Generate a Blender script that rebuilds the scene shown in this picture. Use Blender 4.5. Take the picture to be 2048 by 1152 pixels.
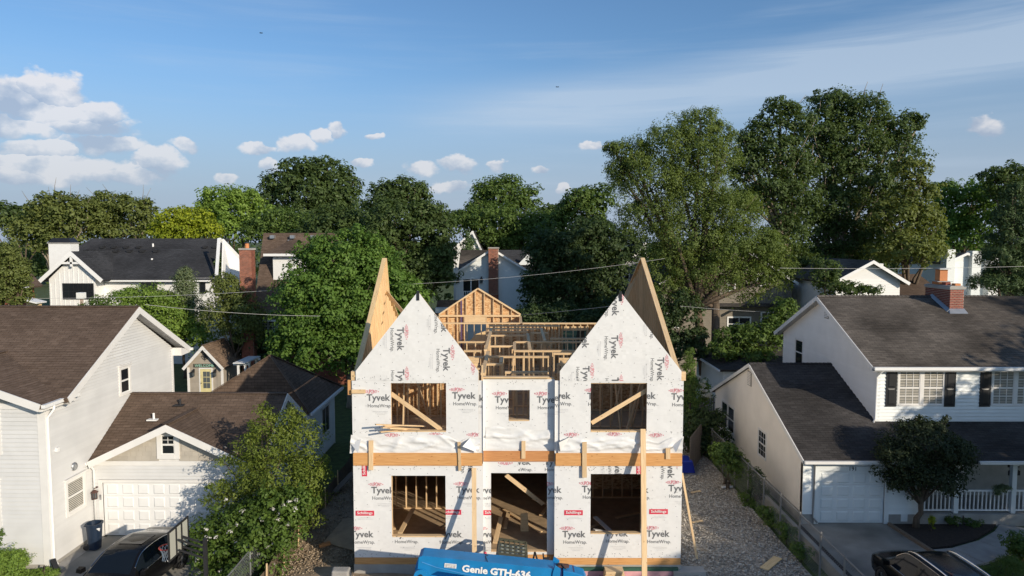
import bpy, math, random
import numpy as np
from mathutils import Vector, Matrix, noise as mnoise
R = math.radians
random.seed(7)
for o in list(bpy.data.objects): bpy.data.objects.remove(o)
S = bpy.context.scene; COL = S.collection
# ------------------------------------------------------------------ camera, sky, sun, exposure
CAM_H, PITCH, YAW, FPX = 11.4, R(3.95), R(0.25), 1390.0
cam = bpy.data.cameras.new('camera'); cam.sensor_width = 36; cam.lens = FPX/2048*36
cam.clip_start = 0.5; cam.clip_end = 3000
camo = bpy.data.objects.new('camera', cam); COL.objects.link(camo)
camo.location = (0, 0, CAM_H); camo.rotation_euler = (R(90)-PITCH, 0, YAW); S.camera = camo
SUN_EL, SUN_AZ = R(19.0), R(44)          # the sun stands low, behind the camera and to its right
to_sun = Vector((math.sin(SUN_AZ)*math.cos(SUN_EL), -math.cos(SUN_AZ)*math.cos(SUN_EL), math.sin(SUN_EL)))
sun = bpy.data.lights.new('sun', 'SUN'); sun.energy = 3.5; sun.angle = R(0.5); sun.color = (1.0, 0.87, 0.69)
suno = bpy.data.objects.new('sun', sun); COL.objects.link(suno)
suno.rotation_euler = to_sun.to_track_quat('Z', 'Y').to_euler(); suno.location = to_sun*60
S.view_settings.view_transform = 'Standard'; S.view_settings.look = 'None'
S.view_settings.exposure = 0.38; S.view_settings.gamma = 1; S.view_settings.use_curve_mapping = False
W = bpy.data.worlds.new('World'); S.world = W; W.use_nodes = True
SKY_STRENGTH = 0.13
# ------------------------------------------------------------------ the photograph's geometry, worked out in metres
_cp, _sp, _cy, _sy = math.cos(PITCH), math.sin(PITCH), math.cos(YAW), math.sin(YAW)
def ray(x, y):
    a = (x-1024)/FPX; b = (y-576)/FPX
    fy = _cp-b*_sp; fz = -_sp-b*_cp
    return (a*_cy-fy*_sy, a*_sy+fy*_cy, fz)
def at(x, y, Y):
    d = ray(x, y); t = Y/d[1]; return Vector((d[0]*t, Y, CAM_H+d[2]*t))
def ax(x, y, X):
    d = ray(x, y); t = X/d[0]; return Vector((X, d[1]*t, CAM_H+d[2]*t))
def gp(x, y, z=0.0):
    d = ray(x, y); t = (z-CAM_H)/d[2]; return Vector((d[0]*t, d[1]*t, z))
# ------------------------------------------------------------------ materials
def _nt(name):
    m = bpy.data.materials.new(name); m.use_nodes = True
    nt = m.node_tree; nt.nodes.clear()
    out = nt.nodes.new('ShaderNodeOutputMaterial'); b = nt.nodes.new('ShaderNodeBsdfPrincipled')
    nt.links.new(b.outputs[0], out.inputs[0]); return m, nt, b
def nd(nt, typ, **kw):
    n = nt.nodes.new(typ)
    for k, v in kw.items():
        if k.startswith('i_'):
            key = k[2:]; key = int(key) if key.isdigit() else key.replace('_', ' ')
            n.inputs[key].default_value = v
        else: setattr(n, k, v)
    return n
def ramp(nt, src, stops, interp='LINEAR'):
    r = nt.nodes.new('ShaderNodeValToRGB'); r.color_ramp.interpolation = interp
    e = r.color_ramp.elements
    while len(e) < len(stops): e.new(0.5)
    for k, (p, c) in enumerate(stops):
        e[k].position = p; e[k].color = (c[0], c[1], c[2], 1) if not isinstance(c, (int, float)) else (c, c, c, 1)
    nt.links.new(src, r.inputs[0]); return r.outputs[0]
def vary(c, f): return tuple(min(1, max(0, v*f)) for v in c)
def mat(name, c, rough=0.6, metal=0.0, var=0.12, scale=3.0, detail=4, bump=0.0, bscale=40.0, stretch=None, coords='Object', spec=0.5, c2=None, objvar=0.0):
    m, nt, b = _nt(name)
    b.inputs['Roughness'].default_value = rough; b.inputs['Metallic'].default_value = metal
    b.inputs['Specular IOR Level'].default_value = spec
    tc = nd(nt, 'ShaderNodeTexCoord'); src = tc.outputs[coords]
    if stretch:
        mp = nd(nt, 'ShaderNodeMapping'); mp.inputs['Scale'].default_value = stretch
        nt.links.new(src, mp.inputs[0]); src = mp.outputs[0]
    n = nd(nt, 'ShaderNodeTexNoise'); n.inputs['Scale'].default_value = scale; n.inputs['Detail'].default_value = detail
    nt.links.new(src, n.inputs['Vector'])
    col = ramp(nt, n.outputs[0], [(0.3, vary(c, 1-var)), (0.7, c2 if c2 else vary(c, 1+var))])
    if objvar:
        oi = nd(nt, 'ShaderNodeObjectInfo')
        v = nd(nt, 'ShaderNodeMapRange'); v.inputs[3].default_value = 1-objvar; v.inputs[4].default_value = 1+objvar
        nt.links.new(oi.outputs['Random'], v.inputs[0])
        h = nd(nt, 'ShaderNodeHueSaturation'); nt.links.new(v.outputs[0], h.inputs['Value']); nt.links.new(col, h.inputs['Color']); col = h.outputs[0]
    nt.links.new(col, b.inputs['Base Color'])
    if bump:
        n2 = nd(nt, 'ShaderNodeTexNoise'); n2.inputs['Scale'].default_value = bscale; n2.inputs['Detail'].default_value = 5
        nt.links.new(src, n2.inputs['Vector'])
        bp = nd(nt, 'ShaderNodeBump'); bp.inputs['Strength'].default_value = bump; bp.inputs['Distance'].default_value = 0.02
        nt.links.new(n2.outputs[0], bp.inputs['Height']); nt.links.new(bp.outputs[0], b.inputs['Normal'])
    return m
def wood(name, c1, c2, objvar=0.12):
    m, nt, b = _nt(name); b.inputs['Roughness'].default_value = 0.75; b.inputs['Specular IOR Level'].default_value = 0.25
    tc = nd(nt, 'ShaderNodeTexCoord'); mp = nd(nt, 'ShaderNodeMapping'); mp.inputs['Scale'].default_value = (1.2, 28, 1)
    oi = nd(nt, 'ShaderNodeObjectInfo'); cx = nd(nt, 'ShaderNodeCombineXYZ')
    mu = nd(nt, 'ShaderNodeMath', operation='MULTIPLY'); mu.inputs[1].default_value = 40; nt.links.new(oi.outputs['Random'], mu.inputs[0])
    nt.links.new(mu.outputs[0], cx.inputs[0]); nt.links.new(cx.outputs[0], mp.inputs['Location'])
    nt.links.new(tc.outputs['UV'], mp.inputs[0])
    n = nd(nt, 'ShaderNodeTexNoise'); n.inputs['Scale'].default_value = 1.6; n.inputs['Detail'].default_value = 6; n.inputs['Distortion'].default_value = 0.6
    nt.links.new(mp.outputs[0], n.inputs['Vector'])
    col = ramp(nt, n.outputs[0], [(0.3, c1), (0.62, c2), (0.75, vary(c2, 1.08))])
    v = nd(nt, 'ShaderNodeMapRange'); v.inputs[3].default_value = 1-objvar; v.inputs[4].default_value = 1+objvar*0.6
    nt.links.new(oi.outputs['Random'], v.inputs[0])
    h = nd(nt, 'ShaderNodeHueSaturation'); nt.links.new(v.outputs[0], h.inputs['Value']); nt.links.new(col, h.inputs['Color'])
    # knots
    vo = nd(nt, 'ShaderNodeTexVoronoi'); vo.inputs['Scale'].default_value = 3.1
    mp2 = nd(nt, 'ShaderNodeMapping'); mp2.inputs['Scale'].default_value = (1, 3, 1); nt.links.new(tc.outputs['UV'], mp2.inputs[0]); nt.links.new(mp2.outputs[0], vo.inputs['Vector'])
    k = ramp(nt, vo.outputs['Distance'], [(0.05, 0.0), (0.12, 1.0)])
    mx = nd(nt, 'ShaderNodeMix', data_type='RGBA'); mx.inputs[6].default_value = (c1[0]*0.45, c1[1]*0.38, c1[2]*0.3, 1)
    nt.links.new(k, mx.inputs[0]); nt.links.new(h.outputs[0], mx.inputs[7]); nt.links.new(mx.outputs[2], b.inputs['Base Color'])
    return m
def osb(name, c1, c2, c3):
    m, nt, b = _nt(name); b.inputs['Roughness'].default_value = 0.8; b.inputs['Specular IOR Level'].default_value = 0.2
    tc = nd(nt, 'ShaderNodeTexCoord'); mp = nd(nt, 'ShaderNodeMapping'); mp.inputs['Scale'].default_value = (9, 15, 1); nt.links.new(tc.outputs['UV'], mp.inputs[0])
    n = nd(nt, 'ShaderNodeTexNoise'); n.inputs['Scale'].default_value = 2.0; n.inputs['Detail'].default_value = 2
    nt.links.new(mp.outputs[0], n.inputs['Vector'])
    ad = nd(nt, 'ShaderNodeVectorMath', operation='ADD'); nt.links.new(mp.outputs[0], ad.inputs[0]); nt.links.new(n.outputs['Color'], ad.inputs[1])
    v = nd(nt, 'ShaderNodeTexVoronoi'); v.inputs['Scale'].default_value = 1.3; nt.links.new(ad.outputs[0], v.inputs['Vector'])
    sp = nd(nt, 'ShaderNodeSeparateColor'); nt.links.new(v.outputs['Color'], sp.inputs[0])
    nt.links.new(ramp(nt, sp.outputs[0], [(0.05, c1), (0.5, c2), (0.95, c3)]), b.inputs['Base Color'])
    return m
def shingle(name, c, c2, stain=0.35, bw=0.32, bh=0.145):
    m, nt, b = _nt(name); b.inputs['Roughness'].default_value = 0.92; b.inputs['Specular IOR Level'].default_value = 0.15
    tc = nd(nt, 'ShaderNodeTexCoord')
    br = nd(nt, 'ShaderNodeTexBrick'); br.inputs['Color1'].default_value = (*c, 1); br.inputs['Color2'].default_value = (*c2, 1)
    br.inputs['Mortar'].default_value = (*vary(c, 0.55), 1); br.inputs['Scale'].default_value = 1.0; br.inputs['Mortar Size'].default_value = 0.008
    br.inputs['Brick Width'].default_value = bw; br.inputs['Row Height'].default_value = bh; br.inputs['Bias'].default_value = 0.0
    nt.links.new(tc.outputs['UV'], br.inputs['Vector'])
    n = nd(nt, 'ShaderNodeTexNoise'); n.inputs['Scale'].default_value = 0.35; n.inputs['Detail'].default_value = 5; nt.links.new(tc.outputs['UV'], n.inputs['Vector'])
    f = ramp(nt, n.outputs[0], [(0.36, 1-stain), (0.64, 1+stain*0.4)])
    n3 = nd(nt, 'ShaderNodeTexNoise'); n3.inputs['Scale'].default_value = 2.2; n3.inputs['Detail'].default_value = 7
    mp = nd(nt, 'ShaderNodeMapping'); mp.inputs['Scale'].default_value = (1.0, 3.5, 1); nt.links.new(tc.outputs['UV'], mp.inputs[0]); nt.links.new(mp.outputs[0], n3.inputs['Vector'])
    f3 = ramp(nt, n3.outputs[0], [(0.3, 0.78), (0.7, 1.15)])
    m1 = nd(nt, 'ShaderNodeMix', data_type='RGBA', blend_type='MULTIPLY'); m1.inputs[0].default_value = 1
    nt.links.new(br.outputs['Color'], m1.inputs[6]); nt.links.new(f, m1.inputs[7])
    m2 = nd(nt, 'ShaderNodeMix', data_type='RGBA', blend_type='MULTIPLY'); m2.inputs[0].default_value = 1
    nt.links.new(m1.outputs[2], m2.inputs[6]); nt.links.new(f3, m2.inputs[7]); nt.links.new(m2.outputs[2], b.inputs['Base Color'])
    n2 = nd(nt, 'ShaderNodeTexNoise'); n2.inputs['Scale'].default_value = 60; nt.links.new(tc.outputs['UV'], n2.inputs['Vector'])
    bp = nd(nt, 'ShaderNodeBump'); bp.inputs['Strength'].default_value = 0.4; bp.inputs['Distance'].default_value = 0.01
    nt.links.new(n2.outputs[0], bp.inputs['Height']); nt.links.new(bp.outputs[0], b.inputs['Normal'])
    return m
def leafmat(name, dark, light, trans=0.40):
    m = bpy.data.materials.new(name); m.use_nodes = True; nt = m.node_tree; nt.nodes.clear()
    out = nd(nt, 'ShaderNodeOutputMaterial'); d = nd(nt, 'ShaderNodeBsdfPrincipled'); t = nd(nt, 'ShaderNodeBsdfTranslucent'); mx = nd(nt, 'ShaderNodeMixShader')
    d.inputs['Roughness'].default_value = 0.55; d.inputs['Specular IOR Level'].default_value = 0.3
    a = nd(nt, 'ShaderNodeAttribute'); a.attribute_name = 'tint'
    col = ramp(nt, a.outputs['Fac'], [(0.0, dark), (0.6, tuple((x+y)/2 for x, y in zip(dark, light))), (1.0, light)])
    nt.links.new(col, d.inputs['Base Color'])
    h = nd(nt, 'ShaderNodeMix', data_type='RGBA', blend_type='MULTIPLY'); h.inputs[0].default_value = 1; h.inputs[7].default_value = (1.25, 1.2, 0.5, 1)
    nt.links.new(col, h.inputs[6]); nt.links.new(h.outputs[2], t.inputs[0])
    mx.inputs[0].default_value = trans; nt.links.new(d.outputs[0], mx.inputs[1]); nt.links.new(t.outputs[0], mx.inputs[2]); nt.links.new(mx.outputs[0], out.inputs[0])
    return m
def glass(name, c=(0.015, 0.018, 0.022), rough=0.04):
    m, nt, b = _nt(name); b.inputs['Base Color'].default_value = (*c, 1); b.inputs['Roughness'].default_value = rough; b.inputs['IOR'].default_value = 1.5
    n = nd(nt, 'ShaderNodeTexNoise'); n.inputs['Scale'].default_value = 0.8; tc = nd(nt, 'ShaderNodeTexCoord'); nt.links.new(tc.outputs['Object'], n.inputs['Vector'])
    bp = nd(nt, 'ShaderNodeBump'); bp.inputs['Strength'].default_value = 0.08; nt.links.new(n.outputs[0], bp.inputs['Height']); nt.links.new(bp.outputs[0], b.inputs['Normal'])
    return m
# ------------------------------------------------------------------ object helpers
def woff(o):
    v = Vector((0, 0, 0))
    while o is not None: v += o.location; o = o.parent
    return v
def tag(o, label=None, cat=None, group=None, kind=None):
    if label: o['label'] = label
    if cat: o['category'] = cat
    if group: o['group'] = group
    if kind: o['kind'] = kind
    return o
def thing(name, label, cat, loc=(0, 0, 0), rz=0.0, group=None):
    o = bpy.data.objects.new(name, None); COL.objects.link(o); o.location = loc; o.rotation_euler = (0, 0, rz); o.empty_display_size = 0.3
    return tag(o, label, cat, group)
def group_part(name, parent):
    o = bpy.data.objects.new(name, None); COL.objects.link(o); o.parent = parent; return o
class MB:
    def __init__(s): s.v = []; s.f = []; s.uv = []; s.m = []
    def add(s, verts, faces, m=0, udir=None, uv=None):
        b = len(s.v); verts = [Vector(v) for v in verts]; s.v += verts
        for fi, f in enumerate(faces):
            s.f.append([b+i for i in f]); s.m.append(m)
            if uv: s.uv += [uv[i] for i in f]; continue
            p = [verts[i] for i in f]; n = (p[1]-p[0]).cross(p[2]-p[0])
            if n.length < 1e-12 and len(p) > 3: n = (p[2]-p[0]).cross(p[3]-p[0])
            n = n.normalized() if n.length > 0 else Vector((0, 0, 1))
            if udir is not None:
                u = udir; w = n.cross(u)
            elif abs(n.z) > 0.97: u = Vector((1, 0, 0)); w = Vector((0, 1, 0))
            else: u = Vector((0, 0, 1)).cross(n).normalized(); w = n.cross(u)
            s.uv += [(q.dot(u), q.dot(w)) for q in p]
        return s
    def hexa(s, p, m=0, udir=None):   # p: 4 bottom + 4 top
        return s.add(p, [(3, 2, 1, 0), (4, 5, 6, 7), (0, 1, 5, 4), (1, 2, 6, 5), (2, 3, 7, 6), (3, 0, 4, 7)], m, udir)
    def box(s, x0, x1, y0, y1, z0, z1, m=0, udir=None):
        return s.hexa([(x0, y0, z0), (x1, y0, z0), (x1, y1, z0), (x0, y1, z0), (x0, y0, z1), (x1, y0, z1), (x1, y1, z1), (x0, y1, z1)], m, udir)
    def bar(s, p, q, w, h, up=(0, 0, 1), m=0):
        p = Vector(p); q = Vector(q); d = (q-p).normalized(); u = Vector(up)
        sd = d.cross(u)
        if sd.length < 1e-4: sd = d.cross(Vector((0, 1, 0)))
        sd.normalize(); u = sd.cross(d); a = sd*w/2; b = u*h/2
        return s.hexa([p-a-b, p+a-b, q+a-b, q-a-b, p-a+b, p+a+b, q+a+b, q-a+b], m, d)
    def tube(s, pts, rad, n=6, m=0, caps=True):
        pts = [Vector(p) for p in pts]; k = len(pts)
        if not isinstance(rad, (list, tuple)): rad = [rad]*k
        V = []; F = []; a = None
        for i, p in enumerate(pts):
            d = (pts[min(i+1, k-1)]-pts[max(i-1, 0)]).normalized()
            if a is None: a = d.orthogonal().normalized()
            else:
                a = (a-d*a.dot(d)); a = a.normalized() if a.length > 1e-5 else d.orthogonal().normalized()
            b = d.cross(a)
            for j in range(n):
                t = 2*math.pi*j/n; V.append(p+(a*math.cos(t)+b*math.sin(t))*rad[i])
        for i in range(k-1):
            for j in range(n):
                F.append((i*n+j, i*n+(j+1) % n, (i+1)*n+(j+1) % n, (i+1)*n+j))
        if caps: F.append(tuple(range(n-1, -1, -1))); F.append(tuple((k-1)*n+j for j in range(n)))
        return s.add(V, F, m)
    def prism(s, poly, vec, m=0, udir=None):
        poly = [Vector(p) for p in poly]; vec = Vector(vec); n = len(poly)
        V = poly+[p+vec for p in poly]
        F = [tuple(range(n-1, -1, -1)), tuple(range(n, 2*n))]+[(i, (i+1) % n, n+(i+1) % n, n+i) for i in range(n)]
        return s.add(V, F, m, udir)
    def lathe(s, prof, c, axis='z', n=20, m=0):
        c = Vector(c); V = []; F = []; k = len(prof)
        for r, h in prof:
            for j in range(n):
                t = 2*math.pi*j/n; a, b = r*math.cos(t), r*math.sin(t)
                V.append(c+(Vector((a, b, h)) if axis == 'z' else Vector((a, h, b)) if axis == 'y' else Vector((h, a, b))))
        for i in range(k-1):
            for j in range(n): F.append((i*n+j, i*n+(j+1) % n, (i+1)*n+(j+1) % n, (i+1)*n+j))
        return s.add(V, F, m)
    def weld(s):
        seen = {}; mp = []; nv = []
        for v in s.v:
            k = (round(v.x, 4), round(v.y, 4), round(v.z, 4))
            if k not in seen: seen[k] = len(nv); nv.append(v)
            mp.append(seen[k])
        s.v = nv; s.f = [[mp[i] for i in f] for f in s.f]; return s
    def build(s, name, mats, parent=None, smooth=False, kind=None, local=False, label=None):
        if not isinstance(mats, (list, tuple)): mats = [mats]
        me = bpy.data.meshes.new(name)
        off = Vector((0, 0, 0)) if (parent is None or local) else woff(parent)
        me.from_pydata([v-off for v in s.v], [], s.f)
        for mm in mats: me.materials.append(mm)
        if len(mats) > 1: me.polygons.foreach_set('material_index', s.m)
        ul = me.uv_layers.new(name='UVMap'); ul.data.foreach_set('uv', [c for q in s.uv for c in q])
        if smooth: me.polygons.foreach_set('use_smooth', [True]*len(me.polygons))
        me.update()
        o = bpy.data.objects.new(name, me); COL.objects.link(o)
        if parent is not None: o.parent = parent
        if kind: o['kind'] = kind
        if label: o['label'] = label
        return o
_pm = {}
def piece_mesh(key, fn, mats):
    if key not in _pm:
        o = fn().build(str(key[0]), mats); _pm[key] = o.data; bpy.data.objects.remove(o)
    return _pm[key]
def piece(name, me, parent, loc, rot=(0, 0, 0), label=None):
    o = bpy.data.objects.new(name, me); COL.objects.link(o); o.parent = parent
    o.location = Vector(loc)-(woff(parent) if parent else Vector((0, 0, 0))); o.rotation_euler = rot
    if label: o['label'] = label
    return o
Z = Vector((0, 0, 1))
# siding / shingle courses: wedge boards on a convex polygon lying in a plane (origin o, axes u and w, normal n)
def poly_span(poly, v):
    xs = []
    for i in range(len(poly)):
        (a, b), (c, d) = poly[i], poly[(i+1) % len(poly)]
        if (b <= v <= d) or (d <= v <= b):
            if abs(d-b) < 1e-9: xs += [a, c]
            else: xs.append(a+(c-a)*(v-b)/(d-b))
    return (min(xs), max(xs)) if len(xs) >= 2 else None
def courses(name, m, parent, o, u, w, n, poly, exp, thick=0.016, holes=(), joined=False, kind=None, jit=0.0):
    o, u, w, n = Vector(o), Vector(u).normalized(), Vector(w).normalized(), Vector(n).normalized()
    v0 = min(p[1] for p in poly); v1 = max(p[1] for p in poly); k = max(1, int(round((v1-v0)/exp))); e = (v1-v0)/k
    J = MB(); rows = []
    for i in range(k):
        a, b = v0+i*e, v0+(i+1)*e
        sa, sb = poly_span(poly, a+1e-4), poly_span(poly, b-1e-4)
        if not sa or not sb: continue
        mid = (a+b)/2; segs = [(sa[0], sb[0], sa[1], sb[1])]
        for (h0, h1, g0, g1) in holes:
            if g0 < mid < g1:
                ns = []
                for (l0, l1, r0, r1) in segs:
                    if h1 <= min(l0, l1) or h0 >= max(r0, r1): ns.append((l0, l1, r0, r1)); continue
                    if h0 > max(l0, l1): ns.append((l0, l1, h0, h0))
                    if h1 < min(r0, r1): ns.append((h1, h1, r0, r1))
                segs = ns
        for (l0, l1, r0, r1) in segs:
            if max(r0-l0, r1-l1) < 0.03: continue
            t = thick*(1+random.uniform(-jit, jit)); P = lambda x, y, d: o+u*x+w*y+n*d
            q = [P(l0, a, -0.002), P(r0, a, -0.002), P(r0, a, t), P(l0, a, t), P(l1, b, -0.002), P(r1, b, -0.002), P(r1, b, 0.003), P(l1, b, 0.003)]
            mb = J if joined else MB(); mb.hexa(q)
            if not joined: mb.build(name, m, parent)
    if joined: return J.build(name, m, parent, kind=kind or 'stuff')
def slab(name, m, parent, o, u, w, n, poly, depth, mats=None):
    o, u, w, n = Vector(o), Vector(u).normalized(), Vector(w).normalized(), Vector(n).normalized()
    return MB().prism([o+u*a+w*b for a, b in poly], -n*depth).build(name, m, parent)
def window(parent, c, u, n, w, h, cols=1, rows=1, double=True, trim=0.09, frame_m=None, glass_m=None, head=0.0, blinds=None, name='window', muntin=0.018, proud=0.035, recess=0.02, upper_only=False):
    """c = centre on wall face, u horizontal axis, n outward; frame > sash, pane (> blinds) as sub-parts."""
    c, u, n = Vector(c), Vector(u).normalized(), Vector(n).normalized()
    P = lambda x, z, d: c+u*x+Z*z+n*d
    def rect(mb, x0, x1, z0, z1, d0, d1):
        mb.hexa([P(x0, z0, d1), P(x1, z0, d1), P(x1, z0, d0), P(x0, z0, d0), P(x0, z1, d1), P(x1, z1, d1), P(x1, z1, d0), P(x0, z1, d0)], 0, u)
    f = MB(); W2, H2 = w/2, h/2
    rect(f, -W2-trim, -W2, -H2-trim, H2, -0.02, proud); rect(f, W2, W2+trim, -H2-trim, H2, -0.02, proud)
    rect(f, -W2, W2, -H2-trim, -H2, -0.02, proud+0.01); rect(f, -W2-trim, W2+trim, H2, H2+trim, -0.02, proud)
    if head: rect(f, -W2-trim-head, W2+trim+head, H2+trim+0.002, H2+trim+0.05, -0.02, proud+0.05)
    fo = f.build(name, frame_m, parent)
    s = MB(); t = 0.035
    halves = [(-H2, 0.0), (0.0, H2)] if double else [(-H2, H2)]
    for k, (a, b) in enumerate(halves):
        d0, d1 = (0.0, 0.018) if k == 0 else (0.006, 0.026)
        rect(s, -W2, -W2+t, a, b, d0, d1); rect(s, W2-t, W2, a, b, d0, d1)
        rect(s, -W2+t, W2-t, a, a+t, d0, d1-0.001); rect(s, -W2+t, W2-t, b-t, b, d0, d1-0.001)
        if upper_only and k == 0: continue
        for j in range(1, cols):
            x = -W2+w*j/cols; rect(s, x-muntin/2, x+muntin/2, a+t, b-t, d0, d1-0.004)
        for j in range(1, rows):
            z = a+(b-a)*j/rows; rect(s, -W2+t, W2-t, z-muntin/2, z+muntin/2, d0, d1-0.006)
    s.build('sash', frame_m, fo)
    g = MB(); rect(g, -W2+0.004, W2-0.004, -H2+0.004, H2-0.004, -0.012, 0.004); g.build('pane', glass_m, fo)
    if blinds:
        b = MB(); k = int(h/0.07)
        for i in range(k):
            z = -H2+0.05+i*(h-0.08)/k; rect(b, -W2+t, W2-t, z, z+0.03, 0.0042, 0.0055)
        o = b.build('blinds', blinds, fo, kind='stuff')
    return fo
# ------------------------------------------------------------------ foliage
LEAF_K = 2.0
def leaf_mesh(name, blobs, leaf, k=1.3, seed=0, flat=0.35, droop=0.0, clump=0.28, aspect=0.6, maxn=90000, under=0.35, core=0.8):
    """blobs: (centre, (rx, ry, rz)).  Leaves fill clumps that sit on every blob's skin, so gaps stay open."""
    rg = np.random.default_rng(seed); PS = []; NS = []; TS = []; big = 0
    tot = sum((b[1][0]*b[1][1]+b[1][0]*b[1][2]+b[1][1]*b[1][2])/3*4*math.pi for b in blobs)
    N = min(maxn, int(LEAF_K*k*tot/(leaf*leaf*aspect)))
    for c, r in blobs:
        r = np.array(r); area = (r[0]*r[1]+r[0]*r[2]+r[1]*r[2])/3*4*math.pi
        n = max(20, int(N*area/tot)); rm = r.mean(); cr = max(clump*rm, leaf*1.6)
        nc = max(6, int(1.5*area/(math.pi*cr*cr)))
        d = rg.normal(size=(nc, 3)); d /= np.linalg.norm(d, axis=1)[:, None]
        d[:, 2] = np.where((d[:, 2] < -0.2) & (rg.random(nc) > under), -d[:, 2], d[:, 2])
        cc = d*r*(rg.uniform(0.62, 1.04, nc)+np.where(rg.random(nc) < .16, rg.uniform(.04, .26, nc), 0))[:, None]
        cs = cr*rg.uniform(0.55, 1.35, nc); ct = rg.uniform(0, 1, nc)
        ci = rg.integers(0, nc, n)
        e = rg.normal(size=(n, 3)); e /= np.linalg.norm(e, axis=1)[:, None]
        e[:, 2] = np.where(rg.random(n) < 0.45, np.abs(e[:, 2]), e[:, 2])
        p = cc[ci]+e*(cs[ci]*rg.uniform(0.35, 1.0, n)**0.6)[:, None]*np.array([1, 1, 0.8])
        if droop: p[:, 2] -= droop*rg.random(n)**2*cs[ci]
        out = p/(r*r); out /= np.linalg.norm(out, axis=1)[:, None]+1e-9
        nn = e*0.8+out*0.55+np.array([0, 0, flat])+rg.normal(size=(n, 3))*0.42
        PS.append(p+np.array(c)); NS.append(nn/np.linalg.norm(nn, axis=1)[:, None]); TS.append(np.clip(ct[ci]*0.55+rg.random(n)*0.45, 0, 1))
    if core:  # larger fill leaves; the crown's inner shade is put into their dark tint
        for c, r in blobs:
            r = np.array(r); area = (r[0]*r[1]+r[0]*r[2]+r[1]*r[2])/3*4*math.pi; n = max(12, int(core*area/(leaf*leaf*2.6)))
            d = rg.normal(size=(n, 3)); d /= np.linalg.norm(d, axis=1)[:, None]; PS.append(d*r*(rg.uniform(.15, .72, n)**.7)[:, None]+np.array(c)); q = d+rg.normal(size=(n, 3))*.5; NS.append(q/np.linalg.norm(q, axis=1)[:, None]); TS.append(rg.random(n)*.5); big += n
    P = np.concatenate(PS); Nn = np.concatenate(NS); T = np.concatenate(TS); n = len(P)
    a = np.cross(Nn, rg.normal(size=(n, 3))); a /= np.linalg.norm(a, axis=1)[:, None]+1e-9; b = np.cross(Nn, a)
    s = leaf*rg.uniform(0.6, 1.25, n)[:, None]/2
    if big: s[-big:] *= 1.75
    bend = Nn*s*0.25
    V = np.empty((n, 4, 3)); V[:, 0] = P-a*s; V[:, 1] = P-b*s*aspect+bend; V[:, 2] = P+a*s; V[:, 3] = P+b*s*aspect+bend
    me = bpy.data.meshes.new(name); me.vertices.add(4*n); me.vertices.foreach_set('co', V.reshape(-1).astype(np.float32))
    me.loops.add(4*n); me.loops.foreach_set('vertex_index', np.arange(4*n, dtype=np.int32))
    me.polygons.add(n); me.polygons.foreach_set('loop_start', np.arange(0, 4*n, 4, dtype=np.int32))
    at_ = me.attributes.new('tint', 'FLOAT', 'FACE'); at_.data.foreach_set('value', T.astype(np.float32))
    me.update(calc_edges=True); return me
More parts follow.
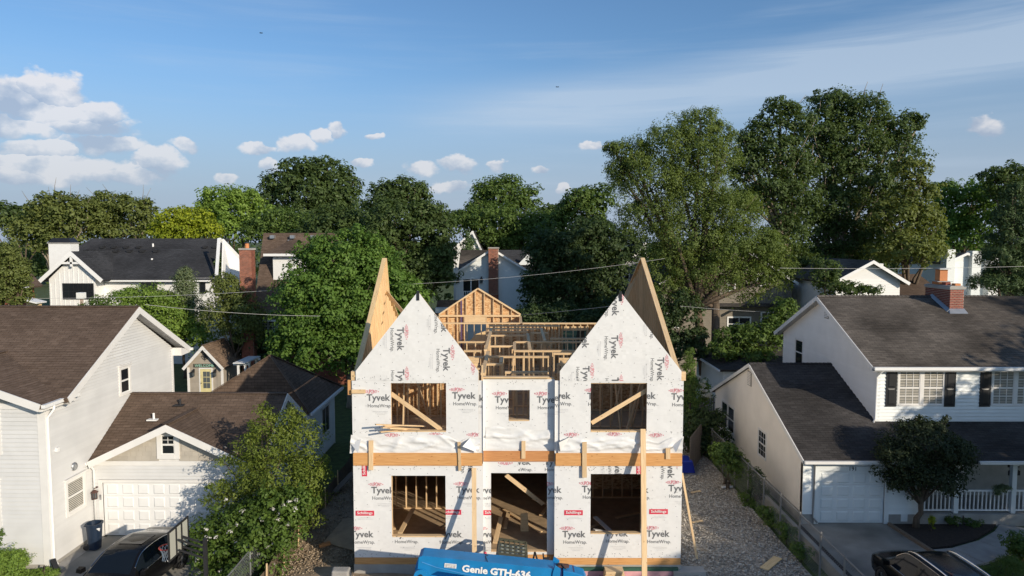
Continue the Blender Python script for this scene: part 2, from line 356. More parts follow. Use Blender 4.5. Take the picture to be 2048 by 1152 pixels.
def tree(name, label, Y, lobes, lm, bark, leaf=0.3, k=1.3, base=None, trunk=0.25, seed=1, cat='tree', group=None, depth=0.85, z0=0.0, maxn=90000, clump=0.28, flat=0.35, droop=0.0, fork=0.35, twigs=0, stems=1, crown='crown', aspect=0.6, under=0.35, limbs=True, core=0.8):
    """lobes are (x, y, rx, ry[, depth offset]) measured on the photograph at distance Y; turned into metres here."""
    rg = random.Random(seed); B = []
    for L in lobes:
        dy = L[4] if len(L) > 4 else rg.uniform(-0.25, 0.25)*L[2]*Y/FPX
        yy = Y+dy; c = at(L[0], L[1], yy); B.append((c, (L[2]*yy/FPX, L[2]*yy/FPX*depth, L[3]*yy/FPX)))
    cx = sum(b[0].x*b[1][0] for b in B)/sum(b[1][0] for b in B)
    bp = Vector((at(base[0], 600, Y).x if base else cx, Y, z0))
    root = thing(name, label, cat, bp, 0, group)
    me = leaf_mesh(crown, [((b[0]-bp), b[1]) for b in B], leaf, k, seed, flat, droop, clump, aspect, maxn, under, core)
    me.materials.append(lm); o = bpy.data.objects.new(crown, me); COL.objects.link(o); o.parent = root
    if trunk:
        top = max(b[0].z for b in B); zf = z0+(top-z0)*fork
        t = MB()
        for sidx in range(stems):
            off = Vector((rg.uniform(-1, 1), rg.uniform(-1, 1), 0))*trunk*1.2*(stems > 1)
            mid = Vector((bp.x+(cx-bp.x)*0.5, Y, zf))+off*2.5
            t.tube([bp+off+Vector((0, 0, -0.1)), bp+off+Vector((0, 0, 0.4)), bp.lerp(mid, 0.5)+off+Vector((rg.uniform(-.15, .15), 0, 0)), mid], [trunk*1.35, trunk*1.05, trunk*0.9, trunk*0.75], 8)
            if limbs:
                for i, (c, r) in enumerate(B):
                    if i % stems != sidx: continue
                    q = c+Vector((0, 0, r[2]*0.45)); j = mid.lerp(c, 0.5)+Vector((rg.uniform(-.3, .3)*r[0], rg.uniform(-.2, .2)*r[0], -0.1*r[2]))
                    t.tube([mid-Vector((0, 0, 0.3)), j, c-Vector((0, 0, r[2]*.2)), q], [trunk*0.5, trunk*0.32, trunk*0.18, trunk*0.04], 6)
                    for _ in range(3):
                        e = c+Vector((rg.uniform(-.8, .8)*r[0], rg.uniform(-.8, .8)*r[1], rg.uniform(-.3, .8)*r[2]))
                        t.tube([j.lerp(c, 0.5), j.lerp(e, 0.6)+Vector((0, 0, .1*r[2])), e], [trunk*0.17, trunk*0.09, trunk*0.03], 5)
            else: t.tube([mid, Vector((cx, Y, top-0.3))], [trunk*0.75, trunk*0.1], 6)
        for _ in range(twigs):
            c, r = rg.choice(B[:max(1, len(B)//2)]); a = rg.uniform(0.3, 2.84)
            p = c+Vector((math.cos(a)*r[0]*0.8, rg.uniform(-.4, .4)*r[1], math.sin(a)*r[2]*0.85)); q = p+Vector((math.cos(a)*rg.uniform(.3, 1.0)+rg.uniform(-.4, .4), 0, rg.uniform(0.5, 1.6)))*(Y/60)
            t.tube([p, p.lerp(q, .5)+Vector((rg.uniform(-.1, .1), 0, 0)), q], [0.05, 0.03, 0.015], 4)
        t.build('trunk', bark, root, smooth=True)
    return root
# ------------------------------------------------------------------ sky with cumulus and cirrus (world shader, by direction)
def build_sky():
    nt = W.node_tree; nt.nodes.clear(); L = nt.links.new
    out = nd(nt, 'ShaderNodeOutputWorld'); bg = nd(nt, 'ShaderNodeBackground'); bg.inputs[1].default_value = SKY_STRENGTH; L(bg.outputs[0], out.inputs[0])
    sky = nd(nt, 'ShaderNodeTexSky', sky_type='NISHITA'); sky.sun_disc = False
    sky.sun_elevation = SUN_EL; sky.sun_rotation = math.pi-SUN_AZ
    sky.altitude = 200; sky.air_density = 1.0; sky.dust_density = 1.3; sky.ozone_density = 2.5
    tc = nd(nt, 'ShaderNodeTexCoord'); sx = nd(nt, 'ShaderNodeSeparateXYZ'); L(tc.outputs['Generated'], sx.inputs[0])
    def M(op, a, b=None, c=None):
        n = nd(nt, 'ShaderNodeMath', operation=op)
        for i, v in enumerate((a, b, c)):
            if v is None: continue
            if isinstance(v, (int, float)): n.inputs[i].default_value = v
            else: L(v, n.inputs[i])
        return n.outputs[0]
    az = M('ARCTAN2', sx.outputs[0], sx.outputs[1]); el = M('ARCSINE', sx.outputs[2])
    cv = nd(nt, 'ShaderNodeCombineXYZ'); L(az, cv.inputs[0]); L(M('MULTIPLY', el, 1.35), cv.inputs[1])
    def noise(scale, det, rough=0.55, vec=None, off=0.0, dist=0.0):
        n = nd(nt, 'ShaderNodeTexNoise'); n.inputs['Scale'].default_value = scale; n.inputs['Detail'].default_value = det; n.inputs['Roughness'].default_value = rough; n.inputs['Distortion'].default_value = dist
        v = vec or cv.outputs[0]
        if off:
            a = nd(nt, 'ShaderNodeVectorMath', operation='ADD'); L(v, a.inputs[0]); a.inputs[1].default_value = (off, off*0.7, off*0.3); v = a.outputs[0]
        L(v, n.inputs['Vector']); return n.outputs[0]
    n1 = noise(22, 8, 0.56); nlow = noise(9, 5, 0.5, off=3.1)
    wx = M('MULTIPLY_ADD', noise(16, 4, 0.6, off=7.7), 0.05, -0.025); wy = M('MULTIPLY_ADD', noise(16, 4, 0.6, off=1.3), 0.036, -0.018)
    azw = M('ADD', az, wx); elw = M('ADD', el, wy)
    blobs = [(18,205,70,42),(60,185,40,28),(118,188,48,40),(120,225,75,30),(205,232,45,24),(175,250,80,20),(30,250,70,22),(210,286,62,20),(75,300,60,18),(130,338,185,26),(318,330,36,30),(240,350,90,18),
             (368,285,27,18),(520,298,44,12),(590,290,46,18),(640,272,26,14),(668,258,20,15),(541,333,24,17),(452,354,26,11),(843,334,38,21),(912,330,42,18),(989,329,24,11),(1081,336,22,10),(1132,377,18,13),(1184,291,30,13),(1965,256,40,28),(725,330,26,9),(900,373,44,13),
             (30,345,80,22),(1100,455,60,14),(745,275,24,8),(800,395,40,8)]
    D = M('ADD', -9.0, 0.0); Vv = M('ADD', 0.0, 0.0)
    for (x, y, rx, ry) in blobs:
        f_ = 1.08 if x < 330 else 0.86; rx, ry = rx*f_, ry*f_; d = ray(x, y); a0 = math.atan2(d[0], d[1]); e0 = math.asin(d[2]/math.sqrt(d[0]**2+d[1]**2+d[2]**2))
        k = 1/FPX*math.cos(a0)
        qx = M('MULTIPLY_ADD', azw, 1/(rx*k), -a0/(rx*k)); qy = M('MULTIPLY_ADD', elw, 1/(ry*k), -e0/(ry*k))
        rx0 = rx
        q = M('SQRT', M('MULTIPLY_ADD', qx, qx, M('MULTIPLY', qy, qy)))
        di = M('SUBTRACT', 1.0, q); g = M('GREATER_THAN', di, D)
        Vv = M('MULTIPLY_ADD', g, M('SUBTRACT', qy, Vv), Vv); D = M('MAXIMUM', D, di)
    # scattered fair-weather clouds over the rest of the sky, out of the frame
    rest = M('MULTIPLY_ADD', noise(3.2, 6, 0.55, off=11.0), 3.2, -2.25)
    outside = M('GREATER_THAN', M('ABSOLUTE', az), 0.8)
    D = M('MAXIMUM', D, M('MULTIPLY_ADD', outside, M('SUBTRACT', rest, -3.0), -3.0))
    dens = M('MULTIPLY_ADD', M('SUBTRACT', n1, 0.5), 2.5, M('MULTIPLY_ADD', D, 1.35, 0.16))
    mr = nd(nt, 'ShaderNodeMapRange', interpolation_type='SMOOTHSTEP'); mr.inputs[1].default_value = -0.10; mr.inputs[2].default_value = 0.42; L(M('MULTIPLY_ADD', M('MINIMUM', M('MAXIMUM', Vv, -0.6), 0.8), -0.26, 0.52), mr.inputs[2]); L(dens, mr.inputs[0]); alpha = mr.outputs[0]
    # the sunlit upper parts are cream white, the flat undersides blue grey
    n2 = noise(20, 4, 0.5, off=0.014); relief = M('MULTIPLY', M('SUBTRACT', n1, n2), 2.6)
    sh = M('ADD', M('MULTIPLY_ADD', Vv, 0.42, 0.58), M('ADD', relief, M('MULTIPLY', M('SUBTRACT', nlow, 0.5), 1.1)))
    k = 1/SKY_STRENGTH
    cc = ramp(nt, sh, [(0.1, (0.31, 0.355, 0.45)), (0.48, (0.46, 0.48, 0.535)), (0.85, (0.69, 0.655, 0.645))])
    vm = nd(nt, 'ShaderNodeVectorMath', operation='SCALE'); L(cc, vm.inputs[0]); vm.inputs['Scale'].default_value = k
    # low clouds sink into the haze over the horizon
    fade = nd(nt, 'ShaderNodeMapRange'); fade.inputs[1].default_value = 0.0; fade.inputs[2].default_value = 0.20; fade.inputs[3].default_value = 0.40; fade.inputs[4].default_value = 0.80; L(el, fade.inputs[0])
    al = M('MULTIPLY', alpha, fade.outputs[0])
    # cirrus: long thin streaks
    mp = nd(nt, 'ShaderNodeMapping'); mp.inputs['Rotation'].default_value = (0, 0, R(-9)); mp.inputs['Scale'].default_value = (2.2, 26, 1); L(cv.outputs[0], mp.inputs[0])
    c1 = noise(1.0, 7, 0.6, vec=mp.outputs[0], dist=0.35)
    mp2 = nd(nt, 'ShaderNodeMapping'); mp2.inputs['Rotation'].default_value = (0, 0, R(-11)); mp2.inputs['Scale'].default_value = (1.6, 5, 1); L(cv.outputs[0], mp2.inputs[0])
    c2 = noise(1.3, 3, 0.5, vec=mp2.outputs[0], off=5.0)
    # the broad veil that rises to the right
    d0, d1 = ray(760, 235), ray(2048, 75)
    a0, e0 = math.atan2(d0[0], d0[1]), math.asin(d0[2]/Vector(d0).length); a1, e1 = math.atan2(d1[0], d1[1]), math.asin(d1[2]/Vector(d1).length)
    sl = (e1-e0)/(a1-a0)
    dd = M('SUBTRACT', el, M('MULTIPLY_ADD', az, sl, e0-sl*a0))
    up = M('SUBTRACT', 1.0, M('SMOOTH_MIN', M('MULTIPLY', M('ABSOLUTE', dd), 1/0.05), 1.0, 0.3))
    inaz = nd(nt, 'ShaderNodeMapRange', interpolation_type='SMOOTHSTEP'); inaz.inputs[1].default_value = a0-0.05; inaz.inputs[2].default_value = a0+0.35; L(az, inaz.inputs[0])
    veil = M('MULTIPLY', M('MULTIPLY', up, inaz.outputs[0]), M('MULTIPLY_ADD', c1, 1.2, 0.0))
    low = nd(nt, 'ShaderNodeMapRange', interpolation_type='SMOOTHSTEP'); low.inputs[1].default_value = 0.0; low.inputs[2].default_value = 0.07; low.inputs[3].default_value = 0.0; low.inputs[4].default_value = 0.16; L(M('MULTIPLY', dd, -1.0), low.inputs[0])
    lowv = M('MULTIPLY', M('MULTIPLY', low.outputs[0], inaz.outputs[0]), c1)
    wis = nd(nt, 'ShaderNodeMapRange', interpolation_type='SMOOTHSTEP'); wis.inputs[1].default_value = 0.52; wis.inputs[2].default_value = 0.85; wis.inputs[4].default_value = 0.30; L(M('MULTIPLY_ADD', c1, 0.6, M('MULTIPLY', c2, 0.5)), wis.inputs[0])
    ci = M('MINIMUM', M('ADD', M('MULTIPLY', veil, 1.5), M('ADD', lowv, wis.outputs[0])), 0.6)
    tint = nd(nt, 'ShaderNodeMix', data_type='RGBA', blend_type='MULTIPLY'); tint.inputs[0].default_value = 1; tint.inputs[7].default_value = SKY_TINT; L(sky.outputs[0], tint.inputs[6])
    hz = nd(nt, 'ShaderNodeMapRange', interpolation_type='SMOOTHERSTEP'); hz.inputs[1].default_value = -0.02; hz.inputs[2].default_value = 0.30; hz.inputs[3].default_value = 0.92; hz.inputs[4].default_value = 0.0; L(el, hz.inputs[0])
    m0 = nd(nt, 'ShaderNodeMix', data_type='RGBA'); L(hz.outputs[0], m0.inputs[0]); L(tint.outputs[2], m0.inputs[6]); m0.inputs[7].default_value = (HAZE[0]*k, HAZE[1]*k, HAZE[2]*k, 1)
    m1 = nd(nt, 'ShaderNodeMix', data_type='RGBA'); L(ci, m1.inputs[0]); L(m0.outputs[2], m1.inputs[6]); m1.inputs[7].default_value = (0.42*k, 0.50*k, 0.60*k, 1)
    m2 = nd(nt, 'ShaderNodeMix', data_type='RGBA'); L(al, m2.inputs[0]); L(m1.outputs[2], m2.inputs[6]); L(vm.outputs[0], m2.inputs[7])
    L(m2.outputs[2], bg.inputs[0])
SKY_TINT = (0.58, 0.725, 0.84, 1); HAZE = (0.285, 0.345, 0.45)
build_sky()
# ------------------------------------------------------------------ the materials of the place
M_SIDE = mat('white_siding', (0.62, 0.62, 0.615), 0.55, var=0.05, scale=1.3, objvar=0.03)
M_SIDE2 = mat('cool_white_siding', (0.74, 0.775, 0.775), 0.5, var=0.04, scale=1.5, objvar=0.02)
M_WALL = mat('wall_backing', (0.62, 0.61, 0.59), 0.7)
M_TRIM = mat('white_trim', (0.75, 0.735, 0.71), 0.45, var=0.04, scale=2)
M_PAINTBRICK = mat('cream_painted_brick', (0.82, 0.76, 0.69), 0.6, var=0.05, scale=1.2, bump=0.25, bscale=9)
M_BEIGE = mat('beige_shake', (0.44, 0.40, 0.34), 0.7, var=0.08, scale=2.5, objvar=0.08)
M_SHED = mat('taupe_siding', (0.36, 0.315, 0.26), 0.65, var=0.06, objvar=0.04)
M_ROOFB = shingle('brown_shingles', (0.125, 0.088, 0.066), (0.16, 0.115, 0.088), 0.22)
M_ROOFG = shingle('weathered_grey_shingles', (0.105, 0.092, 0.080), (0.15, 0.13, 0.112), 0.55)
M_ROOFD = shingle('dark_shingles', (0.060, 0.056, 0.055), (0.088, 0.082, 0.080), 0.4)
M_ROOFK = shingle('charcoal_shingles', (0.045, 0.046, 0.050), (0.062, 0.063, 0.068), 0.3)
M_ROOFT = shingle('tan_shingles', (0.20, 0.14, 0.10), (0.27, 0.19, 0.13), 0.3)
M_GLASS = glass('window_glass'); M_GLASSL = glass('pale_window_glass', (0.10, 0.115, 0.12), 0.08)
M_BLACK = mat('black_paint', (0.018, 0.019, 0.022), 0.4, var=0.1); M_BLACKM = mat('black_plastic', (0.02, 0.02, 0.022), 0.6)
M_BLIND = mat('blind_slats', (0.55, 0.50, 0.42), 0.6); M_WHITE = mat('white_paint', (0.80, 0.80, 0.79), 0.4, var=0.03)
M_METAL = mat('galvanised_metal', (0.42, 0.43, 0.44), 0.4, 0.7); M_DMETAL = mat('dark_metal', (0.06, 0.06, 0.065), 0.45, 0.6)
M_STUD = wood('spruce_lumber', (0.58, 0.395, 0.215), (0.75, 0.555, 0.335)); M_BEAM = wood('laminated_beam', (0.50, 0.24, 0.085), (0.64, 0.35, 0.14), 0.06)
M_PLY = wood('plywood', (0.62, 0.43, 0.215), (0.78, 0.575, 0.32), 0.08); M_FENCE = wood('weathered_fence_wood', (0.14, 0.11, 0.085), (0.22, 0.18, 0.14))
M_BEAMR = wood('reddish_beam', (0.42, 0.18, 0.07), (0.56, 0.27, 0.11), 0.05)
M_OSB = osb('strand_board', (0.42, 0.215, 0.095), (0.63, 0.385, 0.19), (0.76, 0.54, 0.30)); M_DECK = mat('subfloor_board', (0.40, 0.29, 0.18), 0.8, var=0.15, scale=4, bump=0.2)
M_CONC = mat('concrete', (0.36, 0.345, 0.32), 0.85, var=0.18, scale=1.6, detail=8, bump=0.15); M_CONCD = mat('stained_concrete', (0.25, 0.24, 0.215), 0.85, var=0.35, scale=0.7, detail=8, bump=0.15)
M_ASPH = mat('driveway_asphalt', (0.075, 0.072, 0.07), 0.9, var=0.25, scale=1.2, bump=0.3)
M_DIRT = mat('bare_dirt', (0.30, 0.225, 0.15), 0.95, var=0.3, scale=1.2, detail=10, bump=1.0, bscale=6)
M_GRAV = mat('gravel_bed', (0.33, 0.29, 0.24), 0.95, var=0.35, scale=9, bump=1.0, bscale=14); M_STONE = mat('crushed_stone', (0.50, 0.475, 0.44), 0.9, var=0.2, scale=5)
M_SOIL = mat('dark_mulch', (0.035, 0.025, 0.02), 0.95, var=0.4, scale=14, bump=1.0, bscale=25)
M_GRASS = mat('lawn', (0.06, 0.095, 0.025), 0.95, var=0.4, scale=3, detail=9, bump=0.8, bscale=30, c2=(0.09, 0.13, 0.035))
M_BARK = mat('bark', (0.115, 0.085, 0.06), 0.95, var=0.35, scale=2.5, stretch=(4, 4, 0.7), bump=0.7, bscale=12)
M_BARKP = mat('pale_bark', (0.24, 0.20, 0.15), 0.95, var=0.3, scale=2.5, stretch=(4, 4, 0.8), bump=0.6, bscale=12)
M_BRICK = mat('red_brick', (0.22, 0.06, 0.04), 0.85, var=0.3, scale=6, objvar=0.25); M_BRICKO = mat('orange_brick', (0.25, 0.085, 0.05), 0.85, var=0.3, scale=5, objvar=0.25)
M_MORTAR = mat('mortar', (0.50, 0.44, 0.37), 0.9, var=0.1)
M_FLUE = mat('terracotta_flue', (0.56, 0.22, 0.085), 0.75, var=0.12, scale=2)
M_SHADEW = mat('shade_lifted_siding', (0.80, 0.785, 0.76), 0.55, var=0.04, scale=1.3, objvar=0.02); M_FENCEM = mat('dull_zinc', (0.20, 0.20, 0.195), 0.55, 0.3)  # right gable siding: white lightened in colour to offset its shade
M_PRINT = mat('grey_print', (0.135, 0.14, 0.15), 0.5, var=0.05); M_FINE = mat('fine_grey_print', (0.50, 0.50, 0.51), 0.5, var=0.05); M_RED = mat('red_print', (0.62, 0.035, 0.075), 0.5, var=0.05); M_PINK = mat('red_logo_print', (0.60, 0.12, 0.17), 0.5, var=0.05)
L_DARK = leafmat('dark_leaves', (0.063, 0.101, 0.033), (0.127, 0.186, 0.055)); L_MID = leafmat('mid_green_leaves', (0.082, 0.140, 0.033), (0.169, 0.250, 0.059))
L_MAPLE = leafmat('maple_leaves', (0.086, 0.170, 0.033), (0.186, 0.301, 0.059)); L_BRIGHT = leafmat('bright_leaves', (0.145, 0.237, 0.044), (0.297, 0.423, 0.081))
L_YEL = leafmat('yellow_green_leaves', (0.205, 0.267, 0.023), (0.423, 0.476, 0.038)); L_OLIVE = leafmat('olive_leaves', (0.120, 0.156, 0.044), (0.222, 0.259, 0.073))
L_LOCUST = leafmat('feathery_leaves', (0.101, 0.151, 0.038), (0.212, 0.276, 0.068)); L_CONIF = leafmat('conifer_needles', (0.059, 0.101, 0.038), (0.111, 0.165, 0.059), 0.15)
L_SHADE = leafmat('deep_green_shade_leaves', (0.048, 0.082, 0.032), (0.096, 0.143, 0.052)); L_FLOWER = leafmat('white_petals', (0.62, 0.60, 0.60), (0.80, 0.78, 0.78), 0.3)  # deep green for shaded growth, with shade put into the leaf colour
L_SILVER = leafmat('pale_grey_green_leaves', (0.145, 0.193, 0.097), (0.276, 0.328, 0.180))
# ------------------------------------------------------------------ the house under construction
XL, XR, YF = -5.47, 5.64, 23.0        # outer walls; front of the two bays
YM, YB = 23.25, 39.5                  # the set-back middle; rear wall
ZB, Z1, Z2, ZP = 0.60, 0.66, 4.24, 6.70
H = thing('house_under_construction', 'unroofed timber house wrapped in white printed sheeting with twin pointed front gables', 'house', (0.08, YF, 0))
def wrap_mat():
    m, nt, b = _nt('white_house_wrap'); b.inputs['Base Color'].default_value = (0.77, 0.77, 0.765, 1); b.inputs['Roughness'].default_value = 0.42; b.inputs['Specular IOR Level'].default_value = 0.35
    tc = nd(nt, 'ShaderNodeTexCoord'); mp = nd(nt, 'ShaderNodeMapping'); mp.inputs['Rotation'].default_value = (0, 0, R(35)); mp.inputs['Scale'].default_value = (0.5, 3.0, 1)
    nt.links.new(tc.outputs['UV'], mp.inputs[0])
    n = nd(nt, 'ShaderNodeTexNoise'); n.inputs['Scale'].default_value = 1.1; n.inputs['Detail'].default_value = 1.0; n.inputs['Distortion'].default_value = 0.5; nt.links.new(mp.outputs[0], n.inputs['Vector'])
    n2 = nd(nt, 'ShaderNodeTexNoise'); n2.inputs['Scale'].default_value = 0.8; nt.links.new(tc.outputs['UV'], n2.inputs['Vector'])
    mu = nd(nt, 'ShaderNodeMath', operation='MULTIPLY'); nt.links.new(n.outputs[0], mu.inputs[0]); nt.links.new(ramp(nt, n2.outputs[0], [(0.4, 0.15), (0.65, 1.0)]), mu.inputs[1])
    bp = nd(nt, 'ShaderNodeBump'); bp.inputs['Strength'].default_value = 0.6; bp.inputs['Distance'].default_value = 0.045; nt.links.new(mu.outputs[0], bp.inputs['Height']); nt.links.new(bp.outputs[0], b.inputs['Normal'])
    d = nd(nt, 'ShaderNodeTexNoise'); d.inputs['Scale'].default_value = 0.9; d.inputs['Detail'].default_value = 6; nt.links.new(tc.outputs['UV'], d.inputs['Vector'])
    nt.links.new(ramp(nt, d.outputs[0], [(0.3, (0.70, 0.70, 0.695)), (0.65, (0.735, 0.735, 0.73))]), b.inputs['Base Color'])
    return m
M_WRAP = wrap_mat()
def wrinkle(x, z):
    a = mnoise.noise(Vector((x*0.9+z*0.8, z*1.1-x*0.5, 3.0))); b = mnoise.noise(Vector((x*2.6+z*1.9, (z-x)*0.55, 9.0)))
    c = mnoise.noise(Vector((x*.8-z*1.2, (x+z)*2.2, 21.0)))
    return 0.012*a+0.010*b+0.008*c*max(0, a+.4)
def sheet(name, y, region, holes=(), step=0.11, m=None, parent=H, label=None):
    """wrap stretched over a wall: a convex region (list of x, z) less rectangular holes, gently rippled"""
    mb = MB(); xs0 = min(p[0] for p in region); xs1 = max(p[0] for p in region); zs0 = min(p[1] for p in region); zs1 = max(p[1] for p in region)
    zs = sorted(set([zs0+(zs1-zs0)*i/max(1, round((zs1-zs0)/step)) for i in range(max(1, round((zs1-zs0)/step))+1)]+[h for q in holes for h in q[2:4] if zs0 < h < zs1]+[p[1] for p in region]))
    xg = sorted(set([xs0+(xs1-xs0)*i/max(1, round((xs1-xs0)/step)) for i in range(max(1, round((xs1-xs0)/step))+1)]+[h for q in holes for h in q[0:2]]))
    P = lambda x, z: (x, y-0.004-abs(wrinkle(x, z)), z)
    for a, b in zip(zs, zs[1:]):
        if b-a < 1e-4: continue
        sa, sb = poly_span(region, a+1e-5), poly_span(region, b-1e-5)
        if not sa or not sb: continue
        lo, hi = min(sa[0], sb[0]), max(sa[1], sb[1])
        cx = [x for x in xg if lo < x < hi]; cols = [lo]+cx+[hi]
        for c, d in zip(cols, cols[1:]):
            mid = ((c+d)/2, (a+b)/2)
            if any(h[0] < mid[0] < h[1] and h[2] < mid[1] < h[3] for h in holes): continue
            q = [(min(max(c, sa[0]), sa[1]), a), (min(max(d, sa[0]), sa[1]), a), (min(max(d, sb[0]), sb[1]), b), (min(max(c, sb[0]), sb[1]), b)]
            q2 = [q[0]]
            for k in q[1:]:
                if abs(k[0]-q2[-1][0])+abs(k[1]-q2[-1][1]) > 1e-5: q2.append(k)
            if len(q2) > 2 and abs(q2[0][0]-q2[-1][0])+abs(q2[0][1]-q2[-1][1]) < 1e-5: q2.pop()
            if len(q2) > 2: mb.add([P(*k) for k in q2], [tuple(range(len(q2)))])
    return mb.weld().build(name, m or M_WRAP, parent, smooth=True, label=label)
# --- glyphs
_gl = {}
def glyph(text, bold=0.0):
    if (text, bold) in _gl: return _gl[(text, bold)]
    cu = bpy.data.curves.new('t', 'FONT'); cu.body = text; cu.resolution_u = 2; cu.size = 1.0; cu.offset = bold
    o = bpy.data.objects.new('t', cu); COL.objects.link(o); dg = bpy.context.evaluated_depsgraph_get(); dg.update()
    me = bpy.data.meshes.new_from_object(o.evaluated_get(dg)); bpy.data.objects.remove(o)
    v = [(p.co.x, p.co.y) for p in me.vertices]; f = [tuple(p.vertices) for p in me.polygons]
    x0, x1 = min(p[0] for p in v), max(p[0] for p in v); y0, y1 = min(p[1] for p in v), max(p[1] for p in v)
    g = ([((p[0]-(x0+x1)/2), p[1]-(y0+y1)/2) for p in v], f, x1-x0, y1-y0); _gl[(text, bold)] = g; return g
def clip(poly, conv):
    """Sutherland-Hodgman against a counter-clockwise convex region"""
    for i in range(len(conv)):
        (ax_, ay), (bx, by) = conv[i], conv[(i+1) % len(conv)]
        inside = lambda p: (bx-ax_)*(p[1]-ay)-(by-ay)*(p[0]-ax_) >= -1e-9
        out = []
        for j in range(len(poly)):
            p, q = poly[j], poly[(j+1) % len(poly)]; a, b = inside(p), inside(q)
            if a: out.append(p)
            if a != b:
                d1 = (bx-ax_)*(p[1]-ay)-(by-ay)*(p[0]-ax_); d2 = (bx-ax_)*(q[1]-ay)-(by-ay)*(q[0]-ax_); t = d1/(d1-d2)
                out.append((p[0]+(q[0]-p[0])*t, p[1]+(q[1]-p[1])*t))
        poly = out
        if len(poly) < 3: return []
    return poly
def rc(x0, x1, z0, z1): return [(x0, z0), (x1, z0), (x1, z1), (x0, z1)]
def around(x0, x1, z0, z1, h):
    """the wall rectangle less one opening, as convex pieces"""
    return [q for q in (rc(x0, h[0], z0, z1), rc(h[1], x1, z0, z1), rc(h[0], h[1], z0, h[2]), rc(h[0], h[1], h[3], z1)) if q[1][0]-q[0][0] > 1e-3 and q[2][1]-q[1][1] > 1e-3]
class Print:
    def __init__(s, y, regions, lift=0.006): s.y = y; s.r = regions; s.mb = MB(); s.lift = lift
    def put(s, g, c, w, h=None, rot=0.0, m=0, fn=None):
        v, f, gw, gh = g; kx = w/gw; ky = (h/gh) if h else kx; cr, sr = math.cos(rot), math.sin(rot)
        pts = []
        for x, y in v:
            x *= kx; y *= ky
            if fn: x, y = fn(x, y)
            pts.append((c[0]+x*cr-y*sr, c[1]+x*sr+y*cr))
        for q in f:
            p = [pts[i] for i in q]
            for r in s.r:
                k = clip(p, r)
                if len(k) >= 3: s.mb.add([(a, s.y-0.004-abs(wrinkle(a, b))-s.lift-(0.0, 0.0, 0.0, 0.004, 0.014)[m], b) for a, b in k], [tuple(range(len(k)))], m)
    def rect(s, c, w, h, rot=0.0, m=0): s.put(([(-.5, -.5), (.5, -.5), (.5, .5), (-.5, .5)], [(0, 1, 2, 3)], 1.0, 1.0), c, w, h, rot, m)
    def at(s, x, y): p = at(x, y, s.y); return (p.x, p.z)
    def loc(s, c, dx, dz, rot): return (c[0]+dx*math.cos(rot)-dz*math.sin(rot), c[1]+dx*math.sin(rot)+dz*math.cos(rot))
    def logo(s, x, y, rot=0.0, red=True, word=True, home=True, fine=True):
        """(x, y): middle of the big word on the photograph"""
        c = s.at(x, y); a = R(rot); w = 0.79
        if word: s.put(glyph('Tyvek', 0.024), c, w, 0.30, a, 0)
        if home: s.put(glyph('HomeWrap.', 0.008), s.loc(c, 0.04, -0.26, a), 0.80, 0.155, a, 0)
        if red:
            ww = 0.40; rcx = s.loc(c, -0.235, 0.235, a)
            s.put(glyph('DUPONT', 0.012), rcx, ww, 0.12, a, 2, fn=lambda x, y: (x, y*(1.25-0.65*(2*x/ww)**2)))
            for sd in (-1, 1): s.put(([(-.5, 0), (0, -.5), (.5, 0), (0, .5)], [(0, 1, 2, 3)], 1, 1), s.loc(rcx, sd*0.235, 0, a), 0.04, 0.045, a, 2)
        if fine:
            for k, (dx, ww) in enumerate(((0.06, 0.5), (0.10, 0.42), (0.08, 0.26))):
                q = ww
                g = glyph('mnrnw nmwrn mwn rnmr wmnrn nwm'); s.put(g, s.loc(c, dx, -0.44-0.05*k, a), q, 0.022, a, 1)
    def box(s, x, y, rot=0.0):
        c = s.at(x, y); a = R(rot); s.rect(c, 0.63, 0.175, a, 3); 
        s.put(glyph('Schillings', 0.014), c, 0.52, 0.125, a, 4)
        for k, ww in enumerate((0.34, 0.50)): s.put(glyph('mnwrn mrnwm rnwmn mnrwnm'), s.loc(c, 0.02, -0.16-0.05*k, a), ww, 0.022, a, 1)
    def done(s, parent, name='printed_lettering'): 
        if s.mb.f: return s.mb.build(name, [M_PRINT, M_FINE, M_PINK, M_RED, M_WHITE], parent)
# --- openings (x0, x1, z0, z1)
W1L = (-4.18, -2.35, 1.35, 3.45); W2L = (-4.16, -2.31, 4.99, 6.62); W1R = (2.56, 4.28, 1.47, 3.52); W2R = (2.54, 4.42, 4.99, 6.63)
DOOR = (-0.82, 1.10, 0.69, 3.46); W2M = (-0.22, 0.50, 5.30, 6.33)
GAL, GAR = (-3.22, 9.66), (3.50, 9.64)
def gable(apx, x0, x1, zb, zs): return [(x0, zb), (x1, zb), (x1, zs), (apx[0]+0.03, apx[1]), (apx[0]-0.03, apx[1]), (x0, zs)]
gL = gable(GAL, -5.33, -1.22, 6.70, 7.03); gR = gable(GAR, 1.50, 5.56, 6.70, 7.03)
s1 = sheet('house_wrap', YF, rc(XL, -1.08, ZB, 3.86), [W1L]); s2 = sheet('house_wrap', YF, rc(XL, -1.22, 4.20, 6.70), [W2L]); s3 = sheet('house_wrap', YF-0.012, gL)
s4 = sheet('house_wrap', YF, rc(1.34, XR, ZB, 3.86), [W1R]); s5 = sheet('house_wrap', YF, rc(1.50, XR, 4.20, 6.70), [W2R]); s6 = sheet('house_wrap', YF-0.012, gR)
s7 = sheet('house_wrap', YM, rc(-1.08, 1.34, ZB, 3.86), [DOOR]); s8 = sheet('house_wrap', YM, rc(-1.08, 1.34, 4.20, 6.70), [W2M])
e1 = sheet('house_wrap', YF+0.05, rc(-1.22, -1.08, 4.20, 6.70)); e2 = sheet('house_wrap', YF+0.05, rc(1.34, 1.50, 4.20, 6.70))
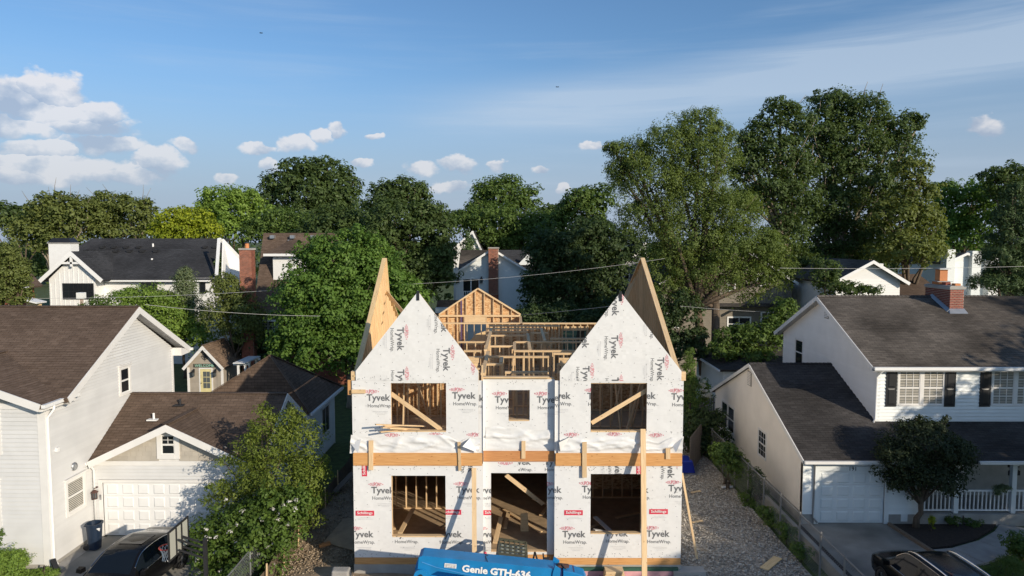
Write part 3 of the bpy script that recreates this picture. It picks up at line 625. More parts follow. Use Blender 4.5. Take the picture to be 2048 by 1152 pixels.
# returns of the bays into the recess and the side walls
for x in (-1.08, 1.34): MB().add([(x, YF, ZB), (x, YM, ZB), (x, YM, 6.7), (x, YF, 6.7)], [(0, 1, 2, 3)]).build('house_wrap', M_WRAP, H)
for (x, ya, yb) in ((XL, YF, YB), (XR, YF, YB)):
    mb = MB()
    for i in range(40):
        for j in range(8):
            y0, y1 = ya+(yb-ya)*i/40, ya+(yb-ya)*(i+1)/40; z0, z1 = ZB+6.1*j/8, ZB+6.1*(j+1)/8
            d = lambda y, z: x+(0.02*mnoise.noise(Vector((y*.8, z*.9, x))))
            mb.add([(d(y0, z0), y0, z0), (d(y1, z0), y1, z0), (d(y1, z1), y1, z1), (d(y0, z1), y0, z1)], [(0, 1, 2, 3)])
    mb.weld().build('house_wrap', M_WRAP, H, smooth=True)
# loose skirts of wrap over the beam, gathered in folds
def skirt(name, x0, x1, y, zt, zb, seed, amp=0.05, notch=(), lab=None):
    rg = random.Random(seed); mb = MB(); n = int((x1-x0)/0.06); ph = [rg.uniform(0, 6) for _ in range(4)]; rows = 14
    def P(i, j):
        x = x0+(x1-x0)*i/n; t = j/rows
        top = zt+0.05*math.sin(x*2.1+ph[0])+0.05*mnoise.noise(Vector((x*2.2, seed, 0)))
        for (a, b, dz) in notch:
            if a < x < b: top -= dz*(1-abs((x-a)/(b-a)*2-1))
        bot = zb+0.03*mnoise.noise(Vector((x*1.5, seed+5, 0)))
        z = top+(bot-top)*t; xx = x-0.25*(t)*math.sin(x*1.3+ph[1])*0.3
        f = 1.1*(1-abs(mnoise.noise(Vector((x*.8+t*1.3+seed, t*1.2-x*.5, 1.7))))*1.6)**5+0.5*(1-abs(mnoise.noise(Vector((x*1.1-t*1.5, t*1.6+x*.3, seed+2.0))))*1.7)**5-.5
        return (xx, y-0.025-amp*(0.3+1.4*f)*math.sin(math.pi*min(1, 0.12+0.88*t))*1.2, z)
    V = [P(i, j) for j in range(rows+1) for i in range(n+1)]; F = [(j*(n+1)+i, (j+1)*(n+1)+i, (j+1)*(n+1)+i+1, j*(n+1)+i+1) for j in range(rows) for i in range(n)]
    mb.add(V, F); return mb.build(name, M_WRAP, H, smooth=True, label=lab)
skirt('wrap_skirt', XL-0.05, -1.15, YF, 4.82, 4.22, 3, 0.05, [(-5.0, -4.0, 0.12), (-2.2, -1.5, 0.15)], 'loose wrinkled skirt of sheeting')
skirt('wrap_skirt', 1.52, XR+0.02, YF, 4.78, 4.22, 8, 0.05, [(4.4, 5.3, 0.14)]); skirt('wrap_skirt', -0.98, 1.30, YM, 5.02, 4.30, 12, 0.055)
def flap(pts, lab): 
    mb = MB(); mb.add(pts, [(0, 1, 2)], 0); mb.add([Vector(p)+Vector((0, 0.012, 0)) for p in pts], [(2, 1, 0)], 0); mb.build('wrap_flap', M_WRAP, H, label=lab)
def fpt(x, y, d): p = at(x, y, YF-d); return (p.x, p.y, p.z)
flap([fpt(940, 876, .05), fpt(954, 905, .16), fpt(925, 893, .38)], 'folded corner of sheeting by the left bay edge'); flap([fpt(1140, 874, .05), fpt(1121, 903, .08), fpt(1118, 885, .3)], 'folded corner of sheeting by the right bay edge'); flap([fpt(702, 888, .03), fpt(722, 878, .05), fpt(716, 906, .3)], 'folded corner of sheeting at the far left'); flap([fpt(1345, 893, .05), fpt(1366, 875, .05), fpt(1352, 905, .3)], 'folded corner of sheeting at the far right')
# --- sheathing, studs and plates inside the front walls
def stud_mesh(h): return piece_mesh(('stud', round(h, 2)), lambda: MB().bar((0, 0, 0), (0, 0, h), 0.045, 0.09, (0, 1, 0)), M_STUD)
def stud_mesh_x(h): return piece_mesh(('stud', 'x', round(h, 2)), lambda: MB().bar((0, 0, 0), (0, 0, h), 0.09, 0.045, (0, 1, 0)), M_STUD)
def sheath(name, y, region, holes, m=M_OSB, t=0.012):
    mb = MB(); x0 = min(p[0] for p in region); x1 = max(p[0] for p in region); z0 = min(p[1] for p in region); z1 = max(p[1] for p in region)
    if holes:
        for q in around(x0, x1, z0, z1, holes[0]): mb.box(q[0][0], q[1][0], y, y+t, q[0][1], q[2][1])
    else: mb.prism([(a, y, b) for a, b in region], (0, t, 0))
    return mb.build(name, m, H)
sheath('sheathing', YF+0.004, rc(XL+.02, -1.10, ZB, 6.69), None) if False else None
for reg, ho, y in ((rc(XL+.01, -1.10, ZB, 3.86), [W1L], YF), (rc(XL+.01, -1.24, 3.86, 6.69), [W2L], YF), (rc(1.36, XR-.01, ZB, 3.86), [W1R], YF), (rc(1.52, XR-.01, 3.86, 6.69), [W2R], YF), (rc(-1.08, 1.34, ZB, 3.86), [DOOR], YM), (rc(-1.08, 1.34, 3.86, 6.69), [W2M], YM)):
    sheath('sheathing', y+0.006, reg, ho)
sheath('sheathing', YF+0.006, gL, None); sheath('sheathing', YF+0.006, gR, None)
def stud_wall_x(y, x0, x1, z0, z1, holes=(), sp=0.406, double=True, name='stud_wall', header=True, skip=None):
    """a framed wall running across the house: plates on the wall object, every stud a child"""
    w = MB().bar((x0, y, z0+0.02), (x1, y, z0+0.02), 0.14, 0.038).build(name, M_STUD, H); MB().bar((x0, y, z1-.04), (x1, y, z1-.04), .14, .08 if double else .04).build('top_plate', M_STUD, w)
    for h in holes:
        if header: MB().box(h[0], h[1], y-0.05, y+0.05, h[3], min(h[3]+0.24, z1-0.081)).build('header', M_STUD, w)
        if h[2] > z0+0.2: MB().bar((h[0], y, h[2]-0.02), (h[1], y, h[2]-0.02), 0.14, 0.038).build('sill_plate', M_STUD, w)
    top = z1-(0.08 if double else 0.04); xs = []; x = x0+0.03
    while x < x1-0.1: xs.append(x); x += sp
    xs.append(x1-0.03)
    for h in holes: xs += [h[0]-0.03, h[1]+0.03, h[0]-0.075, h[1]+0.075]
    for x in xs:
        if skip and skip(x): continue
        hs = [h for h in holes if h[0]-0.01 < x < h[1]+0.01]
        segs = [(z0+0.04, top)]
        for h in hs: segs = [s for s in ((z0+0.04, h[2]-0.04), (h[3]+0.245, top)) if s[1]-s[0] > 0.08]
        for a, b in segs: piece('stud', stud_mesh(b-a), w, (x, y, a))
    return w
def stud_wall_y(x, y0, y1, z0, z1, sp=0.406, double=True):
    w = MB().bar((x, y0, z0+0.02), (x, y1, z0+0.02), 0.14, 0.038).build('stud_wall', M_STUD, H); MB().bar((x, y0+.071, z1-.041), (x, y1-.071, z1-.041), .14, .078 if double else .04).build('top_plate', M_STUD, w)
    top = z1-(0.08 if double else 0.04); y = y0+0.03
    while y < y1: piece('stud', stud_mesh_x(top-z0-0.04), w, (x, y, z0+0.04)); y += sp
    return w
F2 = Z2+0.01
stud_wall_x(YF+0.1, XL+.03, -1.16, Z1, 3.8, [W1L]); stud_wall_x(YF+0.1, 1.42, XR-.03, Z1, 3.8, [W1R]); stud_wall_x(YM+0.1, -1.0, 1.26, Z1, 3.8, [(DOOR[0], DOOR[1], Z1, DOOR[3])])
stud_wall_x(YF+0.1, XL+.03, -1.26, F2, ZP-0.02, [W2L]); stud_wall_x(YF+0.1, 1.54, XR-.03, F2, ZP-0.02, [W2R])
stud_wall_x(YM+0.08, -1.06, 1.32, F2, ZP+0.05, [W2M])
MB().bar((-1.12, YM+0.02, ZP+0.07), (1.16, YM+0.02, ZP+0.07), 0.24, 0.042).build('top_plate', M_STUD, H)
piece('post', stud_mesh(0.55), H, (-1.10, YF+0.09, ZP-0.03)); 
# floors
def floor(z, y0, t, parent=H):
    g = group_part('floor', parent); mb = MB(); n = 0
    for j in range(int((YB-y0)/1.22)+1):
        a = y0+j*1.22; b = min(a+1.214, YB-0.02)
        for i in range(-1, 5):
            c = XL+0.04+i*2.44+(1.22 if j % 2 else 0); d = min(c+2.434, XR-0.04); c = max(c, XL+0.04)
            if d-c < 0.1 or b-a < 0.1: continue
            MB().box(c, d, a, b, z-t, z+0.001*((i+j) % 2)).build('floor_panel', M_DECK, g)
    return g
floor(Z1, YM+0.05, 0.02); floor(Z2, YM+0.1, 0.022)
jo = MB()
for k in range(34): y = YM+0.3+k*0.48; jo.box(XL+.05, XR-.05, y, y+0.045, Z2-0.32, Z2-0.024)
jo.build('floor_joists', M_STUD, H, kind='stuff')
fd = MB(); fd.box(XL+.04, XR-.04, YM+.05, YB-.02, Z1-0.3, Z1-0.024); fd.build('floor_deck', M_DECK, H)
# foundation and sill
fo = MB(); fo.box(XL-0.02, -1.06, YF-0.02, YF+0.3, -0.3, 0.36); fo.box(1.32, XR+.02, YF-.02, YF+.3, -0.3, 0.36); fo.box(-1.06, 1.32, YM-.02, YM+.3, -0.3, 0.36)
fo.box(XL-.02, XL+.28, YF+.3, YB, -.3, .36); fo.box(XR-.28, XR+.02, YF+.3, YB, -.3, .36); fo.box(XL-.02, XR+.02, YB, YB+.3, -.3, .36); fo.build('foundation', M_CONC, H)
si = MB(); si.box(XL, -1.08, YF-0.006, YF+0.14, 0.36, 0.595); si.box(1.34, XR, YF-.006, YF+.14, .36, .595); si.box(-1.07, 1.33, YM-.006, YM+.14, .36, .595); si.build('sill_beam', M_BEAM, H)
fi = MB(); fi.box(1.9, XR, YF-0.14, YF-0.024, -0.2, 0.20); fi.build('pink_foam_board', mat('pink_insulation', (0.62, 0.33, 0.36), 0.8), H); fi = MB(); fi.box(1.9, XR-.1, YF-.146, YF-.022, 0.201, 0.30); fi.build('green_flashing', mat('green_membrane', (0.03, 0.10, 0.07), 0.6), H)
# rim beams between the storeys
b = MB(); b.bar((XL+0.02, YF-0.045, 4.03), (-1.10, YF-0.045, 4.03), 0.045, 0.43); b.build('rim_beam', M_BEAM, H)
b = MB(); b.bar((1.37, YF-0.045, 4.03), (XR-.02, YF-0.045, 4.03), 0.045, 0.43); b.build('rim_beam', M_BEAM, H)
b = MB(); b.bar((-1.07, YM-0.045, 4.06), (1.33, YM-0.045, 4.06), 0.045, 0.36); b.build('rim_beam', M_BEAMR, H, label='redder beam across the recess')
def cleat(x, y0, y1, y, wpx=9, tilt=0.0, m=M_STUD):
    p, q = at(x, y0, y), at(x+tilt, y1, y); b = MB(); b.bar(p, q, wpx/60, 0.04, (0, 1, 0)); return b.build('cleat', m, H)
cleat(742, 881, 940, YF-0.095); cleat(918, 884, 941, YF-0.095, 6, 2); cleat(1047, 882, 917, YM-0.095, 8); cleat(1169, 884, 955, YF-0.095); cleat(1336, 897, 918, YF-0.095)
p = at(717, 783, YF-0.05); b = MB(); b.bar(p-Vector((.23, 0, 0)), p+Vector((.23, 0, 0)), 0.04, 0.13); b.build('cleat', M_STUD, H)
p = at(699, 775, YF+.05); b = MB(); b.box(p.x-.06, p.x+.06, p.y, p.y+.09, p.z-.25, p.z+.25); b.build('cleat', M_BEAM, H)
# window sills and braces seen in the openings
for h, y in ((W1L, YF), (W1R, YF), (W2L, YF), (W2R, YF), (W2M, YM)):
    MB().box(h[0]+.01, h[1]-.01, y-0.015, y+0.16, h[2]-0.035, h[2]+0.004).build('sill', M_STUD, H)
def brace(p, q, w=0.14, h=0.04, m=M_STUD, up=(0, 1, 0), name='brace', parent=H): b = MB(); b.bar(p, q, w, h, up); return b.build(name, m, parent)
brace(at(782, 787, YF+.18), at(886, 862, YF+.18)); brace(at(1183, 846, YF+.18), at(1294, 780, YF+.20)); brace(at(1012, 950, YM+.2), at(1086, 1008, YM+1.2))
# spare framing inside both floors
FW = [(27.2, -5.2, -1.0), (28.4, 1.6, 5.3), (31.5, -5.2, 0.2), (34.5, -1.2, 5.3)]
for (y, a, c) in FW: stud_wall_x(y, a, c, Z1, Z2-0.33)
stud_wall_x(26.3, 1.5, 2.9, Z1, Z2-.33); stud_wall_y(-1.25, 24.2, 30.5, Z1, Z2-.33)
for q in ((1.6, 5.4, 29.4), (-5.3, 0.2, 32.6)): MB().box(q[0], q[1], q[2], q[2]+.06, Z1, Z2-.33).build('inner_sheathing', M_OSB, H)
# second floor partitions, their plates seen from above (read off the photograph at plate height)
def pw(y, xa, xb, z1=ZP, holes=()): a = at(xa, 700, y).x; c = at(xb, 700, y).x; return stud_wall_x(y, a, c, F2, z1, holes)
pw(26.3, 965, 1005, 6.7); pw(28.0, 965, 1098, 6.7); pw(29.5, 928, 963); pw(29.5, 1028, 1150); pw(32.1, 915, 971); pw(32.1, 1029, 1165); pw(34.3, 973, 1058); pw(35.2, 1062, 1095); pw(37.0, 973, 1086)
def pwy(xa, ya, yb): return stud_wall_y(at(xa, 700, ya).x, ya, yb, F2, ZP)
stud_wall_x(25.3, -5.2, -1.3, F2, ZP); stud_wall_x(27.8, -5.2, -1.3, F2, ZP); stud_wall_x(26.2, 1.6, 5.4, F2, ZP); stud_wall_x(28.8, 1.6, 5.4, F2, ZP)
for (a, c, y) in ((-5.2, -1.3, 27.9), (1.6, 5.4, 28.9)): MB().box(a, c, y, y+.012, F2, ZP-.9).build('inner_sheathing', M_OSB, H)
pw(30.8, 980, 1026); pw(33.2, 1100, 1170); pw(35.8, 975, 1056); pw(25.2, 1010, 1095, 6.6); pw(38.2, 978, 1120)
pwy(965, 24.3, 29.3); pwy(1002, 26.45, 27.85); pwy(971, 29.6, 37.0); pwy(1029, 29.6, 32.0); pwy(1060, 29.6, 35.0); pwy(1090, 32.3, 37.0)
# rear wall with openings, and the small rear gable
wx = lambda x: at(x, 700, YB).x
op = [(wx(1128), wx(1172), 4.9, 6.2)]
def rear():
    x0, x1 = -1.0, XR-.1
    stud_wall_x(YB-0.1, -5.2, x1, F2, ZP, [(wx(1126), wx(1172), 4.9, 6.25)])
    for q in around(-5.3, XR-.05, Z2, ZP-.05, (wx(1126), wx(1172), 4.9, 6.25)):
        MB().box(q[0][0], q[1][0], YB, YB+0.012, q[0][1], q[2][1]).build('sheathing', M_OSB, H) if q[0][0] > -1.6 else MB().box(max(q[0][0], -1.5), q[1][0], YB, YB+.012, q[0][1], q[2][1]).build('sheathing', M_OSB, H) if q[1][0] > -1.5 else None
    stud_wall_x(YB-.1, -5.2, XR-.1, Z1, Z2-.33, [(-4, -2, 1.5, 3.2), (0, 2.5, Z1, 3.2)]); 
    for q in around(-5.3, XR-.05, Z1-.1, Z2-.1, (0, 2.5, Z1, 3.2)): MB().box(q[0][0], q[1][0], YB+.001, YB+0.013, q[0][1], q[2][1]).build('sheathing', M_OSB, H)
    YG = 43.0; A = at(956, 577, YG); L = at(878, 629, YG); Rr = at(1041, 629, YG); zc = L.z
    g = MB(); g.prism([(L.x, YG+.1, zc), (Rr.x, YG+.1, zc), (A.x, YG+.1, A.z)], (0, .012, 0)); g.build('sheathing', M_OSB, H)
    p0 = at(915, 690, YG); hole = (at(930, 700, YG).x, at(972, 700, YG).x, 4.9, at(900, 647, YG).z)
    for q in around(L.x, Rr.x, 4.0, zc, hole): MB().box(q[0][0], q[1][0], YG+.1, YG+.112, q[0][1], q[2][1]).build('sheathing', M_OSB, H)
    w = MB(); w.bar((L.x, YG, L.z), (A.x, YG, A.z), 0.14, 0.09); w.bar((A.x, YG, A.z), (Rr.x, YG, Rr.z), .14, .09); w.bar((L.x, YG, zc-.08), (Rr.x, YG, zc-.08), .14, .12)
    w.box(hole[0], hole[1], YG-.04, YG+.05, hole[3]+.02, hole[3]+.42); w = w.build('gable_frame', M_STUD, H)
    n = 9
    for i in range(1, n):
        x = L.x+(Rr.x-L.x)*i/n; zt = zc+(A.z-zc)*(1-abs((x-A.x)/(Rr.x-A.x if x > A.x else A.x-L.x)))-.08
        if zt-zc > .15: piece('stud', stud_mesh(zt-zc), w, (x, YG, zc))
        if not (hole[0]-.05 < x < hole[1]+.05): piece('stud', stud_mesh(zc-4.3), w, (x, YG, 4.15))
    for xx in (hole[0]-.04, hole[1]+.04): piece('stud', stud_mesh(zc-4.3), w, (xx, YG, 4.15))
    MB().box(L.x, Rr.x, YB+.05, YG+.1, 3.9, 4.15).build('rear_floor', M_DECK, H)
    st = stud_wall_y(L.x, YB, YG, 4.15, zc-.1); stud_wall_y(Rr.x, YB, YG, 4.15, zc-.1)
    b = MB(); b.box(L.x-.012, L.x, YB, YG, 0, zc-.1); b.box(Rr.x, Rr.x+.012, YB, YG, 0, zc-.1); b.box(L.x, Rr.x, YG+.113, YG+.125, 0, 4.0); b.build('sheathing', M_OSB, H)
    # the blue-marked board and a stair of tilted sheets behind the opening
    b = MB(); x = at(923, 660, YG).x; b.box(x-.05, x+.05, YG-.06, YG-.02, 4.2, zc+1.0); b.build('printed_strip', mat('purple_print', (0.10, 0.06, 0.14), 0.6), H)
    MB().prism([at(932, 690, 41.5), at(972, 690, 41.5), at(971, 662, 41.5), at(952, 668, 41.5)], (0, .02, 0)).build('loose_panel', M_PLY, H)
    MB().box(at(965, 0, 42.6).x, at(986, 0, 42.6).x, 41.9, 42.0, 5.9, 6.3).build('white_pipe', M_WHITE, H) if False else None
rear()
pw(39.2, 1045, 1195, 6.72)
# side wall framing
for x in (XL+.1, XR-.1): stud_wall_y(x, YF+.3, YB, F2, ZP, 0.55); stud_wall_y(x, YF+.3, YB, Z1, Z2-.33, 0.8)
for x in (XL+.012, XR-.024): MB().box(x, x+.012, YF+.2, YB, Z1, ZP).build('sheathing', M_OSB, H)
# standing side gables
def side_gable(X, pts, apex, lean, inner, m, right):
    """pts: (y, z) outline; studs on the inner face; the panel leans outwards by 'lean' at the top"""
    zb = min(p[1] for p in pts); zt = max(p[1] for p in pts); dx = lambda z: lean*(z-zb)/(zt-zb)
    g = MB(); g.prism([(X+dx(z), y, z) for y, z in pts], ((-.012 if right else .012)*-1, 0, 0)); gp_ = g.build('gable_panel', m, H)
    pl = MB()
    for (a, b) in zip(pts, pts[1:]+pts[:1]):
        if abs(a[1]-b[1]) < 1e-3: continue
        pl.bar((X+dx(a[1])+inner*.09, a[0], a[1]+.0), (X+dx(b[1])+inner*.09, b[0], b[1]+.0), 0.17, 0.045, (0, -(b[1]-a[1]), (b[0]-a[0])))
    pl.bar((X+inner*.08, pts[0][0], zb), (X+inner*.08, pts[-1][0], zb), 0.15, .05); pl.build('rake_plate', M_STUD if right else M_PLY, H)
    ys = [p[0] for p in pts]; y = min(ys)+.35
    poly = [(p[0], p[1]) for p in pts]
    while y < max(ys)-.2:
        zz = []
        for i in range(len(poly)):
            (a, b), (c, d) = poly[i], poly[(i+1) % len(poly)]
            if min(a, c) <= y <= max(a, c) and abs(c-a) > 1e-6: zz.append(b+(d-b)*(y-a)/(c-a))
        if len(zz) >= 2 and max(zz)-min(zz) > .2:
            b = MB(); b.bar((X+dx(min(zz))+inner*.05, y, min(zz)), (X+dx(max(zz))+inner*.05, y, max(zz)-.04), 0.045, 0.09, (1, 0, 0)); b.build('stud', M_STUD, gp_)
        y += 0.406
    return gp_
side_gable(5.60, [(23.0, 6.78), (30.0, 10.62), (38.6, 6.78)], None, -0.02, -1, M_PLY, True)
side_gable(-5.42, [(23.0, 6.85), (29.5, 10.62), (29.62, 10.62), (29.72, 9.15), (31.8, 7.75), (33.2, 6.85)], None, -0.22, 1, M_PLY, False)
brace(at(771, 582, 29.6), at(812, 632, 26.8)); brace((5.4, 31.2, 9.7), (3.9, 29.2, 7.2), .09); brace((5.4, 32.2, 9.4), (3.7, 30.4, 6.7), .09); brace((5.45, 30.0, 10.1), (5.45, 29.0, 10.1), .14)
for x in (-5.4, 5.62): p = MB(); p.box(x-.1, x+.1, YF+.03, YF+.22, 6.7, 7.0); p.build('post', M_STUD, H)
# framing behind the two front gables, and the black ridge notch
for (apx, x0, x1) in ((GAL, -5.3, -1.25), (GAR, 1.52, 5.55)):
    for sx in (-1, 1):
        e = x0 if sx < 0 else x1
        brace((e, YF+.1, 6.93), (apx[0]+sx*.05, YF+.1, apx[1]-.18), .045, .14, M_STUD, (0, 0, 1), 'rafter')
    n = 9
    for i in range(1, n):
        x = x0+(x1-x0)*i/n; zt = 7.0+(apx[1]-7.0)*(1-abs(x-apx[0])/((x1-x0)/2))-.1
        piece('stud', stud_mesh(zt-6.72), H, (x, YF+.1, 6.72))
    MB().box(apx[0]-.045, apx[0]+.045, YF-.045, YF-.002, apx[1]-.26, apx[1]+.06).build('ridge_notch', M_BLACK, H)
    # rakes of the gable edge: dark underside strip
    for sx in (-1, 1):
        e = x0 if sx < 0 else x1; b = MB(); b.bar((e, YF+.03, 7.0), (apx[0], YF+.03, apx[1]-.06), .05, .03, (0, 0, 1)); b.build('rake_edge', M_STUD, H)
# loose framing leaning inside behind the upper windows, catching the sun
rg = random.Random(3)
for (x0, x1) in ((-5.0, -1.6), (1.9, 5.0)):
    for k in range(7):
        a = Vector((rg.uniform(x0, x1), YF+rg.uniform(1.2, 3.5), F2+rg.uniform(0, .3))); c = a+Vector((rg.uniform(-.9, .9), rg.uniform(.2, 1.0), rg.uniform(1.6, 2.6))); brace(a, c, .045, .09)
    for k in range(6):
        y = YF+.6+k*.62; brace((x0-.2, y, ZP+.05), (x1+.2, y, ZP+.05), .045, .19, M_STUD, (0, 0, 1), 'ceiling_joist')
rg = random.Random(5)
for k in range(9):
    a = Vector((rg.uniform(-4.6, 4.4), YF+rg.uniform(1.5, 4), Z1+.06)); c = a+Vector((rg.uniform(-1.4, 1.4), rg.uniform(.3, 2.4), 0)); b = MB(); b.bar(a, c, .14, .04); b.build('loose_board', M_STUD, H)
for (p, q) in (((800, 1066, 24.0), (826, 1018, 25.8)), ((990, 1100, 23.9), (1002, 1035, 25.4)), ((1188, 1060, 24.0), (1216, 1064, 24.3)), ((1190, 1034, 25.4), (1220, 1062, 24.4))):
    a, c = at(*p), at(*q); a.z = max(a.z, Z1+.05); c.z = max(c.z, Z1+.05); b = MB(); b.bar(a, c, .16, .05); b.build('loose_board', M_STUD if p[0] < 1100 else M_WHITE, H)
p = at(1049, 1080, 25.0); b = MB(); b.hexa([(p.x-.15, 25, Z1), (p.x+.15, 25, Z1), (p.x+.15, 25.03, Z1), (p.x-.15, 25.03, Z1), (p.x-.15, 25.3, 1.2), (p.x+.12, 25.3, 1.25), (p.x+.12, 25.33, 1.25), (p.x-.15, 25.33, 1.2)]); b.build('loose_board', M_PLY, H)
# --- printing on the wrap
P = Print(YF, around(XL, -1.08, ZB, 3.80, W1L))
P.logo(766, 982); P.logo(936, 981); P.logo(724, 1070); P.logo(811, 1069, red=False); P.logo(901, 1070, red=False); P.box(730, 1026); P.box(904, 1024)
P.box(729, 934, 90); P.logo(941, 922, -90, red=False); P.done(s1)
P = Print(YF, around(XL, -1.22, 4.78, 6.66, W2L)); P.logo(757, 797); P.logo(928, 793); P.logo(799, 884); P.logo(884, 883); P.logo(962, 883, fine=False); P.logo(716, 882, red=False, home=False); P.done(s2)
P = Print(YF-.012, [gL]); P.logo(799, 678, -90); P.logo(891, 719, -90); P.logo(800, 762, -90); P.logo(887, 641, -90, red=False); P.logo(932, 748, -90, word=False, home=False, fine=False); P.done(s3)
P = Print(YF, around(1.34, XR, ZB, 3.80, W1R)); P.logo(1187, 980); P.logo(1360, 978); P.logo(1100, 981, red=False); P.logo(1274, 981, red=False); P.logo(1148, 1070); P.logo(1233, 1068, red=False); P.logo(1316, 1069); P.box(1147, 1025); P.box(1317, 1023); P.box(1077, 1029)
P.box(1278, 934, 90); P.logo(1234, 933, -90, red=False); P.logo(1340, 934, -90, fine=False); P.logo(1160, 910, -90, red=False, fine=False); P.done(s4)
P = Print(YF, around(1.50, XR, 4.76, 6.66, W2R)); P.logo(1118, 793, red=False); P.logo(1198, 794); P.logo(1288, 793, red=False); P.logo(1366, 795); P.logo(1157, 883, home=False); P.logo(1242, 882, home=False); P.logo(1326, 884, home=False); P.done(s5)
P = Print(YF-.012, [gR]); P.logo(1229, 608, -90); P.logo(1227, 694, -90); P.logo(1169, 673, -90, red=False); P.logo(1319, 738, -90); P.logo(1170, 755, -90); P.logo(1319, 652, -90, red=False, word=False); P.logo(1228, 778, -90); P.done(s6)
P = Print(YM, around(-1.08, 1.34, ZB, 3.84, DOOR)); P.r = [clip(q, rc(-9, at(1036, 900, YM).x, 0, 9)) for q in P.r]; P.r = [q for q in P.r if q]; P.logo(997, 912, 180, home=False, fine=False); rr = around(-1.08, 1.34, ZB, 3.84, DOOR); P.r = [q for q in (clip(k, rc(at(1036, 900, YM).x, 9, 3.3, 9)) for k in rr) if q]; P.logo(1039, 925, red=False); P.logo(1111, 925, red=False); P.r = rr; P.logo(974, 1070); P.logo(973, 982, red=False); P.logo(1108, 981); P.box(985, 1025); P.done(s7)
P = Print(YM, around(-1.08, 1.34, 5.0, 6.68, W2M)); P.logo(1013, 801); P.logo(1097, 801); P.done(s8)
P = Print(YF+.05, [rc(-1.22, -1.08, 4.9, 6.66)]); P.logo(945, 798, red=False); P.done(e1)
P = Print(YF+.05, [rc(1.34, 1.50, 4.9, 6.66)]); P.logo(1104, 797); P.done(e2)
# cap nails
cn = MB(); rg = random.Random(11)
def nail(x, y, z):
    cn.add([(x+0.0105*math.cos(t), y-.016-abs(wrinkle(x, z)), z+0.0105*math.sin(t)) for t in (0, 1.05, 2.09, 3.14, 4.19, 5.24)], [(0, 5, 4, 3, 2, 1)])
def nails(region, holes, y, n):
    x0 = min(p[0] for p in region); x1 = max(p[0] for p in region); z0 = min(p[1] for p in region); z1 = max(p[1] for p in region); k = 0; t = 0
    cols = [x0+.06+i*.406 for i in range(int((x1-x0)/.406)+1)]
    for x in cols:
        z = z0+rg.uniform(0.05, .3)
        while z < z1:
            xx = x+rg.uniform(-.05, .05); s = poly_span(region, z)
            if s and s[0]+.03 < xx < s[1]-.03 and not any(h[0]-.03 < xx < h[1]+.03 and h[2]-.03 < z < h[3]+.03 for h in holes): nail(xx, y, z)
            z += rg.uniform(.25, .5)
    for _ in range(n):
        x = rg.uniform(x0, x1)
        if poly_span(region, z1-.05) and poly_span(region, z1-.05)[0] < x < poly_span(region, z1-.05)[1]: nail(x, y, z1-rg.uniform(.02, .16))
        nail(x, y, z0+rg.uniform(.02, .16))
nails(rc(XL, -1.08, ZB, 3.8), [W1L], YF, 40); nails(rc(XL, -1.22, 4.85, 6.68), [W2L], YF, 30); nails(rc(1.34, XR, ZB, 3.8), [W1R], YF, 40); nails(rc(1.5, XR, 4.85, 6.68), [W2R], YF, 30)
nails(gL, [], YF-.012, 26); nails(gR, [], YF-.012, 26); nails(rc(-1.05, 1.3, ZB, 3.8), [DOOR], YM, 8); nails(rc(-1.05, 1.3, 5.05, 6.68), [W2M], YM, 8)
cn.build('cap_nails', M_BLACKM, H, kind='stuff')
# --- boards leaning on, lying in or propped against the house: things of their own
def board(p, q, w, h, label, group=None, m=M_STUD, up=(0, 1, 0), cat='board', name='board'):
    p, q = Vector(p), Vector(q); mb = MB(); mb.bar(p, q, w, h, up); o = mb.build(name, m); base = p.copy() if p.z < q.z else q.copy()
    o.data.transform(Matrix.Translation(-base)); o.location = base; return tag(o, label, cat, group)
G1 = 'timber props against the wrapped house'
board(at(949, 1118, YF-1.35), at(948, 936, YF-.10), .15, .05, 'upright timber prop leaning just left of the door opening', G1, cat='prop', name='timber_prop')
board(at(1289, 1165, YF-1.5), at(1286, 858, YF-.08), .17, .06, 'tallest timber prop, leaning from the gravel to the upper right window', G1, cat='prop', name='timber_prop')
board(at(1394, 1117, YF+.1), at(1364, 946, YF+.3), .07, .05, 'thin slanting stick propped against the right corner of the wrapped house', G1, cat='prop', name='timber_prop')
lab = ['topmost long board poking out over the upper left window sill', 'broad board with a dark end in the middle of the window sill pile', 'lowest board of the pile on the upper left sill', 'short board at the back of the sill pile', 'bowed board second from the top of the sill pile']
bs = [((751, 849), (850, 852)), ((764, 855), (838, 858)), ((760, 864), (830, 858)), ((778, 857), (842, 860)), ((768, 852), (836, 855))]
for k, ((xa, ya), (xb, yb)) in enumerate(bs):
    board(at(xa, ya, YF-.62+.05*k), at(xb, yb, YF+.5+.1*k), .10, .03, lab[k], 'boards poking out of the upper left window', m=M_STUD, up=(0, 0, 1))
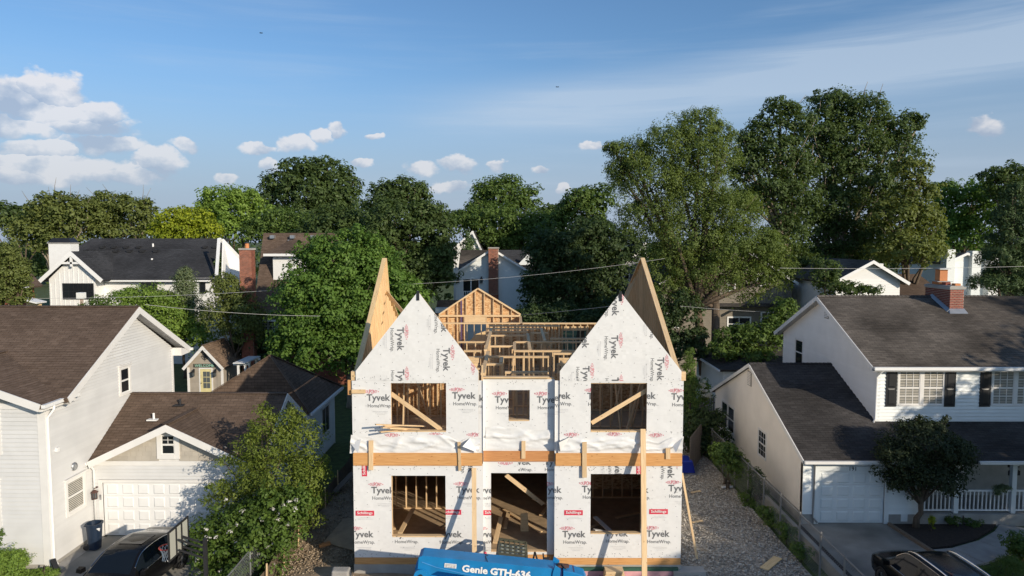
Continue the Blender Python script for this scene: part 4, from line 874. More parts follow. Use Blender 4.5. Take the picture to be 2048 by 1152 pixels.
# ------------------------------------------------------------------ the ground, lots, drives
g = MB(); g.box(-1500, 1500, -80, 3000, -2.0, -0.06); tag(g.build('ground', M_GRASS), kind='structure')
def patch(name, poly, z, m, kind='structure', bump_=0.0, step=0.5, seed=0):
    mb = MB()
    if not bump_: mb.prism([(x, y, z-.3) for x, y in poly], (0, 0, .3))
    else:
        ys0, ys1 = min(p[1] for p in poly), max(p[1] for p in poly); n = int((ys1-ys0)/step); rows = []
        for i in range(n+1):
            y = ys0+(ys1-ys0)*i/n; s = poly_span(poly, min(max(y, ys0+1e-4), ys1-1e-4)); rows.append((y, s))
        k = int(max(s[1]-s[0] for _, s in rows)/step); V = []; F = []
        for y, s in rows:
            for j in range(k+1):
                x = s[0]+(s[1]-s[0])*j/k; V.append((x, y, z+bump_*(mnoise.noise(Vector((x*.55, y*.55, seed)))+.5*mnoise.noise(Vector((x*1.9, y*1.9, seed+4)))+.35*mnoise.noise(Vector((x*5, y*5, seed+7))))))
        for i in range(n):
            for j in range(k): F.append((i*(k+1)+j, i*(k+1)+j+1, (i+1)*(k+1)+j+1, (i+1)*(k+1)+j))
        mb.add(V, F)
    return tag(mb.build(name, m, smooth=bool(bump_)), kind=kind)
patch('bare_dirt_lot', [(-8.15, 8), (5.9, 8), (5.9, 50), (-8.15, 50)], 0.0, M_DIRT, bump_=.09, step=.22)
patch('gravel_strip', [(5.7, 8), (10.05, 8), (10.05, 46), (5.7, 46)], 0.06, M_GRAV, bump_=.05, step=.3, seed=5)
patch('left_driveway', [(-15.75, 6), (-10.3, 6), (-10.3, 26.1), (-15.75, 26.1)], -0.01, M_CONCD); patch('drive_edge', [(-16.15, 6), (-15.752, 6), (-15.752, 26.0), (-16.15, 26.0)], -0.015, M_CONC)
patch('right_driveway', [(11.5, 6), (15.2, 6), (15.2, 27.45), (11.5, 27.45)], -0.01, M_CONCD); patch('soil_strip', [(10.9, 6), (11.498, 6), (11.498, 27.3), (10.9, 27.3)], -0.02, M_SOIL)
patch('mulch_bed', [(14.95, 27.25), (15.25, 25.1), (16.2, 25.25), (17.6, 25.9), (18.7, 26.7), (19.35, 27.3)], 0.03, M_SOIL)
mbp = MB(); cur = [(15.28, 24.95), (16.2, 25.1), (17.6, 25.75), (18.8, 26.6), (19.5, 27.3)]; cur2 = [(15.28, 23.5), (16.6, 23.9), (18.2, 24.7), (19.6, 25.6), (20.9, 26.6)]
pth = thing('front_path', 'curving pale concrete path of slabs to the right porch', 'path', (17.5, 25.5, 0)); pth['kind'] = 'structure'; del pth['category']; del pth['label']
for i in range(4):
    a, b_, c, d = cur[i], cur[i+1], cur2[i+1], cur2[i]; lp = lambda p, q, t: (p[0]+(q[0]-p[0])*t, p[1]+(q[1]-p[1])*t)
    MB().prism([(*p, -.2) for p in (lp(a, b_, .012), lp(a, b_, .988), lp(d, c, .988), lp(d, c, .012))][::-1], (0, 0, .215+.004*(i % 2))).build('path_slab', M_CONC, pth)
tag(MB().bar((14.98, 27.2, .02), (15.32, 24.0, .02), .1, .2).build('timber_edging', M_FENCE), 'weathered timber edging between right driveway and mulch bed', 'edging')
# loose crushed stone on the gravel strip, and clods on the dirt
def stones(name, n, area, zf, lo, hi, m, seed, sq=.6):
    rg = np.random.default_rng(seed); O = np.array([[1, 0, 0], [-1, 0, 0], [0, 1, 0], [0, -1, 0], [0, 0, 1], [0, 0, -1]], float)
    T = np.array([[0, 2, 4], [2, 1, 4], [1, 3, 4], [3, 0, 4], [2, 0, 5], [1, 2, 5], [3, 1, 5], [0, 3, 5]]); C = np.stack([rg.uniform(area[0], area[1], n), area[2]+(area[3]-area[2])*rg.random(n)**1.25, np.zeros(n)], 1)
    sz = rg.uniform(lo, hi, n); V = O[None]*rg.uniform(.55, 1.25, (n, 6, 1))*sz[:, None, None]; V += rg.normal(size=(n, 6, 3))*sz[:, None, None]*.25
    t = rg.uniform(0, 6.28, n); c, s = np.cos(t)[:, None], np.sin(t)[:, None]; x = V[..., 0]*c-V[..., 1]*s; y = V[..., 0]*s+V[..., 1]*c; V = np.stack([x, y, V[..., 2]*sq], -1)
    C[:, 2] = zf+rg.uniform(-.01, .035, n); V += C[:, None]; F = (T[None]+6*np.arange(n)[:, None, None]).reshape(-1, 3)
    me = bpy.data.meshes.new(name); me.from_pydata([], [], []); me.vertices.add(6*n); me.vertices.foreach_set('co', V.reshape(-1)); me.loops.add(F.size); me.loops.foreach_set('vertex_index', F.reshape(-1).astype(np.int32)); me.polygons.add(len(F)); me.polygons.foreach_set('loop_start', np.arange(0, F.size, 3, dtype=np.int32))
    me.materials.append(m); a_ = me.attributes.new('tint', 'FLOAT', 'FACE'); a_.data.foreach_set('value', np.repeat(rg.random(n), 8)); me.update(calc_edges=True); o = bpy.data.objects.new(name, me); COL.objects.link(o); return tag(o, kind='stuff')
def stonemat():
    m, nt, b = _nt('crushed_limestone'); b.inputs['Roughness'].default_value = .9; a = nd(nt, 'ShaderNodeAttribute'); a.attribute_name = 'tint'; nt.links.new(ramp(nt, a.outputs['Fac'], [(0, (.20, .175, .145)), (.5, (.44, .395, .335)), (1, (.62, .57, .50))]), b.inputs['Base Color']); return m
M_STONES = stonemat()
stones('crushed_stone', 22000, (5.75, 10.0, 20, 42), .07, .02, .058, M_STONES, 2); 
def clodmat():
    m, nt, b = _nt('dry_clods'); b.inputs['Roughness'].default_value = .95; a = nd(nt, 'ShaderNodeAttribute'); a.attribute_name = 'tint'; nt.links.new(ramp(nt, a.outputs['Fac'], [(0, (.20, .15, .10)), (.6, (.34, .265, .18)), (1, (.43, .35, .26))]), b.inputs['Base Color']); return m
stones('dirt_clods', 7000, (-8.1, -5.5, 20, 34), .02, .012, .055, clodmat(), 3); stones('dirt_clods', 2500, (-5.5, 5.7, 20.5, 22.9), .02, .012, .06, bpy.data.materials['dry_clods'], 4)
# ------------------------------------------------------------------ left neighbour: white two-storey house with its garage wing
XS = -16.2; YL = 23.5                 # side wall plane, front wall plane
LH = thing('white_sided_house', 'white clapboard two-storey house with brown roofs and attached double garage', 'house', (XS-4, 27, 0))
U = Vector((0, 1, 0)); NX = Vector((1, 0, 0)); UX = Vector((1, 0, 0)); NF = Vector((0, -1, 0))
RID = (28.97, 8.55); EF, ER = (24.2, 5.80), (33.4, 6.20)
# the side wall (runs away from us)
sidep = [(YL, 0.1), (32.5, 0.1), (32.5, 6.35), (RID[0], RID[1]-.22), (24.2, 5.72), (YL, 5.72)]
slab('wall', M_WALL, LH, (XS-.02, 0, 0), U, Z, NX, sidep, 0.2)
w1 = (24.49, 25.43, 1.5, 2.62); w2 = (28.13, 28.75, 5.1, 6.1)
hol = [(w1[0]-.1, w1[1]+.1, w1[2]-.12, w1[3]+.14), (w2[0]-.1, w2[1]+.1, w2[2]-.1, w2[3]+.12)]
for part in ([(YL, .1), (32.5, .1), (32.5, 5.72), (YL, 5.72)], [(24.2, 5.72), (32.5, 5.72), (32.5, 6.35), (RID[0], RID[1]-.22)]):
    courses('siding_board', M_SIDE, LH, (XS-.03, 0, 0), U, Z, NX, part, 0.118, 0.055, hol)
def lwin(y0, y1, z0, z1, gm, bl=None, head=.03): return window(LH, (XS, (y0+y1)/2, (z0+z1)/2), U, NX, y1-y0, z1-z0, 1, 1, True, .11, M_TRIM, gm, head, bl, proud=.045)
lwin(*w1, M_GLASSL, M_BLIND); lwin(*w2, M_GLASS)
# front wall
slab('wall', M_WALL, LH, (0, YL+.02, 0), UX, Z, NF, [(-26, .1), (XS-.02, .1), (XS-.02, 5.7), (-26, 5.7)], 0.2)
fw = [(-17.95-1.1, -17.95, 1.55, 3.0), (-17.82-1.2, -17.82, 4.1, 5.55)]
courses('siding_board', M_SIDE, LH, (0, YL, 0), UX, Z, NF, [(-22.5, .1), (XS-.22, .1), (XS-.22, 5.62), (-22.5, 5.62)], 0.15, 0.036, [(h[0]-.1, h[1]+.1, h[2]-.1, h[3]+.12) for h in fw])
for h in fw: window(LH, ((h[0]+h[1])/2, YL, (h[2]+h[3])/2), UX, NF, h[1]-h[0], h[3]-h[2], 2, 2, True, .11, M_TRIM, M_GLASS, .04, M_BLIND)
MB().box(XS-.24, XS+.03, YL-.035, YL-.001, .05, 5.72).build('corner_board', M_TRIM, LH); MB().box(XS+.001, XS+.03, YL+0.001, YL+.2, .05, 5.72).build('corner_board', M_TRIM, LH)
MB().box(XS+.001, XS+.03, 32.38, 32.52, .05, 6.3).build('corner_board', M_TRIM, LH)
MB().box(-26, XS-.01, YL-.012, YL+.05, -.1, .2).build('foundation', M_CONC, LH); MB().box(XS-.1, XS+.012, YL+.05, 32.5, -.1, .12).build('foundation', M_CONC, LH)
# main roof: ridge across, gable end toward us on the right
OV = 0.42
def roof_plane(mat_, o, u, wv, poly, lab=None, exp=.14, parent=LH, thick=.14):
    u = Vector(u).normalized(); wv = Vector(wv).normalized(); n = u.cross(wv).normalized()
    if n.z < 0: n = -n
    slab('roof', mat_, parent, o, u, wv, n, poly, thick); o2 = Vector(o)+n*.004
    courses('shingle_courses', mat_, parent, o2, u, wv, n, poly, exp, .014, (), True)
def rplane(mat_, p0, p1, p2, poly3, parent=LH, exp=.14, thick=.14, out=None):
    """plane through p0 (eave), u towards p1; poly3: world corner points"""
    p0, p1, p2 = Vector(p0), Vector(p1), Vector(p2); u = (p1-p0).normalized(); n = u.cross(p2-p0).normalized(); n = n if n.z > 0 else -n
    w_ = n.cross(u); w_ = w_ if w_.z > 0 else -w_
    poly = [((Vector(q)-p0).dot(u), (Vector(q)-p0).dot(w_)) for q in poly3]
    slab('roof', mat_, parent, p0, u, w_, n, poly, thick); courses('shingle_courses', mat_, parent, p0+n*.004, u, w_, n, poly, exp, .013, (), True)
xr = XS+OV; sf = (RID[1]-EF[1])/(RID[0]-EF[0])
rplane(M_ROOFB, (-26, EF[0]-.15, EF[1]), (xr, EF[0]-.15, EF[1]), (xr, RID[0], RID[1]+.07), [(-26, EF[0]-.15, EF[1]), (xr, EF[0]-.15, EF[1]), (xr, RID[0], RID[1]+.07), (-26, RID[0], RID[1]+.07)])
rplane(M_ROOFB, (xr, ER[0], ER[1]), (-26, ER[0], ER[1]), (xr, RID[0], RID[1]+.07), [(xr, ER[0], ER[1]), (-26, ER[0], ER[1]), (-26, RID[0], RID[1]+.07), (xr, RID[0], RID[1]+.07)])
b = MB(); b.bar((-26, RID[0], RID[1]+.085), (xr, RID[0], RID[1]+.085), .26, .03); b.build('ridge_cap', M_ROOFB, LH)
_rk = [0]
def rake(p, q, m=M_TRIM, parent=LH, h=.24, t=.04, nrm=(1, 0, 0)):
    p, q = Vector(p), Vector(q); d = (q-p).normalized(); up = Vector(nrm).cross(d); up = up if up.z > 0 else -up
    _rk[0] += 1; j = Vector(nrm)*.0035*(_rk[0] % 2); b = MB(); b.bar(p-up*(h/2)+j, q-up*(h/2)+j, t, h, up); return b.build('rake_board', m, parent)
rake((xr+.015, RID[0]+.01, RID[1]+.05), (xr+.015, EF[0]-.1, EF[1]+.05)); rake((xr+.015, RID[0]-.01, RID[1]+.05), (xr+.015, ER[0], ER[1]+.02))
def soffit(p, q, wdt, parent=LH, m=M_TRIM, axis=(1, 0, 0)):
    p, q = Vector(p), Vector(q); a = Vector(axis)*wdt; b = MB(); b.add([p, q, q-a, p-a], [(0, 1, 2, 3)]); b.add([p, q, q-a, p-a], [(3, 2, 1, 0)]); return b.build('soffit', m, parent)
soffit((xr, RID[0], RID[1]-.2), (xr, ER[0], ER[1]-.2), OV); soffit((xr, RID[0], RID[1]-.2), (xr, EF[0], EF[1]-.2), OV)
b = MB(); b.prism([(XS+.01, 32.5, 6.32), (XS+.01, 33.4, 6.1), (XS+.01, 33.4, 5.98), (XS+.01, 32.5, 5.95)], (OV, 0, 0)); b.build('cornice_return', M_TRIM, LH)
b = MB(); b.box(xr-.1, xr+.1, ER[0], ER[0]+.12, ER[1]-.14, ER[1]-.02); b.build('gutter', M_WHITE, LH)
# forward gable wing of the main roof (ridge runs toward us)
gx, gz = -19.6, 7.12; wy0, wy1 = YL-.42, 28.0; we = (XS+.18, 5.83)
rplane(M_ROOFB, (we[0], wy0, we[1]), (we[0], 25.0, we[1]), (gx, wy0, gz), [(we[0], wy0, we[1]), (we[0], 25.1, we[1]+.02), (gx, 26.5+.35, gz), (gx, wy0, gz)])
rplane(M_ROOFB, (2*gx-we[0], wy0, we[1]), (2*gx-we[0], 27, we[1]), (gx, wy0, gz), [(2*gx-we[0], wy0, we[1]), (gx, wy0, gz), (gx, 26.85, gz), (2*gx-we[0], 25.1, we[1])])
b = MB(); b.bar((gx, wy0, gz+.03), (gx, 26.8, gz+.03), .24, .03); b.build('ridge_cap', M_ROOFB, LH)
rake((we[0], wy0-.015, we[1]+.02), (gx, wy0-.015, gz+.02), nrm=(0, 1, 0), h=.26); soffit((we[0], wy0, we[1]-.16), (gx, wy0, gz-.16), .42, axis=(0, -1, 0))
MB().prism([(XS-.05, YL-.02, 5.62), (-23, YL-.02, 5.62), (gx, YL-.02, gz-.14)], (0, .05, 0)).build('gable_wall', M_BEIGE, LH)
MB().box(-22.5, XS+.02, YL-.05, YL+.02, 5.60, 5.80).build('frieze_board', M_TRIM, LH)
b = MB(); b.bar((we[0]+.07, wy0, we[1]-.06), (we[0]+.07, 25.0, we[1]-.04), .13, .12); b.build('gutter', M_WHITE, LH); b = MB(); b.box(XS+.01, we[0]+.02, wy0+.04, 24.9, we[1]-.24, we[1]-.16); b.build('soffit', M_TRIM, LH)
b = MB(); b.tube([(we[0]+.07, YL+.15, we[1]-.1), (we[0]+.05, YL+.15, we[1]-.28), (XS+.06, YL+.06, we[1]-.55), (XS+.06, YL+.06, .25), (XS+.25, YL-.05, .1)], .045, 8); b.build('downspout', M_WHITE, LH, smooth=True)
b = MB(); b.bar((XS+.12, YL-.1, .3), (XS+.42, YL-.35, .05), .16, .1); b.build('drain_elbow', M_BLACKM, LH)
b = MB(); b.lathe([(0, .07), (.13, .06), (.16, .02), (.16, 0)], (XS, 24.95, 3.1), 'x', 14); b.build('vent_cover', M_METAL, LH, smooth=True); b = MB(); b.box(XS, XS+.09, 23.95, 24.07, 3.95, 4.1); b.build('outlet_box', M_WHITE, LH)
# --- garage wing
YG, XG1 = 26.04, -9.95
GR = (28.87, 4.95); GE = (25.62, 2.95); gapx = (-13.12, 4.42)
holeD = (-15.85, -10.95, 0, 2.11)
for q in around(XS+.02, XG1, 0.02, 2.75, holeD): slab('wall', M_WALL, LH, (0, YG+.02, 0), UX, Z, NF, q, .18)
courses('siding_board', M_SIDE, LH, (0, YG, 0), UX, Z, NF, [(XS+.02, .1), (XG1, .1), (XG1, 2.78), (XS+.02, 2.78)], 0.135, .04, [(holeD[0]-.14, holeD[1]+.14, -1, 2.22)])
b = MB(); b.box(holeD[0]-.14, holeD[0], YG-.03, YG+.1, 0, 2.22); b.box(holeD[1], holeD[1]+.14, YG-.03, YG+.1, 0, 2.22); b.box(holeD[0], holeD[1], YG-.03, YG+.1, 2.11, 2.22); b.build('door_frame', M_TRIM, LH)
MB().box(XS+.02, XG1, YG-.04, YG+.03, 2.78, 2.96).build('frieze_board', M_TRIM, LH)
MB().prism([(XS+.05, YG+.01, 2.96), (XG1, YG+.01, 2.96), (gapx[0], YG+.01, gapx[1]-.12)], (0, .1, 0)).build('gable_wall', M_WALL, LH)
# beige shakes laid one by one
def shakes(parent, poly, o, exp=.185, wd=.30, holes=()):
    v0, v1 = min(p[1] for p in poly), max(p[1] for p in poly); k = int((v1-v0)/exp); r = random.Random(9)
    for i in range(k):
        a, b2 = v0+i*exp, v0+(i+1)*exp; s = poly_span(poly, (a+b2)/2)
        if not s: continue
        x = s[0]
        while x < s[1]-.05:
            e = min(x+wd*r.uniform(.7, 1.3), s[1])
            if not any(h[0] < (x+e)/2 < h[1] and h[2] < (a+b2)/2 < h[3] for h in holes):
                t = .018+r.uniform(0, .006); mb = MB(); mb.hexa([(x+.004, o-t, a), (e-.002, o-t, a), (e-.002, o+.006, a), (x+.004, o+.006, a), (x+.004, o-.004, b2), (e-.002, o-.004, b2), (e-.002, o+.006, b2), (x+.004, o+.006, b2)]); mb.build('shake', M_BEIGE, parent)
            x = e
shakes(LH, [(XS+.05, 2.97), (XG1, 2.97), (gapx[0], gapx[1]-.1)], YG, holes=[(-13.58, -12.92, 3.05, 4.1)])
window(LH, (-13.25, YG-.015, 3.60), UX, NF, .50, .74, 2, 2, True, .18, M_TRIM, M_GLASS, .05, upper_only=True)
# sectional door
gd = MB().box(holeD[0], holeD[1], YG+.06, YG+.1, 0.01, 2.11).build('garage_door', M_WHITE, LH)
def door_panels(parent, x0, x1, z0, z1, y, nx, nz, m, inset=.09):
    pw_, ph = (x1-x0)/nx, (z1-z0)/nz
    for i in range(nx):
        for j in range(nz):
            a, b2, c, d = x0+i*pw_+inset, x0+(i+1)*pw_-inset, z0+j*ph+inset*.75, z0+(j+1)*ph-inset*.75; e = .035
            mb = MB(); mb.add([(a, y, c), (b2, y, c), (b2, y, d), (a, y, d), (a+e, y-.022, c+e), (b2-e, y-.022, c+e), (b2-e, y-.022, d-e), (a+e, y-.022, d-e)], [(4, 5, 6, 7), (0, 1, 5, 4), (1, 2, 6, 5), (2, 3, 7, 6), (3, 0, 4, 7)]); mb.build('raised_panel', m, parent)
        
    for j in range(1, nz):
        z = z0+j*ph; MB().box(x0+.001, x1-.001, y-.004, y+.001, z-.006, z+.006).build('section_joint', M_WALL, parent)
door_panels(gd, holeD[0]+.05, holeD[1]-.05, .02, 2.1, YG+.059, 8, 4, M_WHITE)
MB().box(holeD[0]-.09, holeD[0]-.03, YG-.06, YG-.03, 1.45, 1.65).build('keypad', M_METAL, LH)
def lantern(parent, x, y, z, s=1.0, m=M_DMETAL):
    b = MB(); b.box(x-.04*s, x+.04*s, y-.02, y, z+.1*s, z+.22*s); b.bar((x, y, z+.18*s), (x, y-.16*s, z+.2*s), .03*s, .03*s)
    b.lathe([(0.01, .16*s), (.12*s, .08*s), (.12*s, .06*s), (.02, .06*s)], (x, y-.16*s, z), 'z', 8)
    for k in range(6): t = k*math.pi/3; b.box(x+.085*s*math.cos(t)-.008, x+.085*s*math.cos(t)+.008, y-.16*s+.085*s*math.sin(t)-.008, y-.16*s+.085*s*math.sin(t)+.008, z-.16*s, z+.065*s)
    b.lathe([(.0, -.19*s), (.09*s, -.17*s), (.09*s, -.15*s), (0, -.15*s)], (x, y-.16*s, z), 'z', 8); l = b.build('lantern', m, parent)
    b = MB(); b.lathe([(0, -.14*s), (.065*s, -.14*s), (.065*s, .06*s), (0, .06*s)], (x, y-.16*s, z), 'z', 8); b.build('lamp_glass', M_GLASSL, l); return l
lantern(LH, -16.05, YG, 1.72, 1.1, mat('copper_brown', (.09, .045, .035), .5))
b = MB(); b.tube([(-16.15, YG-.35, 2.95), (-16.13, YG-.2, 2.8), (-16.12, YG-.06, 2.62), (-16.12, YG-.06, .1)], .045, 8); b.build('downspout', M_WHITE, LH, smooth=True)
# right-hand wall of the garage with its small gable
XE = XG1+.35
slab('wall', M_WALL, LH, (XG1-.02, 0, 0), U, Z, NX, [(YG, .02), (31.7, .02), (31.7, 2.95), (GR[0], GR[1]-.2), (YG, 2.95)], .18)
courses('siding_board', M_SIDE2, LH, (XG1, 0, 0), U, Z, NX, [(YG, .1), (31.7, .1), (31.7, 2.9), (YG, 2.9)], .135, .016); courses('siding_board', M_SIDE2, LH, (XG1, 0, 0), U, Z, NX, [(YG, 2.9), (31.7, 2.9), (GR[0], GR[1]-.2)], .135, .016)
sl = (GR[1]-GE[1])/(GR[0]-GE[0]); RE = (32.1, GR[1]-sl*(32.1-GR[0]))
fe = 2.93; hw = (gapx[1]-fe)/0.475; back = GE[0]+(gapx[1]-GE[1])/sl; exR = gapx[0]+hw; exL = XS+.05; ezL = gapx[1]-(gapx[0]-exL)*.475; bbL = GE[0]+(ezL-GE[1])/sl
rplane(M_ROOFB, (XS+.02, GE[0], GE[1]), (XE, GE[0], GE[1]), (XE, GR[0], GR[1]), [(exR, GE[0], GE[1]), (XE, GE[0], GE[1]), (XE, GR[0], GR[1]), (gapx[0], GR[0], GR[1]), (gapx[0], back, gapx[1])])
rplane(M_ROOFB, (XS+.02, GE[0], GE[1]), (XE, GE[0], GE[1]), (XE, GR[0], GR[1]), [(XS+.02, bbL, ezL), (gapx[0], back, gapx[1]), (gapx[0], GR[0], GR[1]), (XS+.02, GR[0], GR[1])])
rplane(M_ROOFB, (XE, RE[0], RE[1]), (XS, RE[0], RE[1]), (XE, GR[0], GR[1]), [(XE, RE[0], RE[1]), (XS+.02, RE[0], RE[1]), (XS+.02, GR[0], GR[1]), (XE, GR[0], GR[1])])
b = MB(); b.bar((XS+.02, GR[0], GR[1]+.02), (XE, GR[0], GR[1]+.02), .24, .03); b.build('ridge_cap', M_ROOFB, LH)
rake((XE+.015, GR[0], GR[1]), (XE+.015, GE[0], GE[1])); rake((XE+.015, GR[0], GR[1]), (XE+.015, RE[0], RE[1])); soffit((XE, GR[0], GR[1]-.2), (XE, RE[0], RE[1]-.2), .35); soffit((XE, GR[0], GR[1]-.2), (XE, GE[0], GE[1]-.2), .35)
b = MB(); b.bar((XE-.9, GE[0]-.05, GE[1]-.04), (XE, GE[0]-.05, GE[1]-.04), .12, .11); b.build('gutter', M_WHITE, LH)
# front gable over the doors, ridge running back into the main garage roof
fe = 2.93; hw = (gapx[1]-fe)/0.475; back = GE[0]+(gapx[1]-GE[1])/sl
fy = YG-.42
for sgn in (-1, 1):
    ex = gapx[0]+sgn*hw; ex = max(ex, XS+.05) if sgn < 0 else ex; ez = gapx[1]-abs(ex-gapx[0])*.475; bb = GE[0]+(ez-GE[1])/sl
    rplane(M_ROOFB, (ex, fy, ez), (ex, fy+1, ez), (gapx[0], fy, gapx[1]+.06), [(ex, fy, ez+.06), (ex, bb+.1, ez+.06), (gapx[0], back+.15, gapx[1]+.06), (gapx[0], fy, gapx[1]+.06)])
    rake((gapx[0], fy-.015, gapx[1]+.06), (ex, fy-.015, ez+.06), nrm=(0, 1, 0), h=.25); soffit((gapx[0], fy, gapx[1]-.14), (ex, fy, ez-.14), .42, axis=(0, -1, 0))
    b = MB(); b.bar((ex+sgn*.05, fy, ez-.02), (ex+sgn*.05, YG+.2, ez-.02), .12, .11); b.build('gutter', M_WHITE, LH)
b = MB(); b.bar((gapx[0], fy, gapx[1]+.09), (gapx[0], back+.1, gapx[1]+.09), .24, .03); b.build('ridge_cap', M_ROOFB, LH)
for p in ((-13.85, 28.3), (-14.6, 27.6)): z = GE[1]+(p[1]-GE[0])*sl; b = MB(); b.lathe([(.045, -.1), (.045, .25)], (p[0], p[1], z), 'z', 8); b.box(p[0]-.2, p[0]+.2, p[1]-.2, p[1]+.2, z-.02, z+.03); b.build('vent_pipe', M_WHITE if p[0] < -14 else M_DMETAL, LH)
# --- rear wing with hipped roof
pk = Vector((-11.75, 33.0, 5.87)); c1 = gp(620, 826, 3.15); c2 = gp(672, 773, 3.15)
hx = c1.x; c1 = Vector((hx, c1.y, 3.15)); c2 = Vector((hx, c2.y, 3.15)); c3 = Vector((-16.1, c2.y, 3.15)); c4 = Vector((-16.1, c1.y, 3.15))
rplane(M_ROOFB, c1, c2, pk, [c1, c2, pk]); rplane(M_ROOFB, c4, c1, pk, [c4, c1, pk]); rplane(M_ROOFB, c2, c3, pk, [c2, c3, pk])
for c in (c1, c2, c4): b = MB(); b.bar(Vector(c)+Vector((0, 0, .03)), pk+Vector((0, 0, .03)), .24, .03); b.build('hip_cap', M_ROOFB, LH)
wx1 = hx-.35
slab('wall', M_WALL, LH, (wx1-.02, 0, 0), U, Z, NX, [(c1.y-2.5, 0), (c2.y-.3, 0), (c2.y-.3, 3.0), (c1.y-2.5, 3.0)], .2)
courses('siding_board', M_SIDE2, LH, (wx1, 0, 0), U, Z, NX, [(31.72, .1), (c2.y-.3, .1), (c2.y-.3, 3.0), (31.72, 3.0)], .135, .016, [(c2.y-2.9, c2.y-1.3, 1.0, 2.6)])
window(LH, (wx1, c2.y-2.1, 1.8), U, NX, 1.4, 1.4, 2, 1, False, .1, M_TRIM, M_GLASS, 0)
MB().box(wx1-1.2, wx1-.02, 31.7, 31.9, 0, 3.0).build('wall', M_SIDE2, LH); MB().box(wx1-.1, wx1+.03, c2.y-.32, c2.y-.28, 0, 3.0).build('corner_board', M_TRIM, LH)
b = MB(); b.bar((hx+.07, c1.y-.05, 3.08), (hx+.07, c2.y, 3.08), .13, .12); b.build('gutter', M_WHITE, LH); b = MB(); b.box(wx1, hx, c1.y, c2.y, 2.98, 3.0); b.build('soffit', M_TRIM, LH)
b = MB(); b.tube([(hx+.05, c1.y+.3, 3.05), (wx1+.08, c1.y+.3, 2.75), (wx1+.08, c1.y+.3, .2)], .045, 8); b.build('downspout', M_WHITE, LH, smooth=True)
# ------------------------------------------------------------------ shed with its sign, the pergola behind it
YS = 50.0; sx = at(409, 690, YS).x; ez_ = at(367, 732, YS).z; pz = at(409, 690, YS).z; hwS = 1.53
SH = thing('garden_shed', 'small taupe garden shed with steep brown roof and yellow door', 'shed', (sx, YS+1.6, 0))
body = [(sx-hwS+.22, 0), (sx+hwS-.22, 0), (sx+hwS-.22, ez_), (sx, pz-.15), (sx-hwS+.22, ez_)]
MB().prism([(a, YS+.02, b_) for a, b_ in body], (0, .1, 0)).build('wall', M_SHED, SH)
for q in ([(sx-hwS+.22, 0), (sx+hwS-.22, 0), (sx+hwS-.22, ez_), (sx-hwS+.22, ez_)], [(sx-hwS+.22, ez_), (sx+hwS-.22, ez_), (sx, pz-.15)]): courses('siding_board', M_SHED, SH, (0, YS, 0), UX, Z, NF, q, .17, .018, [(sx-.3, sx+.85, -1, 2.12)])
MB().box(sx+hwS-.28, sx+hwS-.2, YS, YS+3.2, 0, ez_).build('wall', M_SHED, SH); MB().box(sx-hwS+.2, sx-hwS+.28, YS, YS+3.2, 0, ez_).build('wall', M_SHED, SH); MB().box(sx-hwS+.2, sx+hwS-.2, YS+3.1, YS+3.2, 0, ez_).build('wall', M_SHED, SH)
for sgn in (-1, 1):
    ex = sx+sgn*hwS; zz = ez_-.12
    rplane(M_ROOFT, (ex, YS-.35, zz), (ex, YS+3.4, zz), (sx, YS-.35, pz), [(ex, YS-.35, zz), (ex, YS+3.4, zz), (sx, YS+3.4, pz), (sx, YS-.35, pz)], SH, .16, .1)
    rake((ex, YS-.37, zz), (sx, YS-.37, pz), M_TRIM, SH, .2, .04, (0, 1, 0)); b = MB(); b.box(sx+sgn*(hwS-.3)-.09, sx+sgn*(hwS-.3)+.09, YS-.03, YS+.001, 0, ez_-.1); b.build('corner_board', M_TRIM, SH)
b = MB(); b.bar((sx, YS-.35, pz+.02), (sx, YS+3.4, pz+.02), .22, .03); b.build('ridge_cap', M_ROOFT, SH)
dx = at(412, 750, YS).x; M_YEL = mat('pale_yellow_paint', (.66, .58, .30), .5); dr = MB().box(dx-.40, dx+.40, YS-.03, YS+.02, 0, 2.02).build('door', M_YEL, SH)
b = MB(); b.box(dx-.5, dx-.41, YS-.04, YS+.01, 0, 2.12); b.box(dx+.41, dx+.5, YS-.04, YS+.01, 0, 2.12); b.box(dx-.41, dx+.41, YS-.04, YS+.01, 2.03, 2.12); b.build('door_frame', M_TRIM, SH)
for i in range(2):
    for j in range(3): MB().box(dx-.2+i*.26, dx+.04+i*.26, YS-.036, YS-.0301, .62+j*.42, 1.0+j*.42).build('pane', M_GLASSL, dr)
b = MB(); b.lathe([(0, -.09), (.03, -.09), (.035, -.06), (.015, -.05), (.015, 0)], (dx-.32, YS-.03, 1.0), 'y', 10); b.build('handle', M_DMETAL, dr)
for x in (dx-.85, dx+.72): lantern(SH, x, YS-.02, 1.75, 1.3, M_BLACK)
sz = at(411, 731, YS).z; sg = thing('welcome_sign', 'dark wooden sign lettered WELCOME above the yellow shed door', 'sign', (at(411, 731, YS).x, YS-.03, sz))
MB().box(sg.location.x-.86, sg.location.x+.74, YS-.06, YS-.031, sz-.13, sz+.13).build('sign_board', mat('dark_board', (.07, .065, .05), .8), sg)
b = MB(); v, f, gw, gh = glyph('WELCOME', .012); k = 1.40/gw; b.add([(sg.location.x-.06+x*k, YS-.066, sz+y*.2/gh) for x, y in v], f); b.build('lettering', mat('mint_paint', (.30, .55, .44), .6), sg)
cz = at(411, 713, YS).z; cxx = sg.location.x; cr_ = thing('compass_rose', 'black iron compass rose hung in the shed gable', 'wall ornament', (cxx, YS-.03, cz)); b = MB()
b.tube([(cxx+.21*math.cos(t*.262), YS-.06, cz+.21*math.sin(t*.262)) for t in range(25)], .018, 5); b.build('ring', M_BLACK, cr_)
